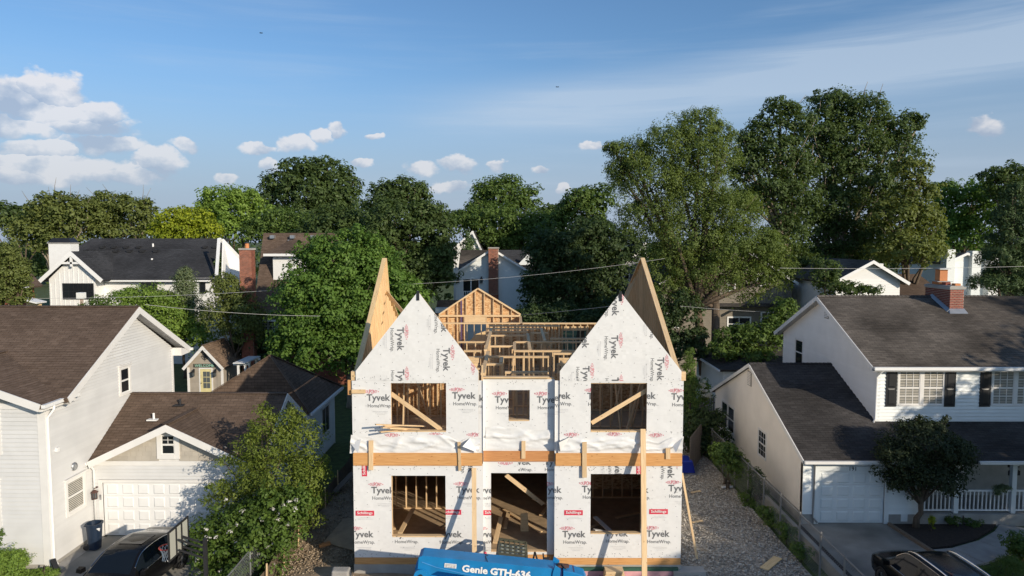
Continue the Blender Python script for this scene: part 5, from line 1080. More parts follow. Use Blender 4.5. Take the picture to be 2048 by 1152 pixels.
for k in range(8):
    t = k*math.pi/4; r_ = .36 if k % 2 == 0 else .24; ct, st_ = math.cos(t), math.sin(t); b = MB(); b.prism([(cxx, YS-.07, cz), (cxx+.07*r_/.36*math.cos(t+.5), YS-.07, cz+.07*math.sin(t+.5)), (cxx+r_*ct, YS-.07, cz+r_*st_), (cxx+.07*r_/.36*math.cos(t-.5), YS-.07, cz+.07*math.sin(t-.5))], (0, .015, 0)); b.build('point', M_BLACK, cr_)
YP = 49.0; a = at(470, 726, YP); c = at(512, 712, YP+2); PG = thing('pergola', 'white slatted pergola beside the garden shed', 'pergola', ((a.x+c.x)/2, YP+1.2, 0)); pzz = 2.45
for x in (a.x+.15, c.x-.1):
    for y in (YP+.2, YP+2.3): MB().box(x-.07, x+.07, y-.07, y+.07, 0, pzz).build('post', M_WHITE, PG)
for y in (YP+.2, YP+2.3): MB().box(a.x-.2, c.x+.2, y-.03, y+.03, pzz+.001, pzz+.18).build('beam', M_WHITE, PG)
for k in range(6): x = a.x+(c.x-a.x)*k/5; MB().box(x-.07, x+.07, YP-.2, YP+2.7, pzz+.181, pzz+.25).build('slat', M_WHITE, PG)
# ------------------------------------------------------------------ right neighbour: white colonial with attached garage and porch
RX, RYF, RYR, RYB = 15.46, 29.4, 34.7, 40.06; REZ, RRZ = 6.17, 8.6
GX, GY, GYR, GYB = 11.55, 27.35, 33.66, 39.9; GEZ, GRZ = 2.80, 5.38
RH = thing('white_colonial_house', 'white colonial house with black shutters, brick chimney, garage and front porch', 'house', (20, 33, 0)); XE2 = 30.0
NL = Vector((-1, 0, 0))
def U_(y): return y
# gable end of the two-storey part (faces left)
gp2 = [(RYF, 0), (RYB-.3, 0), (RYB-.3, REZ), (RYR, RRZ-.15), (RYF, REZ)]
slab('wall', M_PAINTBRICK, RH, (RX+.02, 0, 0), U, Z, NL, gp2, .2)
for q in ([(RYF, 3.2), (RYB-.3, 3.2), (RYB-.3, REZ), (RYF, REZ)], [(RYF, REZ), (RYB-.3, REZ), (RYR, RRZ-.18)]): courses('siding_board', M_SHADEW, RH, (RX, 0, 0), U, Z, NL, q, .125, .045, [(37.0, 38.1, 4.6, 6.05)])
window(RH, (RX, 37.55, 5.3), U, NL, .95, 1.35, 1, 1, True, .06, M_TRIM, M_GLASS, 0)
vz = ax(1655, 625, RX); b = MB(); b.box(RX-.05, RX+.01, vz.y-.24, vz.y+.24, vz.z-.3, vz.z+.3); g_ = b.build('gable_vent', M_CONC, RH)
for k in range(7): z = vz.z-.24+k*.08; MB().hexa([(RX-.075, vz.y-.2, z), (RX-.05, vz.y-.2, z), (RX-.05, vz.y+.2, z), (RX-.075, vz.y+.2, z), (RX-.055, vz.y-.2, z+.05), (RX-.05, vz.y-.2, z+.05), (RX-.05, vz.y+.2, z+.05), (RX-.055, vz.y+.2, z+.05)]).build('louvre', M_TRIM, g_)
fl = ax(1713, 684, RX); b = MB(); b.box(RX-.07, RX, fl.y-.06, fl.y+.06, fl.z-.06, fl.z+.06); b.lathe([(.02, -.05), (.07, .0), (.09, .12), (0, .1)], (RX-.12, fl.y-.12, fl.z), 'y', 10); b.lathe([(.02, -.05), (.07, .0), (.09, .12), (0, .1)], (RX-.12, fl.y+.12, fl.z-.03), 'y', 10); b.build('floodlight', M_METAL, RH)
def rp2(*a, **k): rplane(*a, parent=RH, **k)
xl = RX-.38
rp2(M_ROOFG, (xl, RYF-.4, REZ-.12), (XE2, RYF-.4, REZ-.12), (xl, RYR, RRZ), [(xl, RYF-.4, REZ-.12), (XE2, RYF-.4, REZ-.12), (XE2, RYR, RRZ), (xl, RYR, RRZ)])
rp2(M_ROOFG, (XE2, RYB+.2, REZ-.12), (xl, RYB+.2, REZ-.12), (xl, RYR, RRZ), [(XE2, RYB+.2, REZ-.12), (xl, RYB+.2, REZ-.12), (xl, RYR, RRZ), (XE2, RYR, RRZ)])
k = 0; x = xl
while x < 24: MB().hexa([(x, RYR-.16, RRZ-.04), (x+.2, RYR-.16, RRZ-.05), (x+.2, RYR, RRZ+.028), (x, RYR, RRZ+.04), (x, RYR-.16, RRZ-.02), (x+.2, RYR-.16, RRZ-.035), (x+.2, RYR, RRZ+.045), (x, RYR, RRZ+.06)]).build('ridge_shingle', M_ROOFG, RH); x += .2
rake((xl-.015, RYR, RRZ+.01), (xl-.015, RYF-.4, REZ-.11), M_TRIM, RH, .2); rake((xl-.015, RYR, RRZ+.01), (xl-.015, RYB+.2, REZ-.11), M_TRIM, RH, .2)
soffit((xl, RYR, RRZ-.16), (xl, RYB+.2, REZ-.28), .38, RH, M_TRIM, (-1, 0, 0)); soffit((xl, RYR, RRZ-.16), (xl, RYF-.4, REZ-.28), .38, RH, M_TRIM, (-1, 0, 0))
b = MB(); b.bar((xl, RYF-.47, REZ-.16), (XE2, RYF-.47, REZ-.16), .13, .13); b.build('gutter', M_WHITE, RH); b = MB(); b.box(xl, XE2, RYF-.4, RYF-.01, REZ-.30, REZ-.27); b.build('soffit', M_TRIM, RH)
b = MB(); b.tube([(RX+.05, RYF-.45, REZ-.2), (RX-.02, RYF-.1, REZ-.5), (RX-.03, RYF-.03, REZ-.6), (RX-.03, RYF-.03, 3.75), (RX-.15, RYF-.1, 3.62)], .045, 8); b.build('downspout', M_WHITE, RH, smooth=True)
# front wall, upper storey: clapboards, paired windows, shutters
slab('wall', M_WALL, RH, (0, RYF+.02, 0), UX, Z, NF, [(RX, 0), (XE2, 0), (XE2, REZ), (RX, REZ)], .2)
wa = [(at(1826, 0, RYF).x, at(1873, 0, RYF).x), (at(1876, 0, RYF).x, at(1922, 0, RYF).x), (at(2021, 0, RYF).x, at(2068, 0, RYF).x), (at(2071, 0, RYF).x, at(2118, 0, RYF).x)]
wz0, wz1 = at(1850, 810, RYF).z, at(1850, 741, RYF).z
courses('siding_board', M_SIDE2, RH, (0, RYF, 0), UX, Z, NF, [(RX, 3.42), (XE2, 3.42), (XE2, REZ-.28), (RX, REZ-.28)], .155, .05, [(wa[0][0]-.06, wa[1][1]+.06, wz0-.06, wz1+.06), (wa[2][0]-.06, wa[3][1]+.06, wz0-.06, wz1+.06)])
for a, b_ in wa: window(RH, ((a+b_)/2, RYF, (wz0+wz1)/2), UX, NF, b_-a-.08, wz1-wz0-.06, 3, 2, True, .07, M_TRIM, M_GLASSL, 0, M_BLIND, muntin=.025)
MB().box(RX-.01, RX+.14, RYF-.03, RYF-.001, 3.35, REZ-.28).build('corner_board', M_SIDE2, RH)
def shutter(xc):
    wd = .46; x0, x1 = xc-wd/2, xc+wd/2; s = MB().box(x0, x1, RYF-.06, RYF-.02, wz0-.06, wz1+.06).build('shutter', M_BLACK, RH); h = (wz1-wz0)/2
    for k in range(2):
        a, c = wz0-.0+k*h+.03, wz0+(k+1)*h-.02; mb = MB(); e = .05; mb.add([(x0+.07, RYF-.0601, a), (x1-.07, RYF-.0601, a), (x1-.07, RYF-.0601, c), (x0+.07, RYF-.0601, c), (x0+.07+e, RYF-.08, a+e), (x1-.07-e, RYF-.08, a+e), (x1-.07-e, RYF-.08, c-e), (x0+.07+e, RYF-.08, c-e)], [(4, 5, 6, 7), (0, 1, 5, 4), (1, 2, 6, 5), (2, 3, 7, 6), (3, 0, 4, 7)]); mb.build('raised_panel', M_BLACK, s)
for px_ in (1811, 1933, 2006): shutter(at(px_, 0, RYF).x)
# chimney, brick by brick
cx0, cx1 = at(1896, 628, 33.4).x, at(1924, 628, 33.4).x; cy0, cy1 = 33.3, 35.3; cz0, cz1 = 7.2, at(1900, 577, 33.3).z
CH = MB().box(cx0+.012, cx1-.012, cy0+.012, cy1-.012, cz0, cz1-.04).build('chimney', M_MORTAR, RH)
bx = piece_mesh(('brick', 1), lambda: MB().box(-.1, .1, -.05, .05, -.031, .031), M_BRICK); bh = piece_mesh(('brick', 2), lambda: MB().box(-.047, .047, -.05, .05, -.031, .031), M_BRICK)
row = 0; z = cz0+.05
while z < cz1-.06:
    off = .11 if row % 2 else 0
    def line(L0, L1, fn):
        x = L0; first = True
        while x < L1-.03:
            w_ = .2 if not (first and off) else .094; w_ = min(w_, L1-x)
            fn(x+w_/2, bx if w_ > .15 else bh); x += w_+.018; first = False
    line(cx0, cx1, lambda c, m_: piece('brick', m_, CH, (c, cy0+.044, z)))
    line(cy0+.105, cy1, lambda c, m_: piece('brick', m_, CH, (cx0+.044, c, z), (0, 0, R(90))))
    line(cy0+.105, cy1, lambda c, m_: piece('brick', m_, CH, (cx1-.044, c, z), (0, 0, R(90))))
    z += .082; row += 1
b = MB(); b.box(cx0-.05, cx1+.05, cy0-.05, cy1+.05, cz1-.039, cz1+.08); b.box(cx0+.02, cx1-.02, cy0+.02, cy1-.02, cz1+.081, cz1+.12); b.build('chimney_cap', M_CONC, CH)
fx = (cx0+cx1)/2; b = MB(); b.box(fx-.27, fx+.27, 34.3, 34.9, cz1+.121, cz1+.26); b.build('flue', M_FLUE, CH)
b = MB(); b.box(fx-.19, fx+.05, 33.9, 34.2, cz1+.121, cz1+.25); b.build('flue_base', M_BRICK, CH); b = MB(); b.box(fx+.02, fx+.28, 33.5, 33.8, cz1+.121, cz1+.22); b.build('flue', M_FLUE, CH)
b = MB(); b.box(fx-.22, fx+.16, 34.35, 34.75, cz1+.30, cz1+.86); b.build('flue', M_FLUE, CH); b = MB(); b.box(fx-.3, fx+.26, 34.25, 34.85, cz1+.861, cz1+.92); b.build('flue_cover', M_METAL, CH); b = MB(); b.box(fx-.42, fx+.36, 34.2, 34.9, cz1+.265, cz1+.285); b.build('mesh_tray', M_METAL, CH)
zr = lambda y: REZ-.12+(RRZ-REZ+.12)*(y-RYF+.4)/(RYR-RYF+.4)
b = MB(); b.hexa([(cx0-.1, cy0-.22, zr(cy0-.22)+.02), (cx1+.1, cy0-.22, zr(cy0-.22)+.02), (cx1+.1, cy0-.005, zr(cy0)+.02), (cx0-.1, cy0-.005, zr(cy0)+.02), (cx0-.02, cy0-.02, zr(cy0)+.14), (cx1+.02, cy0-.02, zr(cy0)+.14), (cx1+.02, cy0-.005, zr(cy0)+.15), (cx0-.02, cy0-.005, zr(cy0)+.15)]); b.build('flashing', M_METAL, CH)
b = MB(); b.hexa([(cx0-.16, cy0-.05, zr(cy0-.05)+.02), (cx0-.003, cy0-.05, zr(cy0-.05)+.02), (cx0-.003, RYR, RRZ+.03), (cx0-.16, RYR, RRZ+.03), (cx0-.02, cy0-.05, zr(cy0)+.13), (cx0-.003, cy0-.05, zr(cy0)+.13), (cx0-.003, RYR, RRZ+.13), (cx0-.02, RYR, RRZ+.13)]); b.build('flashing', M_METAL, CH)
# garage
gpoly = [(GY, .45), (GYB-.3, .45), (GYB-.3, GEZ), (GYR, GRZ-.12), (GY, GEZ)]
slab('wall', M_PAINTBRICK, RH, (GX, 0, 0), U, Z, NL, gpoly, .2); MB().box(GX-.02, GX+.2, GY-.02, GYB-.3, -.2, .45).build('foundation', M_CONC, RH)
xg = GX-.12; slp = (GRZ-GEZ)/(GYR-GY)
rp2(M_ROOFD, (xg, GY-.35, GEZ-.12), (RX-.02, GY-.35, GEZ-.12), (xg, GYR, GRZ), [(xg, GY-.35, GEZ-.12), (RX-.02, GY-.35, GEZ-.12), (RX-.02, GYR, GRZ), (xg, GYR, GRZ)])
zp = GEZ-.12+(GRZ-GEZ+.12)*(RYF-GY+.35)/(GYR-GY+.35)
rp2(M_ROOFD, (RX-.02, GY-.35, GEZ-.12), (XE2, GY-.35, GEZ-.12), (RX, RYF, zp), [(RX-.02, GY-.35, GEZ-.12), (XE2, GY-.35, GEZ-.12), (XE2, RYF, zp), (RX-.02, RYF, zp)])
rp2(M_ROOFD, (RX, GYB+.2, GEZ-.12), (xg, GYB+.2, GEZ-.12), (xg, GYR, GRZ), [(RX, GYB+.2, GEZ-.12), (xg, GYB+.2, GEZ-.12), (xg, GYR, GRZ), (RX, GYR, GRZ)])
x = xg
while x < RX-.1: MB().hexa([(x, GYR-.16, GRZ-.03), (x+.2, GYR-.16, GRZ-.04), (x+.2, GYR, GRZ+.028), (x, GYR, GRZ+.04), (x, GYR-.16, GRZ-.01), (x+.2, GYR-.16, GRZ-.025), (x+.2, GYR, GRZ+.045), (x, GYR, GRZ+.06)]).build('ridge_shingle', M_ROOFD, RH); x += .2
rake((xg-.015, GYR, GRZ+.01), (xg-.015, GY-.35, GEZ-.1), M_TRIM, RH, .16); rake((xg-.015, GYR, GRZ+.01), (xg-.015, GYB+.2, GEZ-.1), M_TRIM, RH, .16)
b = MB(); b.bar((xg, GY-.42, GEZ-.16), (16.0, GY-.42, GEZ-.16), .12, .11); b.bar((18.3, GY-.42, GEZ-.16), (XE2, GY-.42, GEZ-.16), .12, .11); b.build('gutter', M_TRIM, RH, kind=None)
gh_ = (12.2, 14.85, 0, 2.18)
for q in around(GX, 16.15, 0, GEZ, gh_): slab('wall', M_WALL, RH, (0, GY+.02, 0), UX, Z, NF, q, .18)
courses('siding_board', M_SIDE2, RH, (0, GY, 0), UX, Z, NF, [(GX, .4), (16.15, .4), (16.15, GEZ-.14), (GX, GEZ-.14)], .135, .042, [(gh_[0]-.17, gh_[1]+.17, -1, 2.36)])
MB().box(GX-.01, 12.03, GY-.01, GY+.05, -.1, .39).build('foundation', M_CONC, RH); MB().box(15.02, 16.15, GY-.01, GY+.05, -.1, .39).build('foundation', M_CONC, RH)
b = MB(); b.box(gh_[0]-.17, gh_[0], GY-.04, GY+.1, 0, 2.36); b.box(gh_[1], gh_[1]+.17, GY-.04, GY+.1, 0, 2.36); b.box(gh_[0], gh_[1], GY-.04, GY+.1, 2.18, 2.36); b.build('door_frame', M_SIDE2, RH)
gd2 = MB().box(gh_[0], gh_[1], GY+.06, GY+.1, .01, 2.18).build('garage_door', M_SIDE2, RH); door_panels(gd2, gh_[0]+.03, gh_[1]-.03, .02, 2.12, GY+.059, 4, 4, M_SIDE2, .085)
b = MB(); v, f, gw, gh0 = glyph('191', .01); kk = .26/gw; b.add([(13.52+x*kk, GY-.047, 2.27+y*kk) for x, y in v], f); b.build('house_number', M_BLACK, RH)
MB().box(gh_[1]+.05, gh_[1]+.11, GY-.07, GY-.04, 1.3, 1.52).build('keypad', M_METAL, RH)
b = MB(); b.tube([(12.0-.04, GY-.4, GEZ-.2), (11.98, GY-.08, GEZ-.4), (11.98, GY-.06, .3), (12.1, GY-.2, .1)], .04, 8); b.build('downspout', M_METAL, RH, smooth=True)
def rwin(y0, y1, z0, z1, c, r): window(RH, (GX, (y0+y1)/2, (z0+z1)/2), U, NL, y1-y0, z1-z0, c, r, True, .055, M_TRIM, M_GLASS, 0)
rwin(37.25, 38.25, 1.15, 2.5, 1, 1); rwin(36.1, 37.1, 1.15, 2.5, 1, 1); rwin(31.45, 32.4, 1.3, 2.5, 3, 2)
gv = ax(1500, 757, GX); b = MB(); b.box(GX-.04, GX+.01, gv.y-.27, gv.y+.27, gv.z-.35, gv.z+.35); g_ = b.build('gable_vent', M_CONC, RH)
for k in range(8): z = gv.z-.3+k*.08; MB().box(GX-.06, GX-.041, gv.y-.2, gv.y+.2, z, z+.05).build('louvre', M_PAINTBRICK, g_)
# porch
PF = GY+.1
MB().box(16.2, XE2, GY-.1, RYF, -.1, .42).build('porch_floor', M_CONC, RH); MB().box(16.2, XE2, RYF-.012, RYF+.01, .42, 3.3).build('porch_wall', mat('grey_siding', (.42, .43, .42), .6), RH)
for q in (at(1846, 0, PF).x, at(1955, 0, PF).x, at(2075, 0, PF).x):
    b = MB(); b.box(q-.09, q+.09, PF-.09, PF+.09, .42, 2.5); b.box(q-.13, q+.13, PF-.13, PF+.13, 2.38, 2.55); b.box(q-.13, q+.13, PF-.13, PF+.13, .1, .42); b.build('porch_post', M_SIDE2, RH)
MB().box(16.2, XE2, PF-.1, PF+.1, 2.5, 2.64).build('porch_beam', M_SIDE2, RH)
rl = MB(); rl.box(16.2, 24, PF-.04, PF+.04, 1.30, 1.37); rl.box(16.2, 24, PF-.03, PF+.03, .50, .56); rl.box(16.2, 16.26, PF-.06, PF+.06, .42, 1.37); rl = rl.build('porch_railing', M_WHITE, RH)
bm = piece_mesh(('baluster',), lambda: MB().box(-.022, .022, -.022, .022, 0, .74), M_WHITE); x = 16.36
while x < 23: piece('baluster', bm, rl, (x, PF, .56)); x += .165
for (px_, py_, w_, h_) in ((2028, 928, .5, .3), (2029, 945, .5, .26)):
    c = at(px_, py_, RYF-.04); MB().prism([(c.x-w_/2, c.y, c.z-h_/2), (c.x+w_/2, c.y, c.z-h_/2), (c.x+w_/2, c.y, c.z+h_*.25), (c.x+w_*.25, c.y, c.z+h_/2), (c.x-w_*.25, c.y, c.z+h_/2), (c.x-w_/2, c.y, c.z+h_*.25)], (0, .03, 0)).build('wall_plaque', M_BLACK, RH)
c = at(1935, 950, RYF-.02); window(RH, (c.x-.9, RYF-.015, 1.75), UX, NF, 1.3, 1.3, 2, 2, True, .08, M_TRIM, M_GLASS, 0)
# ------------------------------------------------------------------ fences, kerb and hedges of the right side
FX = 10.2; FN = thing('chain_link_fence', 'chain-link fence on steel posts between gravel strip and right neighbour', 'fence', (FX, 27, 0))
ys = [19.0, 20.9, 22.6, 24.3, 26.1, 27.9, 29.8, 31.6, 33.5, 35.4, 37.3]; fh = 1.62
for i, y in enumerate(ys): b = MB(); b.tube([(FX, y, -.1), (FX, y, fh+.04)], .035, 8); b.lathe([(.045, 0), (.03, .05), (0, .06)], (FX, y, fh+.03), 'z', 8); b.build('post', M_FENCEM, FN)
b = MB(); b.tube([(FX, ys[0], fh), (FX, ys[-1], fh)], .026, 8); b.build('top_rail', M_FENCEM, FN)
b = MB(); sp = .115; y = ys[0]
def wire(p, q): b.tube([p, q], .0026, 3, caps=False)
y = ys[0]-fh
while y < ys[-1]:
    for sg_ in (1, -1):
        a0, a1 = (y, .05), (y+fh, fh)
        if sg_ < 0: a0, a1 = (y+fh, .05), (y, fh)
        t0, t1 = 0, 1
        lo, hi = min(a0[0], a1[0]), max(a0[0], a1[0])
        if lo < ys[0] or hi > ys[-1]: continue
        wire((FX, a0[0], a0[1]), (FX, a1[0], a1[1]))
    y += sp
b.build('wire_mesh', M_FENCEM, FN, kind='stuff')
kb = MB(); kb.box(10.72, 10.9, 14, 30.8, -.2, .42); tag(kb.build('retaining_wall', M_CONCD), 'low grey concrete retaining wall beside the right driveway', 'wall')
# ------------------------------------------------------------------ houses farther back
def simple_house(name, label, cat, Y, base=0.0): return None
M_WHITEF = mat('far_white_boards', (.78, .78, .77), .5, var=.03)
# --- white farmhouse at the left, charcoal roofs
Y = 62.0; k = Y/FPX
FH = thing('white_farmhouse', 'white board-and-batten farmhouse with charcoal roof and tall white chimney', 'house', (at(270, 600, Y).x, Y+6, 0))
def A(x, y, Y_=62.0): return at(x, y, Y_)
gl, gr_, gt = A(98, 558), A(190, 558), A(148, 506); ez = gl.z; Yg = Y
MB().prism([(gl.x, Yg, 0), (gr_.x, Yg, 0), (gr_.x, Yg, ez), (gt.x, Yg, gt.z-.15), (gl.x, Yg, ez)], (0, .2, 0)).build('wall', M_WHITEF, FH)
x = gl.x+.1
while x < gr_.x:
    zt = ez+(gt.z-ez)*(1-abs(x-gt.x)/(gr_.x-gl.x)*2)-.2; MB().box(x-.03, x+.03, Yg-.03, Yg, 0, zt).build('batten', M_WHITEF, FH); x += .42
eL, eR = A(84, 561), A(213, 560)
for e in (eL, eR):
    rplane(M_ROOFK, (e.x, Yg-.5, e.z), (e.x, Yg+5, e.z), (gt.x, Yg-.5, gt.z+.15), [(e.x, Yg-.5, e.z), (e.x, Yg+9, e.z), (gt.x, Yg+9, gt.z+.15), (gt.x, Yg-.5, gt.z+.15)], FH, .3, .15)
    rake((e.x, Yg-.53, e.z+.05), (gt.x, Yg-.53, gt.z+.2), M_WHITE, FH, .34, .06, (0, 1, 0))
b = MB(); z = A(148, 526).z; b.box(gt.x-.95, gt.x+.95, Yg-.5, Yg-.38, z-.08, z+.1); b.box(gt.x-.1, gt.x+.1, Yg-.5, Yg-.38, z-.3, gt.z-.1); b.build('gable_truss', M_WHITE, FH)
w_ = (A(127, 568), A(187, 597)); window(FH, ((w_[0].x+w_[1].x)/2, Yg-.03, (w_[0].z+w_[1].z)/2), UX, NF, w_[1].x-w_[0].x, w_[0].z-w_[1].z, 6, 1, True, .07, M_BLACK, M_GLASS, 0, muntin=.05, upper_only=False)
# long body to the right
Y2 = Y+1.4; br = A(420, 556, Y2); bl = A(190, 560, Y2); MB().box(gr_.x, br.x, Y2, Y2+.2, 0, bl.z).build('wall', M_WHITEF, FH)
rt = A(430, 498, Y2+5); e0 = Vector((gt.x, Y2-.5, bl.z)); rid = rt.z
rplane(M_ROOFK, (gr_.x-1, Y2-.5, bl.z+.05), (br.x+.2, Y2-.5, bl.z+.05), (br.x, Y2+5, rid), [(gr_.x-1, Y2-.5, bl.z+.05), (A(420, 0, Y2).x+.3, Y2-.5, bl.z+.05), (A(400, 0, Y2+5).x, Y2+5, rid), (gt.x, Y2+5, rid)], FH, .3, .15)
b = MB(); b.bar((gr_.x+.2, Y2-.57, bl.z-.05), (br.x+.3, Y2-.57, bl.z-.05), .14, .14); b.build('gutter', M_WHITE, FH)
Y3 = Y2+6; tl, tr = A(185, 477, Y3+3), A(462, 478, Y3+3); lo = A(185, 510, Y3)
rplane(M_ROOFK, (tl.x-1.5, Y3-1, tl.z-2.2), (tr.x, Y3-1, tl.z-2.2), (tr.x, Y3+3, tl.z), [(tl.x-1.5, Y3-1, tl.z-2.2), (tr.x-.2, Y3-1, tl.z-2.2), (tr.x-.2, Y3+3, tl.z), (tl.x, Y3+3, tl.z)], FH, .3, .15)
for x_ in (205, 228, 252, 277, 410, 430): p = A(x_, 485, Y3+1.2); zz = tl.z-2.2+2.2*(2.2)/4; MB().box(p.x-.2, p.x+.2, Y3+1.0, Y3+1.4, zz+.0, zz+.22).build('roof_vent', M_BLACKM, FH)
for x_ in (172, 186, 200, 232, 259, 285, 312): p = A(x_, 503, Y2+4.4); zz = bl.z+.05+(rid-bl.z)*4.9/5.5; MB().box(p.x-.2, p.x+.2, Y2+4.2, Y2+4.6, zz-.05, zz+.2).build('roof_vent', M_BLACKM, FH)
for (x_, y_, yy) in ((306, 492, Y3+1.5), (304, 522, Y2+3)): p = A(x_, y_, yy); b = MB(); b.lathe([(.09, -.7), (.09, .25)], tuple(p), 'z', 8); b.build('vent_pipe', M_WHITE, FH)
MB().box(gr_.x-.2, gr_.x, Yg+.2, Y2, 0, ez).build('wall', M_WHITEF, FH)
# right-hand cross wing with gable facing right-back
g0, g1, g2 = A(440, 550, Y2-.5), A(479, 528, Y2+2), A(462, 478, Y2+4)
MB().prism([(g0.x, Y2-.2, 0), (g1.x, Y2+3.5, 0), (g1.x, Y2+3.5, g1.z), (g2.x, Y2+2, g2.z), (g0.x, Y2-.2, g0.z)], (.05, .2, 0)).build('wall', M_WHITEF, FH)
rake((g2.x-.1, Y2+1.8, g2.z+.1), (g0.x-.2, Y2-.5, g0.z), M_WHITE, FH, .3, .06, (0, 1, 0)); rake((g2.x-.1, Y2+1.8, g2.z+.1), (g1.x+.2, Y2+3.5, g1.z), M_WHITE, FH, .3, .06, (0, 1, 0))
s0 = A(385, 556, Y2-.3); MB().box(s0.x, g0.x+.1, Y2-.25, Y2-.05, 0, s0.z).build('wall', M_WHITEF, FH)
for (x_, y_, w2_, h2_, c_) in ((298, 573, 30, 12, 3), (405, 572, 9, 28, 1)):
    p = A(x_, y_, Y2-.27); window(FH, tuple(p), UX, NF, w2_*k, h2_*k, c_, 1, True, .07, M_BLACK, M_GLASS, 0, muntin=.05)
c0, c1_ = A(104, 487, Y+1.5), A(151, 560, Y+1.5); MB().box(c0.x, c1_.x, Y+1, Y+2.2, 5, c0.z).build('chimney', M_WHITEF, FH); t_ = A(104, 476, Y+1.5).z
b = MB(); b.hexa([(c0.x-.05, Y+.95, c0.z+.08), (c1_.x+.05, Y+.95, c0.z+.08), (c1_.x+.05, Y+2.25, c0.z+.08), (c0.x-.05, Y+2.25, c0.z+.08), (c0.x+.25, Y+1.2, t_), (c1_.x-.25, Y+1.2, t_), (c1_.x-.25, Y+2, t_), (c0.x+.25, Y+2, t_)]); b.build('chimney_hood', M_BLACK, FH); MB().box(c0.x-.08, c1_.x+.08, Y+.92, Y+2.28, c0.z, c0.z+.079).build('chimney_cap', M_CONC, FH)
# --- brown-roofed house with the tall brick chimney
Y = 54.0; BH = thing('brown_roofed_house', 'steep brown-roofed house with tall brick chimney behind round maple', 'house', (at(560, 600, Y).x, Y+4, 0))
a, b_, c, d = at(527, 466, Y+5), at(672, 466, Y+5), at(700, 640, Y), at(505, 640, Y)
rplane(M_ROOFB, d, c, a, [d, c, b_, a], BH, .3, .15); rplane(M_ROOFB, (c.x, Y+10, c.z), (d.x, Y+10, d.z), a, [(c.x, Y+10, c.z), (d.x, Y+10, d.z), a, b_], BH, .3, .15)
MB().box(d.x+.3, c.x, Y+.3, Y+.5, 0, d.z).build('wall', M_BRICKO, BH); MB().prism([(d.x+.4, Y+.3, 0), (d.x+.4, Y+9.7, 0), (d.x+.4, Y+9.7, d.z), (a.x+.2, Y+5, a.z-.2), (d.x+.4, Y+.3, d.z)], (.2, 0, 0)).build('wall', M_BRICKO, BH)
b = MB(); p = at(505, 637, Y-.1); b.bar((d.x, Y-.06, d.z-.05), (c.x, Y-.06, d.z-.05), .14, .14); b.build('gutter', M_WHITE, BH)
e0, e1, pk_ = at(536, 508, Y+2.4), at(625, 508, Y+2.4), at(588, 478, Y+4.2); Yd = Y+2.2; dw = at(546, 530, Yd)
MB().box(dw.x, dw.x+2.6, Yd, Yd+2, dw.z-1.2, e0.z).build('dormer_wall', M_WHITEF, BH)
rplane(M_ROOFB, (e0.x, Yd-.5, e0.z), (e1.x, Yd-.5, e0.z), pk_, [(e0.x, Yd-.5, e0.z), (e1.x, Yd-.5, e0.z), (pk_.x+.3, Yd+1.8, pk_.z), (pk_.x-.3, Yd+1.8, pk_.z)], BH, .3, .12); rplane(M_ROOFB, (e0.x, Yd+3, e0.z), (e0.x, Yd-.5, e0.z), pk_, [(e0.x, Yd+3.5, e0.z), (e0.x, Yd-.5, e0.z), (pk_.x-.3, Yd+1.8, pk_.z)], BH, .3, .12)
b = MB(); b.bar((e0.x-.1, Yd-.55, e0.z-.06), (e1.x, Yd-.55, e0.z-.06), .12, .2); b.build('gutter', M_WHITE, BH)
for (x_, y_) in ((546, 471), (586, 471), (627, 471), (582, 480)): p = at(x_, y_, Y+4.6); MB().box(p.x-.18, p.x+.18, Y+4.3, Y+4.7, p.z-.25, p.z+.02).build('roof_vent', M_METAL, BH)
for (x_, y_, w2_, h2_) in ((545, 652, 16, 20), (562, 654, 12, 16), (530, 652, 12, 22)):
    p = at(x_, y_, Y+.28); window(BH, tuple(p), UX, NF, w2_*Y/FPX, h2_*Y/FPX, 2, 2, True, .08, M_WHITE, M_GLASSL, 0)
Yc = Y-1.2; c0, c1_ = at(478, 500, Yc), at(502, 500, Yc); CB = MB().box(c0.x+.01, c1_.x-.01, Yc+.01, Yc+.8, 0, c0.z).build('chimney', M_MORTAR, BH); z = at(490, 600, Yc).z; row = 0; zt = c0.z
bm_ = piece_mesh(('brick', 3), lambda: MB().box(-.1, .1, -.05, .05, -.032, .032), M_BRICKO); bm2 = piece_mesh(('brick', 4), lambda: MB().box(-.045, .045, -.05, .05, -.032, .032), M_BRICKO); z = zt-.05; n_ = 0
while n_ < 290 and z > 2:
    x = c0.x+(.0 if row % 2 else .0); first = row % 2
    while x < c1_.x-.04:
        w2_ = .09 if first else .2; w2_ = min(w2_, c1_.x-x); piece('brick', bm_ if w2_ > .14 else bm2, CB, (x+w2_/2, Yc+.045, z)); x += w2_+.014; first = 0; n_ += 1
    z -= .078; row += 1
MB().box(c0.x, c1_.x, Yc, Yc+.02, 0, z).build('brick_courses', M_BRICKO, CB); MB().box(c1_.x-.03, c1_.x, Yc+.1, Yc+.8, 0, zt).build('brick_side', M_BRICKO, CB)
b = MB(); b.box(c0.x-.05, c1_.x+.05, Yc-.05, Yc+.85, zt, zt+.14); b.build('chimney_cap', M_CONC, CB); b = MB(); b.lathe([(.16, 0), (.16, .35)], ((c0.x+c1_.x)/2, Yc+.4, zt+.14), 'z', 12); b.build('flue', M_FLUE, CB); b = MB(); b.lathe([(.2, .36), (.2, .42), (0, .5)], ((c0.x+c1_.x)/2, Yc+.4, zt+.14), 'z', 12); b.build('flue_cover', M_DMETAL, CB)
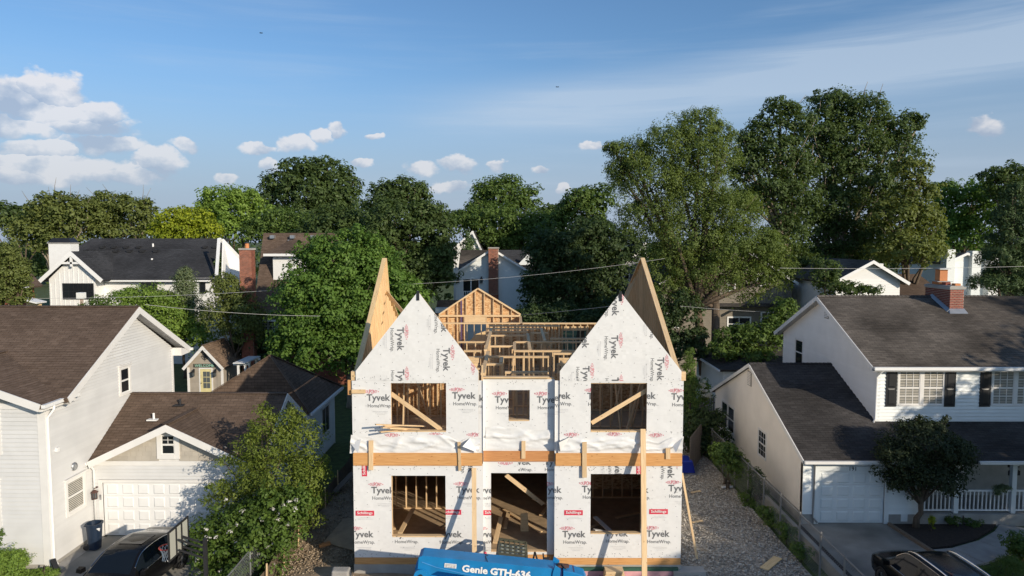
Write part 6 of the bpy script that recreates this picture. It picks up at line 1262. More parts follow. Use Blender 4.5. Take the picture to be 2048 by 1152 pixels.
# --- white house in the middle with the shaded brick chimney
Y = 70.0; k = Y/FPX; CHs = thing('white_rear_house', 'white clapboard house with brick chimney and balcony beyond the framed gable', 'house', (at(985, 600, Y).x, Y+5, 0))
L0, R0, T0 = at(911, 546, Y), at(1062, 546, Y), at(985, 500, Y)
MB().prism([(L0.x, Y, 0), (R0.x, Y, 0), (R0.x, Y, L0.z), (T0.x, Y, T0.z), (L0.x, Y, L0.z)], (0, .2, 0)).build('wall', M_SIDE2, CHs)
courses('siding', M_SIDE2, CHs, (0, Y-.002, 0), UX, Z, NF, [(L0.x, 2), (R0.x, 2), (R0.x, L0.z), (L0.x, L0.z)], .16, .02, (), True); courses('siding', M_SIDE2, CHs, (0, Y-.002, 0), UX, Z, NF, [(L0.x, L0.z), (R0.x, L0.z), (T0.x, T0.z)], .16, .02, (), True)
for e in (L0, R0):
    s_ = -1 if e is L0 else 1; ex = e.x+s_*.25
    rplane(M_ROOFD, (ex, Y-.4, e.z-.1), (ex, Y+9, e.z-.1), (T0.x, Y-.4, T0.z+.15), [(ex, Y-.4, e.z-.1), (ex, Y+9, e.z-.1), (T0.x, Y+9, T0.z+.15), (T0.x, Y-.4, T0.z+.15)], CHs, .3, .15); rake((ex, Y-.43, e.z-.05), (T0.x, Y-.43, T0.z+.2), M_WHITE, CHs, .2, .06, (0, 1, 0))
a, b_ = at(921, 500, Y+6), at(1056, 500, Y+6); rplane(M_ROOFT if False else M_ROOFG, (a.x, Y+2, a.z-2.6), (T0.x, Y+2, a.z-2.6), a, [(a.x, Y+2, a.z-2.6), (T0.x, Y+2, a.z-2.6), (T0.x, Y+6, a.z), (a.x, Y+6, a.z)], CHs, .3, .1); rplane(M_ROOFK, (T0.x, Y+2, a.z-2.6), (b_.x+1, Y+2, a.z-2.6), (b_.x, Y+6, a.z), [(T0.x, Y+2, a.z-2.6), (b_.x+1.5, Y+2, a.z-2.6), (b_.x, Y+6, a.z), (T0.x, Y+6, a.z)], CHs, .3, .1)
MB().prism([at(1035, 530, Y+3), at(1075, 530, Y+3), at(1057, 507, Y+3)], (0, .2, 0)).build('gable_wall', M_SIDE2, CHs)
c0, c1_ = at(977, 497, Y-.8), at(997, 497, Y-.8); CB = MB().box(c0.x+.01, c1_.x-.01, Y-.79, Y-.01, 0, c0.z).build('chimney', M_MORTAR, CHs); z = c0.z-.05; row = 0; n_ = 0
while n_ < 290 and z > 2:
    x = c0.x; first = row % 2
    while x < c1_.x-.04:
        w2_ = .09 if first else .2; w2_ = min(w2_, c1_.x-x); piece('brick', bm_ if w2_ > .14 else bm2, CB, (x+w2_/2, Y-.755, z)); x += w2_+.014; first = 0; n_ += 1
    z -= .078; row += 1
MB().box(c0.x, c1_.x, Y-.8, Y-.78, 0, z).build('brick_courses', M_BRICKO, CB); MB().box(c0.x-.06, c1_.x+.06, Y-.85, Y, c0.z, c0.z+.12).build('chimney_cap', M_CONC, CB)
p = at(942, 575, Y-.01); window(CHs, (p.x, Y-.02, p.z), UX, NF, 32*k, 34*k, 2, 1, False, .1, M_WHITE, M_GLASS, 0, muntin=.12)
for x_ in (917, 963): p = at(x_, 560, Y); lantern(CHs, p.x, Y-.02, p.z, 1.6, M_BLACK)
a, b_ = at(913, 593, Y-1.2), at(962, 593, Y-1.2); t_ = at(930, 582, Y-1.2).z; rl = MB(); rl.box(a.x, b_.x, Y-1.25, Y-1.19, t_-.06, t_); rl.box(a.x, b_.x, Y-1.25, Y-1.19, t_-.95, t_-.9); rl.box(a.x-.05, a.x+.05, Y-1.27, Y-1.17, t_-1.1, t_+.05); rl = rl.build('balcony_railing', M_WHITE, CHs); x = a.x+.12; bm = piece_mesh(('baluster', 2), lambda: MB().box(-.03, .03, -.02, .02, 0, .84), M_WHITE)
while x < b_.x: piece('baluster', bm, rl, (x, Y-1.22, t_-.9)); x += .2
MB().box(a.x, b_.x, Y-1.3, Y, t_-1.2, t_-1.05).build('balcony_floor', M_SIDE2, CHs); MB().box(at(1052, 0, Y).x, at(1066, 0, Y).x, Y-.04, Y-.02, at(0, 645, Y).z, at(0, 610, Y).z).build('dark_door', M_GLASS, CHs)
p = at(875, 600, 68); q = at(912, 618, 68); MB().box(p.x, q.x, 66, 68, 0, p.z-.6).build('side_wing', M_SIDE2, CHs); rplane(M_ROOFT, (p.x, 65.8, q.z-.3), (q.x+.4, 65.8, q.z-.3), (p.x, 68, p.z), [(p.x, 65.8, q.z-.3), (q.x+.4, 65.8, q.z-.3), (q.x+.4, 68, p.z), (p.x, 68, p.z)], CHs, .3, .1)
# --- generic distant gables
def gable_house(name, label, Y, x0, x1, ye, xp, yp, wallm, roofm, depth=8, zb=0.0, over=.3, wins=(), ridge_x=None):
    o = thing(name, label, 'house', (at((x0+x1)/2, 500, Y).x, Y+depth/2, 0)); a, b_, t = at(x0, ye, Y), at(x1, ye, Y), at(xp, yp, Y)
    MB().prism([(a.x, Y, zb), (b_.x, Y, zb), (b_.x, Y, b_.z), (t.x, Y, t.z), (a.x, Y, a.z)], (0, .2, 0)).build('wall', wallm, o); MB().box(a.x, a.x+.2, Y+.2, Y+depth, zb, a.z).build('wall', wallm, o); MB().box(b_.x-.2, b_.x, Y+.2, Y+depth, zb, b_.z).build('wall', wallm, o)
    courses('siding', wallm, o, (0, Y-.002, 0), UX, Z, NF, [(a.x, zb), (b_.x, zb), (b_.x, a.z), (a.x, a.z)], .2, .02, (), True)
    for e, s_ in ((a, -1), (b_, 1)):
        sl_ = (t.z-e.z)/(t.x-e.x); ex = e.x+s_*over; ezz = e.z+sl_*s_*over
        rplane(roofm, (ex, Y-over, ezz), (ex, Y+depth, ezz), (t.x, Y-over, t.z+.12), [(ex, Y-over, ezz), (ex, Y+depth, ezz), (t.x, Y+depth, t.z+.12), (t.x, Y-over, t.z+.12)], o, .3, .14); rake((ex, Y-over-.03, ezz+.03), (t.x, Y-over-.03, t.z+.15), M_WHITE, o, .22, .06, (0, 1, 0))
    for (x_, y_, w2_, h2_, c_) in wins: p = at(x_, y_, Y-.02); window(o, tuple(p), UX, NF, w2_*Y/FPX, h2_*Y/FPX, c_, 1, True, .09, M_WHITE, M_GLASS, 0, muntin=.04)
    return o
gable_house('white_gabled_house', 'white gable with dark roof peeping over the brick-chimney house', 84.0, 907, 962, 496, 946, 464, M_WHITEF, M_ROOFK)
RWH = gable_house('white_cottage', 'low white clapboard house behind the grey roof ridge at right', 52.0, 1672, 1800, 558, 1740, 524, M_WHITEF, M_ROOFG, 8, 0, .5, [(1692, 578, 14, 18, 2)])
p = at(1760, 540, 54); MB().box(p.x-.25, p.x+.25, 54, 54.6, 6, at(0, 527, 54).z).build('chimney', M_WHITEF, RWH)
BR = thing('brown_bungalow', 'long plain brown roof between the two white houses at right', 'house', (at(1845, 560, 58).x, 62, 0)); a, b_ = at(1785, 548, 62), at(1905, 548, 62); c, d = at(1785, 600, 57), at(1905, 600, 57)
rplane(M_ROOFB, c, d, a, [c, d, (d.x, 62, a.z), (c.x, 62, a.z)], BR, .3, .15); MB().box(c.x+.3, d.x, 57.4, 57.6, 0, c.z).build('wall', M_BEIGE, BR)
G6 = gable_house('pale_gabled_house', 'pale blue-white house with two tall chimneys by the dark spruce', 64.0, 1893, 1985, 523, 1930, 508, M_SIDE2, M_ROOFG, 8, 0, .3, [(1939, 570, 8, 26, 1)])
for (x0, x1, yt) in ((1893, 1910, 499), (1944, 1962, 502)): a, b_ = at(x0, yt, 63.6), at(x1, yt, 63.6); MB().box(a.x, b_.x, 63.5, 64.4, 4, a.z).build('chimney', M_SIDE2, G6)
a = at(1962, 505, 64.5); MB().box(a.x+.01, a.x+.9, 63.3, 64.3, 3, a.z-.2).build('sunlit_chase', M_WHITEF, G6)
TH = gable_house('tan_house', 'shaded tan two-storey house seen behind the feathery tree', 58.0, 1325, 1585, 560, 1440, 470, mat('shade_darkened_tan', (.20, .175, .14), .7), M_ROOFD, 9, 0, .4, [(1462, 570, 14, 22, 1), (1478, 648, 44, 26, 2), (1535, 635, 24, 20, 2), (1345, 640, 22, 28, 2), (1522, 560, 14, 22, 1)])  # siding tan darkened in colour to stand in for tree shade
a = at(1325, 610, 57.6); b_ = at(1585, 610, 57.6); MB().box(a.x, b_.x, 57.3, 57.99, a.z-.12, a.z+.12).build('belt_roof', M_ROOFD, TH)
gable_house('grey_house', 'slate-grey gabled house half hidden left of the feathery tree', 66.0, 1238, 1300, 540, 1290, 488, mat('slate_siding', (.16, .175, .20), .7), M_ROOFD, 8, 0, .3, [(1254, 558, 8, 18, 1)])
BB = thing('brick_cottage', 'small brick house with brown roof at the far left edge', 'house', (at(30, 600, 56).x, 58, 0)); a, b_, c = at(28, 575, 56), at(56, 573, 56), at(40, 532, 58); MB().box(a.x-3, b_.x-.2, 56, 56.2, 0, b_.z).build('wall', M_BRICKO, BB); rplane(M_ROOFB, (a.x-3, 55.6, b_.z), (b_.x+.3, 55.6, b_.z), (c.x, 58, c.z), [(a.x-3, 55.6, b_.z), (b_.x+.4, 55.6, b_.z), (c.x, 58.5, c.z), (a.x-3, 58.5, c.z)], BB, .3, .14); rplane(M_ROOFB, (b_.x+.4, 55.6, b_.z), (b_.x+.4, 58, b_.z), (c.x, 58.5, c.z), [(b_.x+.4, 55.6, b_.z), (b_.x+.4, 57.2, b_.z), (c.x, 58.5, c.z)], BB, .3, .14); MB().box(b_.x-.4, b_.x-.2, 56.2, 57, 0, b_.z).build('wall', M_BRICKO, BB); b = MB(); b.bar((a.x-3, 55.5, b_.z-.05), (b_.x+.4, 55.5, b_.z-.05), .12, .12); b.build('gutter', M_WHITE, BB)
SB = thing('low_shed', 'low tan-fronted shed between the left conifer and white farmhouse', 'shed', (at(62, 605, 57).x, 58, 0)); a, b_ = at(52, 598, 55), at(80, 606, 55); MB().prism([(a.x, 55, 0), (b_.x, 55, 0), (b_.x, 55, b_.z), (a.x, 55, a.z)], (0, .2, 0)).build('wall', M_PLY, SB); b = MB(); b.bar((a.x-.2, 54.9, a.z+.1), (b_.x+.2, 54.9, b_.z+.05), 1.2, .1); b.build('roof', M_WHITE, SB)
# detached garage behind the right garage
DG = thing('detached_garage', 'low dark-roofed garage behind the painted brick gable', 'garage', (14, 46, 0)); Yd = 43.0; a, b_ = at(1440, 740, Yd), at(1600, 740, Yd); t = at(1548, 687, Yd+3.5); ez_ = a.z
c4 = [(a.x, Yd, ez_), (b_.x+1, Yd, ez_), (b_.x+1, Yd+7, ez_), (a.x, Yd+7, ez_)]
rplane(M_ROOFD, c4[0], c4[1], (t.x, Yd+3.5, t.z), [c4[0], c4[1], (b_.x+1, Yd+3.5, t.z), (t.x, Yd+3.5, t.z)], DG, .2, .12); rplane(M_ROOFD, c4[3], c4[0], (t.x, Yd+3.5, t.z), [c4[3], c4[0], (t.x, Yd+3.5, t.z)], DG, .2, .12); rplane(M_ROOFD, c4[2], c4[3], (t.x, Yd+3.5, t.z), [c4[2], c4[3], (t.x, Yd+3.5, t.z), (b_.x+1, Yd+3.5, t.z)], DG, .2, .12)
MB().box(a.x+.3, b_.x+1, Yd+.3, Yd+.5, 0, ez_-.1).build('wall', M_SIDE2, DG); MB().box(a.x+.3, a.x+.5, Yd+.5, Yd+6.7, 0, ez_-.1).build('wall', M_SIDE2, DG); b = MB(); b.bar((a.x-.05, Yd, ez_-.06), (a.x-.05, Yd+7, ez_-.06), .12, .12); b.build('gutter', M_WHITE, DG); p = at(1545, 702, Yd+2.2); MB().box(p.x-.2, p.x+.2, Yd+2, Yd+2.4, p.z-.3, p.z+.1).build('roof_vent', M_BLACKM, DG)
# picket fence pieces and the screen panel
def picket(name, label, p, q, h, w_=.14, gap=.06, m=M_FENCE, rails=True):
    p, q = Vector(p), Vector(q); L = (q-p).length; d = (q-p)/L; o = thing(name, label, 'fence', tuple((p+q)/2)); n = int(L/(w_+gap))
    me = piece_mesh((name,), lambda: MB().prism([(-w_/2, 0, 0), (w_/2, 0, 0), (w_/2, 0, h-.06), (w_/2-.04, 0, h), (-w_/2+.04, 0, h), (-w_/2, 0, h-.06)], (0, .02, 0)), m); rz = math.atan2(d.y, d.x)
    for i in range(n): piece('slat', me, o, p+d*(i+.5)*(w_+gap), (0, 0, rz))
    for z in (.35, h-.35): b = MB(); b.bar(p+Vector((0, .05, z)), q+Vector((0, .05, z)), .04, .09); b.build('rail', m, o)
    return o
picket('picket_fence', 'grey wooden picket fence at the foot of the big feathery tree', (at(1405, 740, 41).x, 41.5, 0), (at(1478, 740, 43).x, 43.5, 0), 1.75)
picket('board_screen', 'short dark board fence section beside the white hydrangea', (at(1391, 0, 33.5).x, 33.0, 0), (at(1422, 0, 37).x, 36.5, 0), 1.9, .15, .01)
# ------------------------------------------------------------------ vehicles
M_CARB = mat('black_car_paint', (.006, .006, .007), .22, 0, var=.05, spec=.28)
M_CGL = glass('car_glass', (.008, .012, .018), .06); M_CGL.node_tree.nodes['Principled BSDF'].inputs['Specular IOR Level'].default_value = .25; M_TYRE = mat('tyre_rubber', (.018, .018, .018), .85); M_RIM = mat('alloy', (.45, .45, .46), .3, .9); M_CHROME = mat('chrome_trim', (.7, .7, .72), .15, 1.0); M_SEAT = mat('beige_leather', (.42, .37, .28), .6); M_LAMP = mat('lamp_lens', (.6, .6, .6), .1); M_REDL = mat('red_lens', (.35, .01, .01), .2)
def make_car(name, label, loc, rz, st, win, roof, extra):
    """st rows: x, half width, z bottom, z belt, half width at top, z top"""
    root = thing(name, label, 'car', loc, rz); st = sorted(st); xs = np.array([s[0] for s in st]); X = np.concatenate([np.linspace(xs[0], xs[-1], 60), np.array(win[2:6])]); X = np.unique(np.round(X, 4)); A = np.array(st)
    def cm(col, x):   # smooth monotone-ish interpolation of the stations
        y = A[:, col]; i = int(np.clip(np.searchsorted(xs, x)-1, 0, len(xs)-2)); t = (x-xs[i])/(xs[i+1]-xs[i]); m0 = (y[i+1]-y[i-1])/(xs[i+1]-xs[i-1]) if i > 0 else (y[1]-y[0])/(xs[1]-xs[0]); m1 = (y[i+2]-y[i])/(xs[i+2]-xs[i]) if i < len(xs)-2 else (y[-1]-y[-2])/(xs[-1]-xs[-2]); h = xs[i+1]-xs[i]
        return y[i]*(2*t**3-3*t*t+1)+h*m0*(t**3-2*t*t+t)+y[i+1]*(-2*t**3+3*t*t)+h*m1*(t**3-t*t)
    K = 11; ring = []
    for x in X:
        w, zb, ze, wt, zt = [cm(c, x) for c in range(1, 6)]; crown = .035
        ring.append([(x, w*.86, zb), (x, w*.98, zb+.1), (x, w, zb+(ze-zb)*.55), (x, w*.985, ze-.05), (x, w*.955, ze), (x, wt+(w*.955-wt)*.5, ze+(zt-ze)*.52), (x, wt+.02, zt-.035), (x, wt-.06, zt+.005), (x, wt*.5, zt+crown*.8), (x, 0, zt+crown)])
    n = len(ring[0]); parts = {'body': MB(), 'windscreen': MB(), 'rear_window': MB(), 'side_window': MB(), 'side_window2': MB()}
    wf0, wf1, sw0, sw1, bp0, bp1 = win[0], win[1], win[2], win[3], win[4], win[5]; rw0, rw1 = win[6], win[7]
    for i in range(len(X)-1):
        xm = (X[i]+X[i+1])/2
        for j in range(n-1):
            q = [ring[i][j], ring[i+1][j], ring[i+1][j+1], ring[i][j+1]]; key = 'body'
            if j in (7, 8) or j == 6:
                if wf0 < xm < wf1 and j in (7, 8): key = 'windscreen'
                if rw0 < xm < rw1 and j in (7, 8): key = 'rear_window'
            if j in (4, 5) and sw0 < xm < sw1 and not (bp0 < xm < bp1): key = 'side_window'
            for sg in (1, -1):
                p = [(a, b*sg, c) for a, b, c in q]; kk = key if key != 'side_window' else ('side_window' if sg > 0 else 'side_window2'); parts[kk].add(p, [(3, 2, 1, 0) if sg > 0 else (0, 1, 2, 3)])
    for e in (0, -1):
        r = ring[e]; p = [(a, b, c) for a, b, c in r]+[(a, -b, c) for a, b, c in reversed(r[:-1])]; parts['body'].add(p, [tuple(range(len(p))) if e == 0 else tuple(range(len(p)-1, -1, -1))])
    for k, mb in parts.items():
        if mb.f:
            o = mb.build(k.rstrip('2'), M_CARB if k == 'body' else M_CGL, root, smooth=True, local=True); bm = __import__('bmesh').new(); bm.from_mesh(o.data); __import__('bmesh').ops.remove_doubles(bm, verts=bm.verts, dist=1e-4); __import__('bmesh').ops.recalc_face_normals(bm, faces=bm.faces); bm.to_mesh(o.data); bm.free()
    L = lambda x: [cm(c, x) for c in range(1, 6)]
    for wx_ in extra['axles']:
        for sg in (1, -1):
            w = L(wx_)[0]; y = sg*(w-.1); r = extra['wheel']; t = MB(); t.lathe([(r*.66, -.11), (r*.95, -.11), (r, -.07), (r, .07), (r*.95, .11), (r*.66, .11)], (wx_, y, r), 'y', 28); wo = t.build('wheel', M_TYRE, root, smooth=True, local=True)
            h = MB(); h.lathe([(0, .0), (r*.2, 0), (r*.2, .03), (0, .03)], (wx_, y+sg*.09, r), 'y', 12); h.lathe([(r*.62, -.1), (r*.68, -.1), (r*.68, .1), (r*.62, .1)], (wx_, y, r), 'y', 28)
            for k in range(5): a = k*1.2566; h.bar((wx_+r*.15*math.cos(a), y+sg*.095, r+r*.15*math.sin(a)), (wx_+r*.64*math.cos(a), y+sg*.1, r+r*.64*math.sin(a)), .07, .03, (0, 1, 0))
            h.build('rim', M_RIM, wo, local=True)
            a = MB(); a.lathe([(r*1.12, -.02), (r*1.0, -.02), (r*1.0, .03), (r*1.12, .03)], (wx_, sg*(w-.015), r*1.02), 'y', 28); a.build('wheel_arch', M_BLACKM, wo, local=True)
    for sg in (1, -1):
        xm_ = win[1]-.25; w = L(xm_); b = MB(); b.hexa([(xm_-.1, sg*(w[0]+.02), w[2]+.02), (xm_+.12, sg*(w[0]+.05), w[2]+.03), (xm_+.1, sg*(w[0]+.22), w[2]+.05), (xm_-.08, sg*(w[0]+.24), w[2]+.05), (xm_-.1, sg*(w[0]+.03), w[2]+.16), (xm_+.1, sg*(w[0]+.05), w[2]+.15), (xm_+.08, sg*(w[0]+.2), w[2]+.17), (xm_-.08, sg*(w[0]+.22), w[2]+.18)]); b.build('door_mirror', M_CARB, root, smooth=False, local=True)
        pts = [];  
        for x in np.linspace(sw0, sw1, 26): r_ = L(x); pts.append((x, sg*(r_[3]+.028), r_[4]-.035))
        b = MB(); b.tube(pts, .014, 5); b.build('window_trim', M_CHROME, root, local=True)
        pts = [(x, sg*(L(x)[0]*.965+.012), L(x)[2]+.005) for x in np.linspace(sw0, sw1, 26)]; b = MB(); b.tube(pts, .012, 5); b.build('belt_trim', M_CHROME, root, local=True)
        for hx_ in (-.1, -.95): r_ = L(hx_); b = MB(); b.bar((hx_-.1, sg*(r_[0]+.015), r_[2]-.12), (hx_+.1, sg*(r_[0]+.015), r_[2]-.12), .03, .03); b.build('door_handle', M_CHROME if extra.get('rails') else M_CARB, root, local=True)
        x1 = xs[-1]-.12; r_ = L(x1); b = MB(); b.hexa([(x1-.3, sg*(r_[0]*.98), r_[2]-.14), (x1+.1, sg*(r_[0]*.7), r_[2]-.14), (x1+.06, sg*(r_[0]*.55), r_[2]-.12), (x1-.3, sg*(r_[0]*.8), r_[2]-.12), (x1-.3, sg*(r_[0]*.98), r_[2]+.01), (x1+.1, sg*(r_[0]*.72), r_[2]-.02), (x1+.05, sg*(r_[0]*.55), r_[2]), (x1-.3, sg*(r_[0]*.8), r_[2]+.02)]); b.build('headlight', M_LAMP, root, local=True)
        x0 = xs[0]+.1; r_ = L(x0); b = MB(); b.box(x0-.11, x0+.1, sg*r_[0]*.6 if sg > 0 else -r_[0]*.99, sg*r_[0]*.99 if sg > 0 else -r_[0]*.6, r_[2]-.12, r_[2]+.02); b.build('tail_light', M_REDL, root, local=True)
        if extra.get('rails'):
            pts = [(x, sg*(L(x)[3]-.03), L(x)[4]+.075-.06*(abs(x+.55)/1.15)**6) for x in np.linspace(-1.7, .6, 20)]; b = MB(); b.tube(pts, .022, 6); b.build('roof_rail', M_CHROME, root, local=True)
    if extra.get('sunroof'): x0, x1 = extra['sunroof']; b = MB(); b.add([(x, y, L(x)[4]+.052-.02*abs(y)) for x, y in ((x0, -.4), (x1, -.4), (x1, .4), (x0, .4))], [(0, 1, 2, 3)]); b.build('sunroof', M_CGL, root, local=True)
    if extra.get('seats'):
        for sg in (1, -1): 
            b = MB(); b.hexa([(wf0-.25, sg*.14 if sg > 0 else -.62, .8), (wf0-.1, sg*.14 if sg > 0 else -.62, .8), (wf0-.1, .62 if sg > 0 else -.14, .8), (wf0-.25, .62 if sg > 0 else -.14, .8), (wf0-.4, sg*.16 if sg > 0 else -.6, 1.25), (wf0-.28, sg*.16 if sg > 0 else -.6, 1.25), (wf0-.28, .6 if sg > 0 else -.16, 1.25), (wf0-.4, .6 if sg > 0 else -.16, 1.25)]); b.build('seat', M_SEAT, root, local=True)
    return root
sedan = [(-2.38, .74, .38, .74, .62, .93), (-2.2, .86, .28, .86, .72, 1.06), (-1.75, .91, .22, .92, .70, 1.14), (-1.0, .92, .2, .95, .61, 1.37), (-.35, .92, .2, .95, .60, 1.445), (.35, .92, .2, .945, .60, 1.43), (.62, .92, .2, .94, .62, 1.36), (1.3, .91, .22, .90, .74, 1.0), (1.9, .89, .26, .80, .70, .88), (2.25, .80, .32, .68, .58, .74), (2.36, .68, .4, .60, .48, .66)]
make_car('parked_sedan', 'black sedan parked before the left garage doors', (-12.6, 22.15, 0), R(-93), sedan, (.42, 1.27, -1.65, .98, -.25, -.14, -1.85, -1.0), None, dict(axles=(-1.42, 1.42), wheel=.33, seats=True, sunroof=(-.75, .1)))
suv = [(-2.36, .78, .4, .95, .66, 1.15), (-2.25, .88, .3, 1.05, .70, 1.45), (-1.9, .94, .24, 1.07, .66, 1.66), (-1.2, .95, .22, 1.07, .65, 1.72), (-.3, .95, .22, 1.06, .65, 1.73), (.45, .95, .22, 1.05, .64, 1.69), (.75, .95, .23, 1.04, .66, 1.58), (1.35, .94, .26, 1.02, .80, 1.12), (1.95, .92, .3, .96, .78, 1.03), (2.28, .84, .36, .84, .66, .92), (2.38, .72, .45, .76, .5, .82)]
make_car('parked_suv', 'black crossover with chrome roof rails on the right driveway', (12.95, 20.6, 0), R(92), suv, (.52, 1.32, -2.0, 1.0, -.2, -.08, -2.3, -1.95), None, dict(axles=(-1.4, 1.42), wheel=.36, rails=True, sunroof=(-1.4, .35)))
# ------------------------------------------------------------------ blue telehandler in front of the house
M_BLUE = mat('blue_machine_paint', (.004, .185, .45), .5, var=.14, scale=2.2, detail=9, bump=.06, bscale=5); M_BLUE2 = mat('dark_blue_paint', (.01, .03, .14), .45)
TX = thing('telehandler', 'blue telescopic handler parked before the house with its boom lowered', 'telehandler', (-.6, 20.3, 0))
yb0, yb1 = 19.78, 20.34; pL, pR = (-2.82, 2.17), (1.22, 1.76); dxz = Vector((pR[0]-pL[0], 0, pR[1]-pL[1])).normalized(); up_ = Vector((-dxz.z, 0, dxz.x)); hb = .52
def bp(s, t, y): return Vector((pL[0], y, pL[1]))+dxz*s+up_*t
Lb = Vector((pR[0]-pL[0], 0, pR[1]-pL[1])).length
b = MB(); prof = [(0, -.06), (.1, 0), (Lb, 0), (Lb, -hb), (1.75, -hb), (1.3, -hb+.06), (.6, -hb+.1), (.25, -hb-.12), (0, -hb-.12)]
b.prism([bp(s, t, yb0) for s, t in prof][::-1], (0, yb1-yb0, 0)); bo = b.build('boom', M_BLUE, TX)
mod = bo.modifiers.new('soft', 'BEVEL'); mod.width = .007; mod.segments = 1
b = MB(); b.prism([bp(s, t, yb0+.07) for s, t in ((Lb+.001, -.06), (Lb+.55, -.06), (Lb+.55, -hb+.05), (Lb+.001, -hb+.05))][::-1], (0, yb1-yb0-.14, 0)); b.build('inner_boom', M_BLUE2, TX)
b = MB(); b.lathe([(0, -.05), (.2, -.05), (.2, .0), (.13, .02), (.13, .05), (0, .05)][::-1], tuple(bp(.12, -hb-.06, yb0-.05)), 'y', 24); b.build('pivot', M_BLUE, TX, smooth=False); b = MB(); b.lathe([(0, -.03), (.07, -.03), (.07, .03), (0, .03)], tuple(bp(.12, -hb-.06, yb0-.11)), 'y', 16); b.build('pin', M_DMETAL, TX)
hd_ = MB(); hd_.prism([bp(s, t, yb0-.05) for s, t in ((Lb-.06, .12), (Lb+.12, .02), (Lb+.12, -.5), (Lb-.1, -.5), (Lb-.1, -.1))][::-1], (0, .08, 0)); hd_.build('head_plate', M_BLUE, TX); hd_ = MB(); hd_.prism([bp(s, t, yb1-.05) for s, t in ((Lb-.06, .12), (Lb+.12, .02), (Lb+.12, -.5), (Lb-.1, -.5), (Lb-.1, -.1))][::-1], (0, .08, 0)); hd_.build('head_plate', M_BLUE, TX)
hd_ = MB(); hd_.prism([bp(s, t, yb0+.02) for s, t in ((Lb+.2, -.04), (Lb+.5, -.06), (Lb+.85, -.14), (Lb+.95, -.3), (Lb+.9, -.7), (Lb+.25, -.7))][::-1], (0, .5, 0)); ho = hd_.build('boom_head', M_BLUE, TX); mod = ho.modifiers.new('soft', 'BEVEL'); mod.width = .012; mod.segments = 1
b = MB(); b.bar(bp(Lb+.05, .03, 20.0), bp(Lb+.38, -.02, 20.1), .1, .1); b.build('hydraulic_ram', mat('rusty_cover', (.07, .025, .02), .6), TX); b = MB(); b.tube([bp(Lb-.02, .02, 19.95), bp(Lb+.15, .1, 19.95), bp(Lb+.3, -.05, 19.95), bp(Lb+.28, -.6, 19.95)], .022, 6); b.build('hose', M_BLACKM, TX)
b = MB(); b.bar(bp(1.95, .004, (yb0+yb1)/2), bp(1.957, .004, (yb0+yb1)/2), .5, .004); b.tube([bp(1.9, .012, yb1-.05), bp(2.02, .012, yb1-.12), bp(1.95, .012, yb1-.2), bp(2.03, .012, yb0+.02)], .008, 4); b.build('cable', M_BLACKM, TX)
def boomtext(t, s0, tz, w, h, bold, m=M_WHITE):
    v, f, gw, gh = glyph(t, bold); b = MB(); b.add([bp(s0+x*w/gw+w/2, tz+y*h/gh, yb0-.024) for x, y in v], f); b.build('lettering', m, TX)
boomtext('Genie', 1.30, -.24, .76, .22, .035); boomtext('GTH-636', 2.13, -.24, 1.20, .225, .045)
b = MB(); b.prism([bp(s, t, yb0-.022) for s, t in ((.78, -.14), (1.13, -.14), (1.13, -.27), (.78, -.27))][::-1], (0, .004, 0)); pl_ = b.build('data_plate', M_WHITE, TX)
b = MB()
for r_ in range(3): v, f, gw, gh = glyph('mnw rnm wmn rnwm', .01); b.add([bp(.955+x*.3/gw, -.17-.04*r_+y*.022/gh, yb0-.026) for x, y in v], f)
b.build('lettering', M_DMETAL, pl_)
b = MB(); b.tube([bp(.1, -.18, yb0-.012), bp(.55, -.3, yb0-.012), bp(1.3, -.4, yb0-.012), bp(1.9, -.47, yb0-.012)], .012, 5); b.build('weld_seam', mat('light_blue', (.05, .25, .55), .4), TX)
ch = MB(); ch.box(-3.0, 2.0, 19.6, 21.6, .55, .95); ch.build('chassis', M_BLUE, TX); ch = MB(); ch.box(-3.1, -1.2, 20.9, 21.6, .951, 1.25); ch.build('engine_cover', M_BLUE, TX)
for x in (-2.2, 1.0):
    for y in (19.4, 21.8):
        r_ = .5; t = MB(); t.lathe([(r_*.5, -.2), (r_*.92, -.2), (r_, -.13), (r_, .13), (r_*.92, .2), (r_*.5, .2)], (x, y, r_), 'y', 28)
        wo = t.build('wheel', M_TYRE, TX, smooth=True); h = MB(); h.lathe([(0, -.05), (r_*.52, -.12), (r_*.52, .12), (0, .05)], (x, y, r_), 'y', 20); h.build('rim', M_WHITE, wo)
# cab: olive cage roof with a ribbed guard, posts and glass
M_OLIVE = mat('olive_cab', (.075, .075, .05), .5); q = [at(988, 1106, 21.0), at(1058, 1112, 21.0)]; cz = 1.78; cxa, cxb = -.62, .40
c_ = MB(); 
for x in (cxa, cxb):
    for y in (20.85, 21.75): c_.bar((x, y, .95), (x+(.1 if x < 0 else -.05), y, cz-.06), .07, .07)
c_.bar((cxa+.1, 20.85, cz-.05), (cxb-.05, 20.85, cz-.16), .07, .07); c_.bar((cxa+.1, 21.75, cz+.02), (cxb-.05, 21.75, cz-.1), .07, .07); cab = c_.build('cab_frame', M_OLIVE, TX)
for i in range(6): x = cxa+.12+i*(cxb-cxa-.2)/5; b = MB(); b.bar((x, 20.85, cz-.04-.02*i), (x, 21.75, cz+.03-.024*i), .035, .03); b.build('guard_bar', M_OLIVE, cab)
for j in range(3): y = 21.05+j*.25; b = MB(); b.bar((cxa+.1, y, cz-.01+.0*j), (cxb-.05, y, cz-.14), .03, .03); b.build('guard_bar', M_OLIVE, cab)
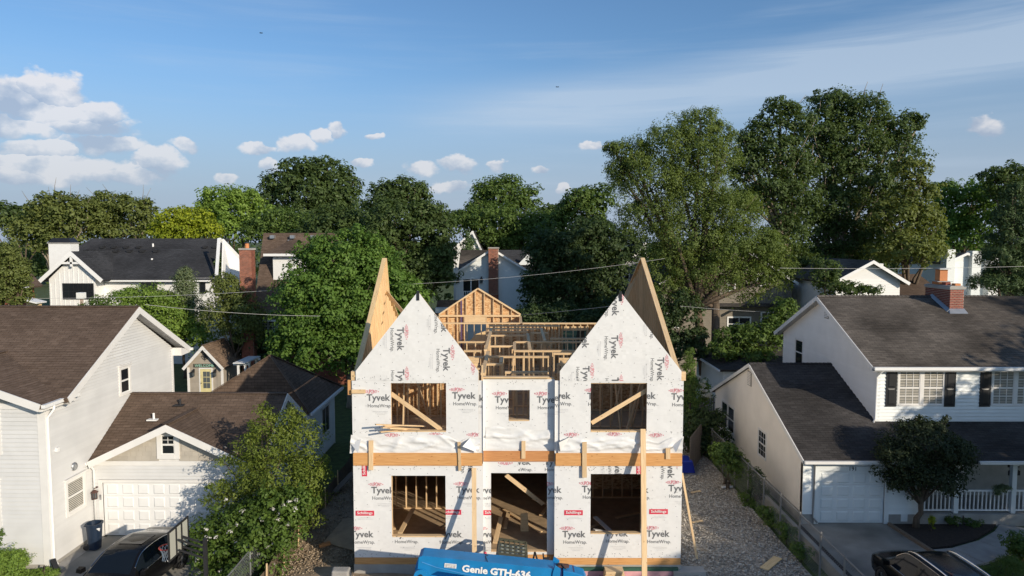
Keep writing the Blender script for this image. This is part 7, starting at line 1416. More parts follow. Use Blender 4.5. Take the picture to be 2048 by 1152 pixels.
b = MB(); b.hexa([(cxa+.1, 20.9, cz-.16), (cxb-.05, 20.9, cz-.26), (cxb-.05, 21.7, cz-.2), (cxa+.1, 21.7, cz-.1), (cxa+.1, 20.9, cz-.13), (cxb-.05, 20.9, cz-.23), (cxb-.05, 21.7, cz-.17), (cxa+.1, 21.7, cz-.07)]); b.build('roof_glass', mat('dusty_glass', (.32, .36, .33), .25), cab)
b = MB(); b.prism([(cxa-.02, 20.83, .96), (cxa-.02, 21.77, .96), (cxa+.1, 21.77, cz), (cxa+.1, 20.83, cz-.05)], (.03, 0, 0)); b.build('side_panel', mat('olive_panel', (.13, .125, .10), .5), cab)
b = MB(); b.bar((.46, 21.0, 1.0), (.62, 21.0, 1.72), .05, .05); b.bar((.62, 21.0, 1.72), (.78, 21.0, 1.2), .05, .05); b.build('mirror_bracket', M_BLACKM, TX); b = MB(); b.bar((.95, 21.1, .95), (.88, 21.1, 1.62), .05, .05); b.box(.9, 1.08, 21.06, 21.12, 1.38, 1.5); b.build('work_light', M_BLACKM, TX)
b = MB(); b.lathe([(.05, 0), (.05, .1), (.035, .14), (0, .15)], (-.92, 20.9, 1.62), 'z', 12); b.lathe([(.03, -.65), (.03, 0)], (-.92, 20.9, 1.62), 'z', 8); b.build('beacon', M_RED, TX)
# ------------------------------------------------------------------ small things of the left drive
BN = thing('recycling_bin', 'open navy wheeled bin beside the left garage door', 'bin', (-15.55, 24.95, 0)); M_NAVY = mat('navy_plastic', (.009, .022, .048), .5)
b = MB(); rb, rt_ = .19, .245; N_ = 20; V = []; F = []
for k, (r_, z) in enumerate(((rb, .02), (rb, .06), (rt_, .92), (rt_+.035, .92), (rt_+.035, .98), (rt_-.02, .98), (rb-.03, .1))):
    for j in range(N_): t = 2*math.pi*j/N_; c, s_ = math.cos(t), math.sin(t); e = .72; V.append((-15.55+r_*(abs(c)**e)*(1 if c > 0 else -1), 24.95+r_*(abs(s_)**e)*(1 if s_ > 0 else -1)*1.05, z))
for k in range(6):
    for j in range(N_): F.append((k*N_+j, k*N_+(j+1) % N_, (k+1)*N_+(j+1) % N_, (k+1)*N_+j))
F.append(tuple(range(N_-1, -1, -1))); F.append(tuple(6*N_+j for j in range(N_))); b.add(V, F); b.build('bin_body', M_NAVY, BN, smooth=False)
for y in (24.8, 25.1): b = MB(); b.lathe([(0, -.03), (.11, -.03), (.11, .03), (0, .03)], (-15.78, y, .11), 'y', 16); b.build('wheel', M_BLACKM, BN)
b = MB(); b.bar((-15.82, 24.8, .9), (-15.82, 25.1, .9), .05, .05); b.build('handle', M_NAVY, BN); p = at(196, 1058, 24.68); MB().prism([(p.x-.07, 24.69, p.z), (p.x+.04, 24.69, p.z-.09), (p.x+.07, 24.69, p.z+.02), (p.x+.02, 24.69, p.z+.03)], (0, .01, 0)).build('sticker', M_WHITE, BN)
# basketball hoop: board stands along the drive, rim towards the car
bxp, yb_0, yb_1 = -10.22, 19.9, 21.1; ztp, zbt = at(316, 1066, 19.9).z, at(316, 1123, 19.9).z; zm = (ztp+zbt)/2
BK = thing('basketball_hoop', 'portable basketball hoop with clear backboard beside the black sedan', 'basketball hoop', (-9.5, 20.5, 0))
b = MB()
for y in (yb_0, yb_1): b.box(bxp-.02, bxp+.02, y-.03, y+.03, zbt-.03, ztp+.03)
for y in (yb_0+.43, yb_1-.43): b.box(bxp-.018, bxp+.03, y-.03, y+.03, zbt+.031, ztp-.031)
for z in (zbt, ztp): b.box(bxp-.019, bxp+.019, yb_0+.031, yb_1-.031, z-.03, z+.03)
b.build('board_frame', M_BLACKM, BK)
m, nt, bb = _nt('hazy_acrylic'); bb.inputs['Base Color'].default_value = (.50, .50, .44, 1); bb.inputs['Roughness'].default_value = .25; bb.inputs['Alpha'].default_value = .82
MB().box(bxp-.006, bxp+.006, yb_0+.04, yb_1-.04, zbt+.03, ztp-.03).build('board', m, BK)
b = MB()
for (y0, y1, z0, z1) in ((yb_0+.05, yb_1-.05, zbt+.04, zbt+.08), (yb_0+.36, yb_1-.36, zbt+.42, zbt+.46)): b.box(bxp-.012, bxp-.007, y0, y1, z0, z1)
b.build('board_lines', M_WHITE, BK, kind=None)
rc_ = Vector((bxp-.36, 20.5, zbt+.17)); b = MB(); b.tube([rc_+Vector((.225*math.cos(t*.2618), .225*math.sin(t*.2618), 0)) for t in range(25)], .018, 6); b.bar(rc_+Vector((.22, 0, 0)), rc_+Vector((.35, 0, 0)), .12, .05); b.build('rim', mat('orange_rim', (.62, .06, .03), .4), BK)
b = MB()
for k in range(12):
    for dk in (1, -1):
        pts = []
        for i in range(5): a = (k+dk*i*.5)*math.pi/6; r_ = .225-.02*i-.012*i*(4-i); pts.append(rc_+Vector((r_*math.cos(a), r_*math.sin(a), -.1*i)))
        b.tube(pts, .006, 3, caps=False)
b.build('net', M_WHITE, BK, kind='stuff')
b = MB(); px_ = -9.42; b.bar((px_, 20.5, .05), (px_, 20.5, zm), .1, .1); b.build('pole', M_BLACKM, BK)
for y in (20.38, 20.62):
    for z in (zm+.02, zm-.3): b = MB(); b.bar((px_, y, z-.25), (bxp+.05, y, z), .04, .05); b.build('support_arm', M_BLACKM, BK)
b = MB(); b.hexa([(px_-.3, 20.1, -.005), (px_+.9, 20.1, -.005), (px_+.9, 20.9, -.005), (px_-.3, 20.9, -.005), (px_-.2, 20.2, .18), (px_+.8, 20.2, .15), (px_+.8, 20.8, .15), (px_-.2, 20.8, .18)]); b.build('base', M_BLACKM, BK)
# ------------------------------------------------------------------ silt fence, block, boards and scraps on the lot
SF = thing('silt_fence', 'brown fabric silt fence on wooden stakes along the dirt lot', 'fence', (-8.15, 27, 0)); n = 60; V = []; F = []
for i in range(n+1):
    y = 19+15*i/n; w = .10*mnoise.noise(Vector((y*.7, 1, 2)))+.04*mnoise.noise(Vector((y*2.3, 5, 2)))
    for j in range(5): z = .72*j/4; V.append((-8.12+w*(1-.3*j/4)+.02*math.sin(y*3+j), y, z+(.04*mnoise.noise(Vector((y, 9, 1))) if j == 4 else -.03)))
for i in range(n):
    for j in range(4): F.append((i*5+j, i*5+j+1, (i+1)*5+j+1, (i+1)*5+j))
b = MB(); b.add(V, F); b.build('fabric', mat('silt_fabric', (.115, .085, .055), .9, var=.2, scale=6), SF, smooth=True)
for y in (20.2, 21.7, 23.4, 25.0, 26.8, 28.7, 30.8): b = MB(); b.bar((-8.02, y, -.1), (-8.0+random.uniform(-.05, .05), y, 1.0), .04, .04); b.build('stake', M_STUD, SF)
CF = thing('wire_fence', 'grey wire mesh fence buried in the flowering shrub', 'fence', (-8.6, 26, 0)); b = MB(); b.tube([(-8.65, 19, 1.3), (-8.65, 29, 1.3)], .022, 6); b.build('top_rail', M_METAL, CF)
for y in (19.3, 22, 24.6, 27.2, 29): b = MB(); b.tube([(-8.65, y, -.1), (-8.65, y, 1.33)], .028, 6); b.build('post', M_METAL, CF)
b = MB(); y = 19.0-1.25
while y < 29:
    for (a, c) in (((y, .05), (y+1.25, 1.3)), ((y+1.25, .05), (y, 1.3))):
        if a[0] >= 19 and c[0] >= 19 and a[0] <= 29 and c[0] <= 29: b.tube([(-8.65, *a), (-8.65, *c)], .005, 3, caps=False)
    y += .11
b.build('wire_mesh', M_METAL, CF, kind='stuff')
cb_ = MB(); cb_.hexa([(-6.1, 22.15, -.05), (-5.45, 22.1, -.05), (-5.45, 22.6, -.05), (-6.15, 22.6, -.05), (-6.05, 22.2, .5), (-5.5, 22.16, .5), (-5.5, 22.56, .5), (-6.1, 22.56, .5)]); o = cb_.build('concrete_block', M_CONC); mod = o.modifiers.new('soft', 'BEVEL'); mod.width = .05; mod.segments = 2; tag(o, 'pale chipped concrete block by the left corner of the wrapped house', 'block')
for k, (a, c, w_, lb) in enumerate((((-6.0, 21.6, .06), (-3.4, 21.5, .06), .2, 'orange timber plank lying nearest the left concrete block'), ((-5.6, 21.25, .06), (-3.0, 21.3, .06), .2, 'orange timber plank lying one step in front of another plank'))): board(a, c, w_, .1, lb, 'planks lying before the left bay', M_BEAMR, (0, 0, 1))
pl_ = MB(); pl_.hexa([(-7.2, 25.4, .05), (-5.75, 24.6, .05), (-5.55, 27.0, .45), (-6.95, 27.4, .12), (-7.2, 25.4, .07), (-5.75, 24.6, .07), (-5.55, 27.0, .47), (-6.95, 27.4, .14)]); tag(pl_.build('plywood_sheet', M_DECK), 'brown plywood sheet lying tilted along the left wrapped wall', 'sheet')
board((-7.25, 25.0, .08), (-6.9, 25.2, .12), .16, .1, 'orange block of wood at the lower corner of the plywood sheet', None, M_BEAMR, (0, 0, 1), 'block', 'wood_offcut')
board(at(668, 985, 30.2), at(706, 945, 31.8), .28, .04, 'grey board leaning low in the shade left of the house', None, M_FENCE, (0, 0, 1))
sk = MB(); sk.lathe([(0, 0), (.35, .03), (.45, .16), (.3, .3), (0, .33)], (-6.0, 31.2, .05), 'z', 10); o = sk.build('plastic_bag', M_WHITE, smooth=True); o.scale = (1.3, .8, .7); o.location = (1.8, 6.2, .02); tag(o, 'crumpled white plastic sheeting in the shade left of the house', 'sheeting')
ft = MB(); ft.box(5.35, 6.45, 22.75, 23.2, -.2, .22); tag(ft.build('footing_stub', M_CONC), 'flat concrete footing sticking out of the gravel at the right house corner', 'footing')
pk_ = MB(); 
for k in range(4): pk_.box(3.0+.03*k, 3.75-.02*k, 22.2+.02*k, 22.8, .001+.11*k, .10+.11*k)
o = None
for k in range(4): board((2.95+.02*k, 22.5, .05+.115*k), (3.7-.03*k, 22.5, .05+.115*k), .4, .1, ['lowest', 'second', 'third', 'topmost'][k]+' timber offcut in the stack before the right bay', 'stacked timber offcuts before the right bay', M_STUD, (0, 0, 1), 'offcut', 'timber_offcut')
board(gp(1528, 1138, .12), gp(1556, 1115, .12), .3, .03, 'tan board lying on the grey gravel strip', None, M_PLY, (0, 0, 1))
sc_ = MB(); p = gp(1455, 975, .12); sc_.hexa([p+Vector(v) for v in ((-.28, -.1, 0), (.25, .0, 0), (.3, .15, 0), (-.25, .1, 0), (-.26, -.1, .05), (.25, .0, .09), (.3, .15, .03), (-.25, .1, .04))]); tag(sc_.build('white_scrap', M_WHITE), 'white scrap of sheeting on the gravel by the fence', 'scrap')
p = gp(1376, 938, .06); WB = thing('wheelbarrow', 'blue tipped wheelbarrow tray on the gravel behind the house corner', 'wheelbarrow', (8.05, 33.4, .05)); b = MB(); M_TRAY = mat('bright_blue_plastic', (.012, .03, .30), .35)
b.hexa([(7.75, 33.0, .12), (8.75, 33.0, .12), (8.75, 33.5, .12), (7.75, 33.5, .12), (7.6, 32.95, .75), (8.6, 32.95, .75), (8.55, 33.75, .8), (7.6, 33.75, .8)]); o = b.build('tray', M_TRAY, WB); mod = o.modifiers.new('soft', 'BEVEL'); mod.width = .06; mod.segments = 2
b = MB(); b.box(7.5, 8.95, 32.85, 33.9, .07, .115); b.build('skid', M_METAL, WB); b = MB(); b.bar((7.7, 33.2, .6), (7.4, 34.6, .5), .04, .04); b.bar((8.5, 33.2, .6), (8.7, 34.6, .5), .04, .04); b.build('handles', M_STUD, WB, kind=None)
for k, (x, y, lb) in enumerate(((1383, 985, 'small yellow scrap of wood on gravel by the slanting stick'), (1385, 1045, 'pale wood chip on the gravel near the house foot'))): p = gp(x, y, .13); board(p, p+Vector((.45, .2, 0)), .12, .03, lb, None, M_STUD, (0, 0, 1), 'scrap', 'wood_scrap')
# ------------------------------------------------------------------ overhead wires and two birds
def cable(name, label, p, q, sag, r=.009):
    p, q = Vector(p), Vector(q); b = MB(); b.tube([p.lerp(q, t/16)-Z*sag*4*(t/16)*(1-t/16) for t in range(17)], r, 4); o = b.build(name, mat('grey_cable', (.45, .45, .45), .5) if 'grey_cable' not in bpy.data.materials else bpy.data.materials['grey_cable']); return tag(o, label, 'cable')
cable('overhead_wire', 'overhead wire rising right before the white rear house', at(780, 570, 46), at(1330, 517, 46), .25, .010); cable('overhead_wire', 'lower overhead wire from framed gable to the right wrapped gable', at(1030, 631, 44), at(1290, 604, 37), .05, .011)
cable('overhead_wire', 'overhead wire crossing above the ridge of the right neighbour', at(1560, 536, 43), at(2100, 531, 43), .1, .011); cable('overhead_wire', 'overhead wire running over the shed from the left roof', at(290, 609, 40), at(640, 632, 44), .15, .011); cable('overhead_wire', 'thin overhead wire before the white farmhouse', at(-60, 596, 47), at(660, 572, 47), .3, .012); cable('overhead_wire', 'overhead wire before the shaded tan house', at(1360, 612, 46), at(1660, 628, 46), .1, .010)
for (x, y, lb) in ((522, 66, 'tiny dark bird high at the left of the sky'), (1115, 174, 'tiny dark bird in the middle of the sky')):
    c = at(x, y, 70); b = MB(); b.prism([c, c+Vector((.1, 0, .06)), c+Vector((.17, .03, .02)), c+Vector((.12, .03, -.02))], (0, .05, 0)); b.prism([c, c+Vector((-.12, .03, -.02)), c+Vector((-.17, .03, .04)), c+Vector((-.1, 0, .07))], (0, .05, 0)); b.tube([c+Vector((0, -.16, 0)), c, c+Vector((0, .16, .01))], [.02, .05, .015], 5); tag(b.build('bird', M_BLACK), lb, 'bird')
p0 = at(163, 606, 50); bo_ = thing('bird_house_post', 'white box on a post in front of the white farmhouse', 'post box', (p0.x, 50, 0)); MB().box(p0.x-.09, p0.x+.09, 49.95, 50.1, 0, at(0, 597, 50).z).build('post', mat('pinkish_post', (.45, .35, .30), .7), bo_); MB().box(p0.x-.24, p0.x+.24, 49.8, 50.2, at(0, 597, 50).z+.001, at(0, 585, 50).z).build('box', M_WHITE, bo_)
# ------------------------------------------------------------------ trees and shrubs, near to far
T = tree
# the garden beside the left drive
T('young_tree', 'feathery young tree shading the left garage door', 24.6, [(535, 890, 55, 55), (595, 895, 50, 70), (500, 945, 45, 40), (555, 965, 85, 65), (620, 960, 45, 60), (500, 1005, 75, 50), (585, 1020, 70, 55), (530, 840, 22, 34), (580, 850, 28, 38), (450, 925, 24, 10), (440, 975, 28, 12), (425, 1005, 26, 10), (500, 880, 18, 14)], leafmat('fresh_green_leaves', (.11, .155, .026), (.25, .31, .055)), M_BARK, .115, .55, trunk=.06, seed=21, clump=.30, flat=.2, aspect=.42, base=(545, 0), fork=.25, stems=3, maxn=40000, core=.25)
T('rose_of_sharon', 'dense shrub full of white flowers in front of the young tree', 23.3, [(450, 1075, 70, 55), (540, 1065, 70, 60), (480, 1120, 90, 60), (420, 1110, 40, 50), (560, 1020, 50, 50), (600, 1010, 35, 40), (500, 1040, 60, 45)], leafmat('glossy_green_leaves', (0.065, 0.116, 0.022), (0.149, 0.230, 0.041)), M_BARK, .13, .95, trunk=.04, seed=22, clump=.3, cat='shrub', stems=4, fork=.3, base=(485, 0), maxn=41600)
rs = bpy.data.objects['rose_of_sharon']; fl = leaf_mesh('flowers', [((at(x, y, 22.6)-rs.location), (.03, .03, .025)) for x, y in [(452, 1000), (592, 1000), (567, 1012), (560, 1026), (545, 1018), (484, 1024), (458, 1048), (430, 1075), (545, 1055), (505, 1062), (497, 1093), (500, 1106), (490, 1114), (516, 1110), (430, 1105), (416, 1076), (470, 1085), (575, 1050), (548, 1087), (533, 1070), (440, 1143), (400, 1145), (515, 1133), (414, 1141), (555, 1040), (523, 1040), (580, 1003), (536, 1095), (412, 1060), (475, 1050), (590, 1018), (545, 1128), (460, 1064), (393, 1120)]], .06, .5, 5, aspect=.8, core=0); fl.materials.append(L_FLOWER); fo_ = bpy.data.objects.new('flowers', fl); COL.objects.link(fo_); fo_.parent = rs; fo_['kind'] = 'stuff'
T('clipped_bush', 'rounded clipped green bush at the left house corner', 22.6, [(22, 1130, 36, 36), (-10, 1140, 40, 40), (20, 1165, 36, 30)], L_BRIGHT, M_BARK, .055, 1.1, trunk=.03, seed=23, clump=.12, cat='bush', limbs=False, maxn=41600)
T('low_bush', 'low spreading green bush at the foot of the left downspout', 22.8, [(85, 1152, 30, 13), (105, 1150, 14, 10)], L_BRIGHT, M_BARK, .05, 1.1, trunk=.02, seed=24, clump=.2, cat='bush', limbs=False)
T('flowering_sprig', 'thin leafy sprig with pale flowers at the far left edge', 22.4, [(0, 1070, 10, 12), (-8, 1090, 12, 16)], L_MID, M_BARK, .06, .7, trunk=.02, seed=25, cat='shrub', limbs=False)
# back-garden trees at the left
T('round_maple', 'big rounded maple in full leaf behind the left rear wing', 47.0, [(690, 545, 90, 80), (640, 600, 95, 75), (760, 590, 90, 80), (700, 640, 110, 80), (610, 660, 65, 65), (790, 650, 70, 70), (650, 700, 90, 50), (740, 700, 90, 50), (640, 530, 55, 55), (735, 520, 55, 50), (815, 610, 45, 55), (570, 690, 45, 40)], L_MAPLE, M_BARKP, .23, 1.25, trunk=.3, seed=31, clump=.22, maxn=96000, base=(700, 0))
T('bright_shrub_tree', 'bright green leafy tree behind the left roof peak', 56.0, [(285, 625, 60, 50), (335, 650, 50, 45), (265, 600, 40, 25), (330, 610, 40, 30), (390, 670, 45, 35), (310, 680, 60, 40)], L_BRIGHT, M_BARK, .17, .95, trunk=.12, seed=32, clump=.3, stems=2)
T('slender_pine', 'slender grey-green tree between the farmhouse and red chimney', 57.0, [(372, 570, 28, 30), (362, 600, 38, 30), (380, 630, 42, 34), (370, 548, 14, 14), (355, 660, 40, 32)], L_SILVER, M_BARK, .17, .8, trunk=.12, seed=33, clump=.34, aspect=.4)
T('mixed_tree', 'loose grey-green tree in front of the tall brick chimney', 52.5, [(455, 590, 36, 38), (480, 620, 40, 38), (440, 640, 40, 40), (490, 665, 40, 36), (450, 570, 26, 25), (510, 640, 28, 38)], L_OLIVE, M_BARK, .18, .85, trunk=.12, seed=34, clump=.32)
T('dark_understory', 'dark shaded bushes between the shed and the maple', 54.5, [(510, 690, 50, 40), (560, 720, 50, 35), (470, 700, 35, 25), (530, 745, 60, 30)], L_SHADE, M_BARK, .2, 1.0, trunk=.1, seed=35, cat='bush', stems=3)
T('small_topped_tree', 'small sprig-topped tree against the farmhouse wall', 48.0, [(200, 605, 22, 12), (190, 615, 25, 10)], L_MID, M_BARK, .14, .9, trunk=.06, seed=36, limbs=False)
T('left_conifer', 'dark olive conifer at the far left edge', 46.0, [(15, 515, 24, 36), (20, 560, 36, 34), (5, 590, 45, 30), (35, 595, 30, 22), (-25, 545, 40, 60), (48, 560, 20, 24), (40, 535, 22, 20)], L_OLIVE, M_BARK, .18, 1.2, trunk=.2, seed=37, clump=.25)
# the tree line, left to right
LN = 'trees of the distant tree line'
T('left_far_tree', 'hazy dark tree low on the horizon at the left edge', 150, [(20, 430, 40, 22), (60, 440, 50, 22), (100, 445, 50, 25), (-20, 440, 40, 30)], L_DARK, M_BARK, .8, 1.2, trunk=.4, seed=40, group=LN)
T('sparse_topped_tree', 'olive tree with a sparse dead-twigged top beyond the farmhouse chimney', 92, [(115, 410, 42, 26), (85, 430, 35, 35), (135, 440, 55, 40), (175, 430, 35, 35), (60, 465, 50, 35), (100, 480, 70, 35)], L_OLIVE, M_BARKP, .42, .95, trunk=.4, seed=41, twigs=10, group=LN)
T('broad_olive_tree', 'broad olive-green tree rising behind the charcoal roof', 96, [(225, 410, 45, 26), (265, 425, 45, 32), (205, 440, 45, 40), (290, 450, 30, 35), (240, 465, 70, 30)], L_OLIVE, M_BARKP, .42, 1.0, trunk=.4, seed=42, twigs=8, group=LN)
T('yellow_green_tree', 'glowing yellow-green tree right of the farmhouse roof', 84, [(345, 445, 35, 28), (390, 440, 40, 26), (415, 460, 30, 22), (330, 465, 30, 20), (375, 470, 60, 25)], L_YEL, M_BARK, .36, 1.15, trunk=.3, seed=43, group=LN)
T('bright_poplar', 'bright green tree with upright clumps before the tall dark crown', 100, [(440, 400, 45, 26), (490, 400, 38, 26), (425, 430, 40, 30), (480, 435, 55, 35), (520, 430, 30, 28), (450, 460, 60, 30)], L_BRIGHT, M_BARK, .42, 1.05, trunk=.4, seed=44, clump=.32, group=LN)
T('tall_dark_oak', 'tallest dark broad crown of the left tree line', 115, [(600, 345, 45, 28), (655, 350, 50, 30), (690, 375, 30, 30), (560, 375, 40, 30), (610, 390, 70, 40), (675, 405, 50, 35), (545, 405, 30, 25), (640, 430, 90, 40)], L_DARK, M_BARK, .55, 1.1, trunk=.6, seed=45, clump=.24, group=LN)
T('rounded_mid_tree', 'mid-green rounded tree in front of the tallest left crown', 88, [(560, 450, 50, 30), (610, 455, 45, 28), (520, 465, 40, 28), (590, 475, 80, 25)], L_MID, M_BARK, .36, 1.15, trunk=.3, seed=46, group=LN)
T('dark_filler_tree', 'dark green tree beyond the brown house ridge', 80, [(670, 450, 55, 35), (720, 455, 50, 35), (640, 470, 50, 25), (700, 480, 60, 30)], L_DARK, M_BARK, .36, 1.15, trunk=.3, seed=47, group=LN)
T('clump_topped_tree', 'dark tree topped by two leaf clumps right of the maple', 78, [(810, 378, 42, 20), (770, 390, 34, 22), (840, 395, 22, 20), (790, 410, 60, 22), (815, 395, 40, 20), (750, 415, 25, 15)], L_DARK, M_BARK, .34, 1.1, trunk=.4, seed=48, clump=.34, group=LN)
T('big_dark_mass', 'huge dark spreading tree between the maple and the white rear house', 66, [(790, 450, 75, 45), (860, 465, 55, 50), (760, 480, 60, 45), (830, 520, 75, 55), (880, 520, 40, 55), (870, 560, 45, 40), (800, 560, 60, 40), (855, 425, 45, 22)], L_DARK, M_BARK, .30, 1.15, trunk=.45, seed=49, clump=.25)
T('open_crowned_tree', 'airy tree with an open dark crown above the brick chimney house', 98, [(985, 378, 40, 24), (1020, 372, 30, 20), (1060, 385, 24, 13), (965, 395, 22, 25), (1000, 405, 60, 25), (1045, 410, 35, 22), (960, 425, 40, 25)], L_MID, M_BARK, .42, .85, trunk=.5, seed=50, clump=.32, group=LN)
T('middle_green_tree', 'wide mid-green tree behind the white rear house', 90, [(1000, 450, 65, 40), (1055, 455, 55, 40), (940, 450, 40, 30), (1090, 470, 45, 40), (985, 485, 60, 25), (1040, 490, 60, 30)], L_MID, M_BARK, .38, 1.15, trunk=.4, seed=51, group=LN)
T('small_gable_conifer', 'small conifer in front of the far white gable', 80, [(938, 492, 12, 20), (936, 478, 7, 12), (940, 505, 16, 12)], L_CONIF, M_BARK, .25, 1.2, trunk=.15, seed=52, limbs=False)
T('far_middle_tree', 'low far tree between open crown and right trees', 150, [(900, 440, 40, 14), (930, 442, 40, 14), (1110, 425, 40, 14), (880, 445, 30, 14)], L_DARK, M_BARK, .8, 1.1, trunk=.3, seed=53, group=LN)
T('bright_topped_tree', 'light-topped tree just left of the right tree group', 82, [(1130, 440, 30, 22), (1160, 400, 32, 22), (1140, 415, 20, 15), (1175, 430, 40, 40), (1110, 465, 35, 25), (1200, 400, 35, 30), (1190, 470, 50, 40)], L_MID, M_BARK, .36, 1.1, trunk=.35, seed=54, group=LN)
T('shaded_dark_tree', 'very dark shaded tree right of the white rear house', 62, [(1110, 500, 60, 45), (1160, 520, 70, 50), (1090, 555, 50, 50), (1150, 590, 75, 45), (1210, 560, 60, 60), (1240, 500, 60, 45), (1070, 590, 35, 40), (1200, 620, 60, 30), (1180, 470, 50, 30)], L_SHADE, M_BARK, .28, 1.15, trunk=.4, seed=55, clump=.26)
# the big right-hand trees
T('honey_locust', 'huge feathery tree with forked trunk right of the house', 49, [(1400, 250, 45, 38), (1340, 290, 65, 45), (1265, 310, 50, 35), (1410, 320, 70, 50), (1300, 365, 80, 50), (1395, 390, 80, 55), (1460, 420, 65, 50), (1290, 430, 60, 40), (1380, 470, 85, 55), (1470, 490, 80, 50), (1530, 500, 55, 40), (1410, 540, 80, 40), (1500, 560, 60, 40), (1330, 520, 45, 45), (1240, 340, 30, 22), (1225, 295, 22, 14), (1560, 545, 40, 35), (1340, 580, 40, 30), (1440, 280, 35, 35)], L_LOCUST, M_BARK, .17, 1.0, trunk=.36, seed=61, clump=.26, aspect=.4, droop=1.0, base=(1418, 0), fork=.36, stems=2, maxn=112000, under=.7)
T('tall_maple', 'tallest dark maple at the right with twigs above its crown', 66, [(1665, 215, 50, 38), (1720, 230, 55, 40), (1790, 260, 55, 38), (1640, 265, 50, 45), (1700, 300, 80, 55), (1790, 310, 55, 45), (1640, 340, 60, 50), (1720, 370, 80, 50), (1660, 420, 70, 50), (1760, 420, 60, 50), (1690, 480, 75, 50), (1620, 460, 50, 55), (1760, 490, 60, 45), (1835, 250, 18, 14), (1650, 530, 70, 40)], L_DARK, M_BARKP, .26, .95, trunk=.5, seed=62, clump=.23, twigs=12, base=(1660, 0), maxn=96000)
T('second_maple', 'dark maple crown between the feathery tree and tallest maple', 62, [(1560, 225, 36, 30), (1590, 255, 42, 38), (1520, 270, 38, 34), (1550, 310, 60, 42), (1500, 330, 40, 35), (1590, 350, 50, 45), (1540, 390, 60, 45), (1590, 420, 50, 50), (1570, 480, 45, 50), (1600, 540, 40, 45), (1490, 285, 26, 20), (1478, 350, 30, 26), (1500, 400, 40, 30)], L_DARK, M_BARKP, .25, .95, trunk=.42, seed=63, clump=.26, twigs=8, base=(1598, 0), fork=.5, maxn=64000)
T('drooping_tree', 'olive tree with hanging boughs right of the tallest maple', 60, [(1820, 345, 38, 30), (1830, 395, 48, 42), (1800, 440, 60, 45), (1850, 455, 40, 45), (1810, 500, 75, 35), (1860, 505, 30, 30)], L_OLIVE, M_BARK, .27, 1.15, trunk=.35, seed=64, clump=.24, droop=.6)
T('right_far_tree', 'mid-green tree beyond the pale house with chimneys', 95, [(1895, 390, 35, 28), (1945, 395, 45, 30), (1900, 440, 45, 45), (1960, 450, 50, 40), (1985, 400, 35, 24), (1920, 480, 60, 25)], L_MAPLE, M_BARK, .4, 1.1, trunk=.4, seed=65, group=LN)
T('right_edge_tree', 'dark tall tree top at the right edge of the picture', 88, [(1990, 355, 30, 20), (2030, 350, 32, 22), (2010, 380, 40, 25), (2050, 400, 50, 50)], L_DARK, M_BARK, .38, 1.1, trunk=.4, seed=66, group=LN)
T('dark_spruce', 'dark drooping spruce at the right edge', 50, [(2030, 395, 22, 35), (2020, 440, 36, 30), (2025, 480, 48, 28), (2005, 515, 50, 24), (2030, 545, 60, 26), (1995, 565, 50, 18), (2055, 450, 50, 60), (2060, 580, 60, 25)], L_CONIF, M_BARK, .2, 1.35, trunk=.3, seed=67, clump=.26, aspect=.3, droop=.8, maxn=57600)
T('cottage_tree', 'leafy boughs hanging before the low white cottage', 47, [(1705, 580, 35, 14), (1660, 575, 30, 28), (1740, 582, 28, 8), (1650, 545, 28, 30)], L_DARK, M_BARK, .19, .85, trunk=.15, seed=68, clump=.36, base=(1640, 0))
T('hedge_shrub', 'dark hedge of mixed shrubs behind the right garage', 45, [(1470, 680, 40, 30), (1520, 675, 45, 32), (1560, 665, 35, 40), (1440, 700, 30, 25), (1500, 710, 50, 20), (1570, 630, 30, 35)], L_MID, M_BARK, .2, 1.0, trunk=.08, seed=69, cat='shrub', stems=4)
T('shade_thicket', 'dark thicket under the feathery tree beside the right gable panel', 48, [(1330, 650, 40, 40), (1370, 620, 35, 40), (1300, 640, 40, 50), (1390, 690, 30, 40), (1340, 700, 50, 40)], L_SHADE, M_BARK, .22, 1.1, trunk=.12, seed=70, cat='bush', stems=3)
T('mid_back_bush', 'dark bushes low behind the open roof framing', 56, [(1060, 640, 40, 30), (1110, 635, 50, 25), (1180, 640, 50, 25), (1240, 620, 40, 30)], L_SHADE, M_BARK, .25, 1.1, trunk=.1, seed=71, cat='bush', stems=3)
T('arborvitae', 'upright arborvitae beside the right corner of the wrapped house', 36.5, [(1380, 712, 9, 20), (1380, 740, 15, 24), (1381, 775, 19, 28), (1380, 810, 20, 28)], L_MID, M_BARK, .11, 1.3, trunk=.1, seed=72, clump=.3, limbs=False, aspect=.4)
T('hydrangea', 'white-flowering hydrangea behind the dark board fence', 37.5, [(1408, 780, 14, 18), (1412, 800, 16, 20)], L_MID, M_BARK, .12, 1.0, trunk=.05, seed=73, cat='shrub', limbs=False)
hy = bpy.data.objects['hydrangea']; fl = leaf_mesh('flower_heads', [((at(x, y, 36.9)-hy.location), (.1, .1, .09)) for x, y in [(1398, 756), (1400, 767), (1406, 772), (1408, 764), (1402, 780), (1411, 783), (1415, 790), (1418, 794), (1408, 792), (1399, 772), (1420, 789)]], .06, 1.2, 6, core=0); fl.materials.append(L_FLOWER); fo_ = bpy.data.objects.new('flower_heads', fl); COL.objects.link(fo_); fo_.parent = hy; fo_['kind'] = 'stuff'
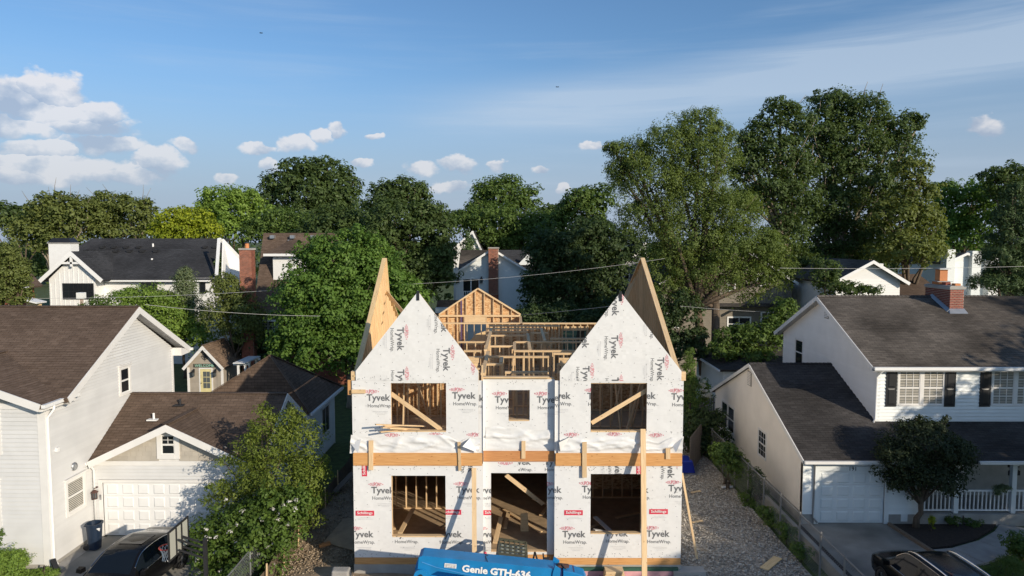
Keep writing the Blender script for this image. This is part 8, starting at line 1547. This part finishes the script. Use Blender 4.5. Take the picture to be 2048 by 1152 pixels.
# vines and hedges along the chain-link fence
T('fence_vine', 'dark vine hedge smothering the far end of the chain-link fence', 36.0, [(1390, 850, 26, 30), (1415, 850, 28, 30), (1435, 880, 30, 30), (1405, 890, 30, 25), (1375, 880, 20, 28), (1440, 840, 14, 20)], L_SHADE, M_BARK, .13, 1.2, trunk=.05, seed=74, cat='vine', stems=3)
T('fence_shrub', 'rounded dark shrub growing through the middle of the fence', 31.0, [(1455, 915, 30, 28), (1475, 935, 25, 22), (1440, 910, 22, 26)], L_MID, M_BARK, .11, 1.1, trunk=.05, seed=75, cat='shrub', stems=3)
T('dark_yew', 'dark green bush against the painted brick garage wall', 29.5, [(1512, 960, 18, 24), (1520, 985, 18, 18), (1506, 985, 12, 15)], L_SHADE, M_BARK, .09, 1.2, trunk=.04, seed=76, cat='bush', stems=2)
for i, (x, y, rx, ry, Y, lb) in enumerate(((1545, 1040, 24, 16, 27, 'weedy growth at the fence foot opposite the garage corner'), (1580, 1070, 20, 14, 25.5, 'low weeds under the fence beside the retaining wall'), (1610, 1110, 20, 12, 24, 'low weeds at the near end of the retaining wall'), (1500, 1010, 16, 12, 29, 'creeping weeds at the fence foot below the yew'))): T('weed_clump', lb, Y, [(x, y, rx, ry), (x-14, y-14, rx*.8, ry*.8)], L_MID, M_BARK, .075, .9, trunk=0.015, seed=80+i, cat='weeds', limbs=False)
# the right front garden
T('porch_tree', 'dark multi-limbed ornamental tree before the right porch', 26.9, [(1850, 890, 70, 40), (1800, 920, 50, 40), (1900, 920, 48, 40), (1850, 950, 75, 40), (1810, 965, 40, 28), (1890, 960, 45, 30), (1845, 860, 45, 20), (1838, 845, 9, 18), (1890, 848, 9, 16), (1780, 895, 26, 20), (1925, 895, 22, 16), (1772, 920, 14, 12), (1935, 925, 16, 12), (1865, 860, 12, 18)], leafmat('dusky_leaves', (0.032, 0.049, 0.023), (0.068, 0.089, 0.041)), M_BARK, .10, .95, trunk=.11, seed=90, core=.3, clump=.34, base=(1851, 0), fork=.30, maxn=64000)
T('yellow_perennial', 'clump of yellow-green perennials at the porch tree foot', 26.6, [(1864, 1046, 8, 14)], L_YEL, M_BARK, .06, 1.2, trunk=.01, seed=91, cat='plant', limbs=False)
T('porch_shrub', 'small rounded shrub under the porch railing', 27.2, [(1905, 1042, 18, 10), (1945, 1046, 20, 9)], L_MID, M_BARK, .07, 1.1, trunk=.02, seed=92, cat='shrub', limbs=False)
T('path_shrub', 'dark leafy shrub beside the curving path', 23.8, [(2035, 1090, 28, 26), (2060, 1110, 40, 36)], L_MID, M_BARK, .09, 1.0, trunk=.03, seed=93, cat='shrub', limbs=False); T('lawn_grass_clump', 'spiky dark grass clump at the right bottom corner', 22.9, [(2020, 1135, 30, 22), (1985, 1150, 26, 14)], L_MID, M_BARK, .09, 1.0, trunk=.02, seed=94, cat='plant', limbs=False, aspect=.2)
hb_ = T('hanging_flowers', 'flower basket on the porch railing', 27.3, [(2005, 978, 16, 7), (1995, 985, 8, 8)], L_SILVER, M_BARK, .06, 1.2, trunk=0, seed=95, cat='flower basket', limbs=False)
# street trees out of the frame on the right: they throw the shade that lies over the right-hand house
def street_tree(x, y, h, r, label, seed):
    rg = random.Random(seed); bp_ = Vector((x, y, 0)); root = thing('street_tree', label, 'tree', bp_, 0, 'street trees beside the right-hand house'); B = []
    for i in range(9): a = rg.uniform(0, 6.28); q = rg.uniform(.1, .62)*r; B.append((Vector((q*math.cos(a), q*math.sin(a), h*rg.uniform(.45, .85))), (r*.5, r*.5, h*.17)))
    me = leaf_mesh('crown', B, .42, 1.0, seed, clump=.3, maxn=25600); me.materials.append(L_MID); o = bpy.data.objects.new('crown', me); COL.objects.link(o); o.parent = root
    t = MB(); t.tube([bp_, bp_+Vector((.1, 0, h*.4)), bp_+Vector((0, .1, h*.75))], [.3, .22, .06], 8); t.build('trunk', M_BARK, root, smooth=True)
STREET = [(23.5, 11.0, 8.0, 4.2), (33.5, 15.5, 13.5, 4.6), (42, 13.5, 17, 5.2), (20.5, 17.0, 6.6, 3.4), (25.0, 5.2, 9.9, 3.9), (27, 16, 9.0, 3.6)]
for i, (x, y, h, r) in enumerate(STREET): street_tree(x, y, h, r, ['leafy street tree nearest the right driveway', 'leafy street tree before the right porch', 'short street tree out beside the road', 'tall street tree farther right', 'tallest street tree at the far right', 'round street tree behind the camera on the right', 'leafy street tree across the road on the right'][i], 200+i)

def far_wood():
    rg = random.Random(77); B = []
    for i in range(150): x = -190+i*2.6+rg.uniform(-2, 2); y = rg.uniform(165, 190); h = rg.uniform(4.5, 8.5); B.append((Vector((x, y, h*.75)), (rg.uniform(3.5, 6), 3.5, h*.62)))
    me = leaf_mesh('far_wood', B, .9, 1.2, 78, clump=.35, maxn=50000); me.materials.append(L_DARK); o = bpy.data.objects.new('far_wood', me); COL.objects.link(o); tag(o, kind='stuff')
far_wood()
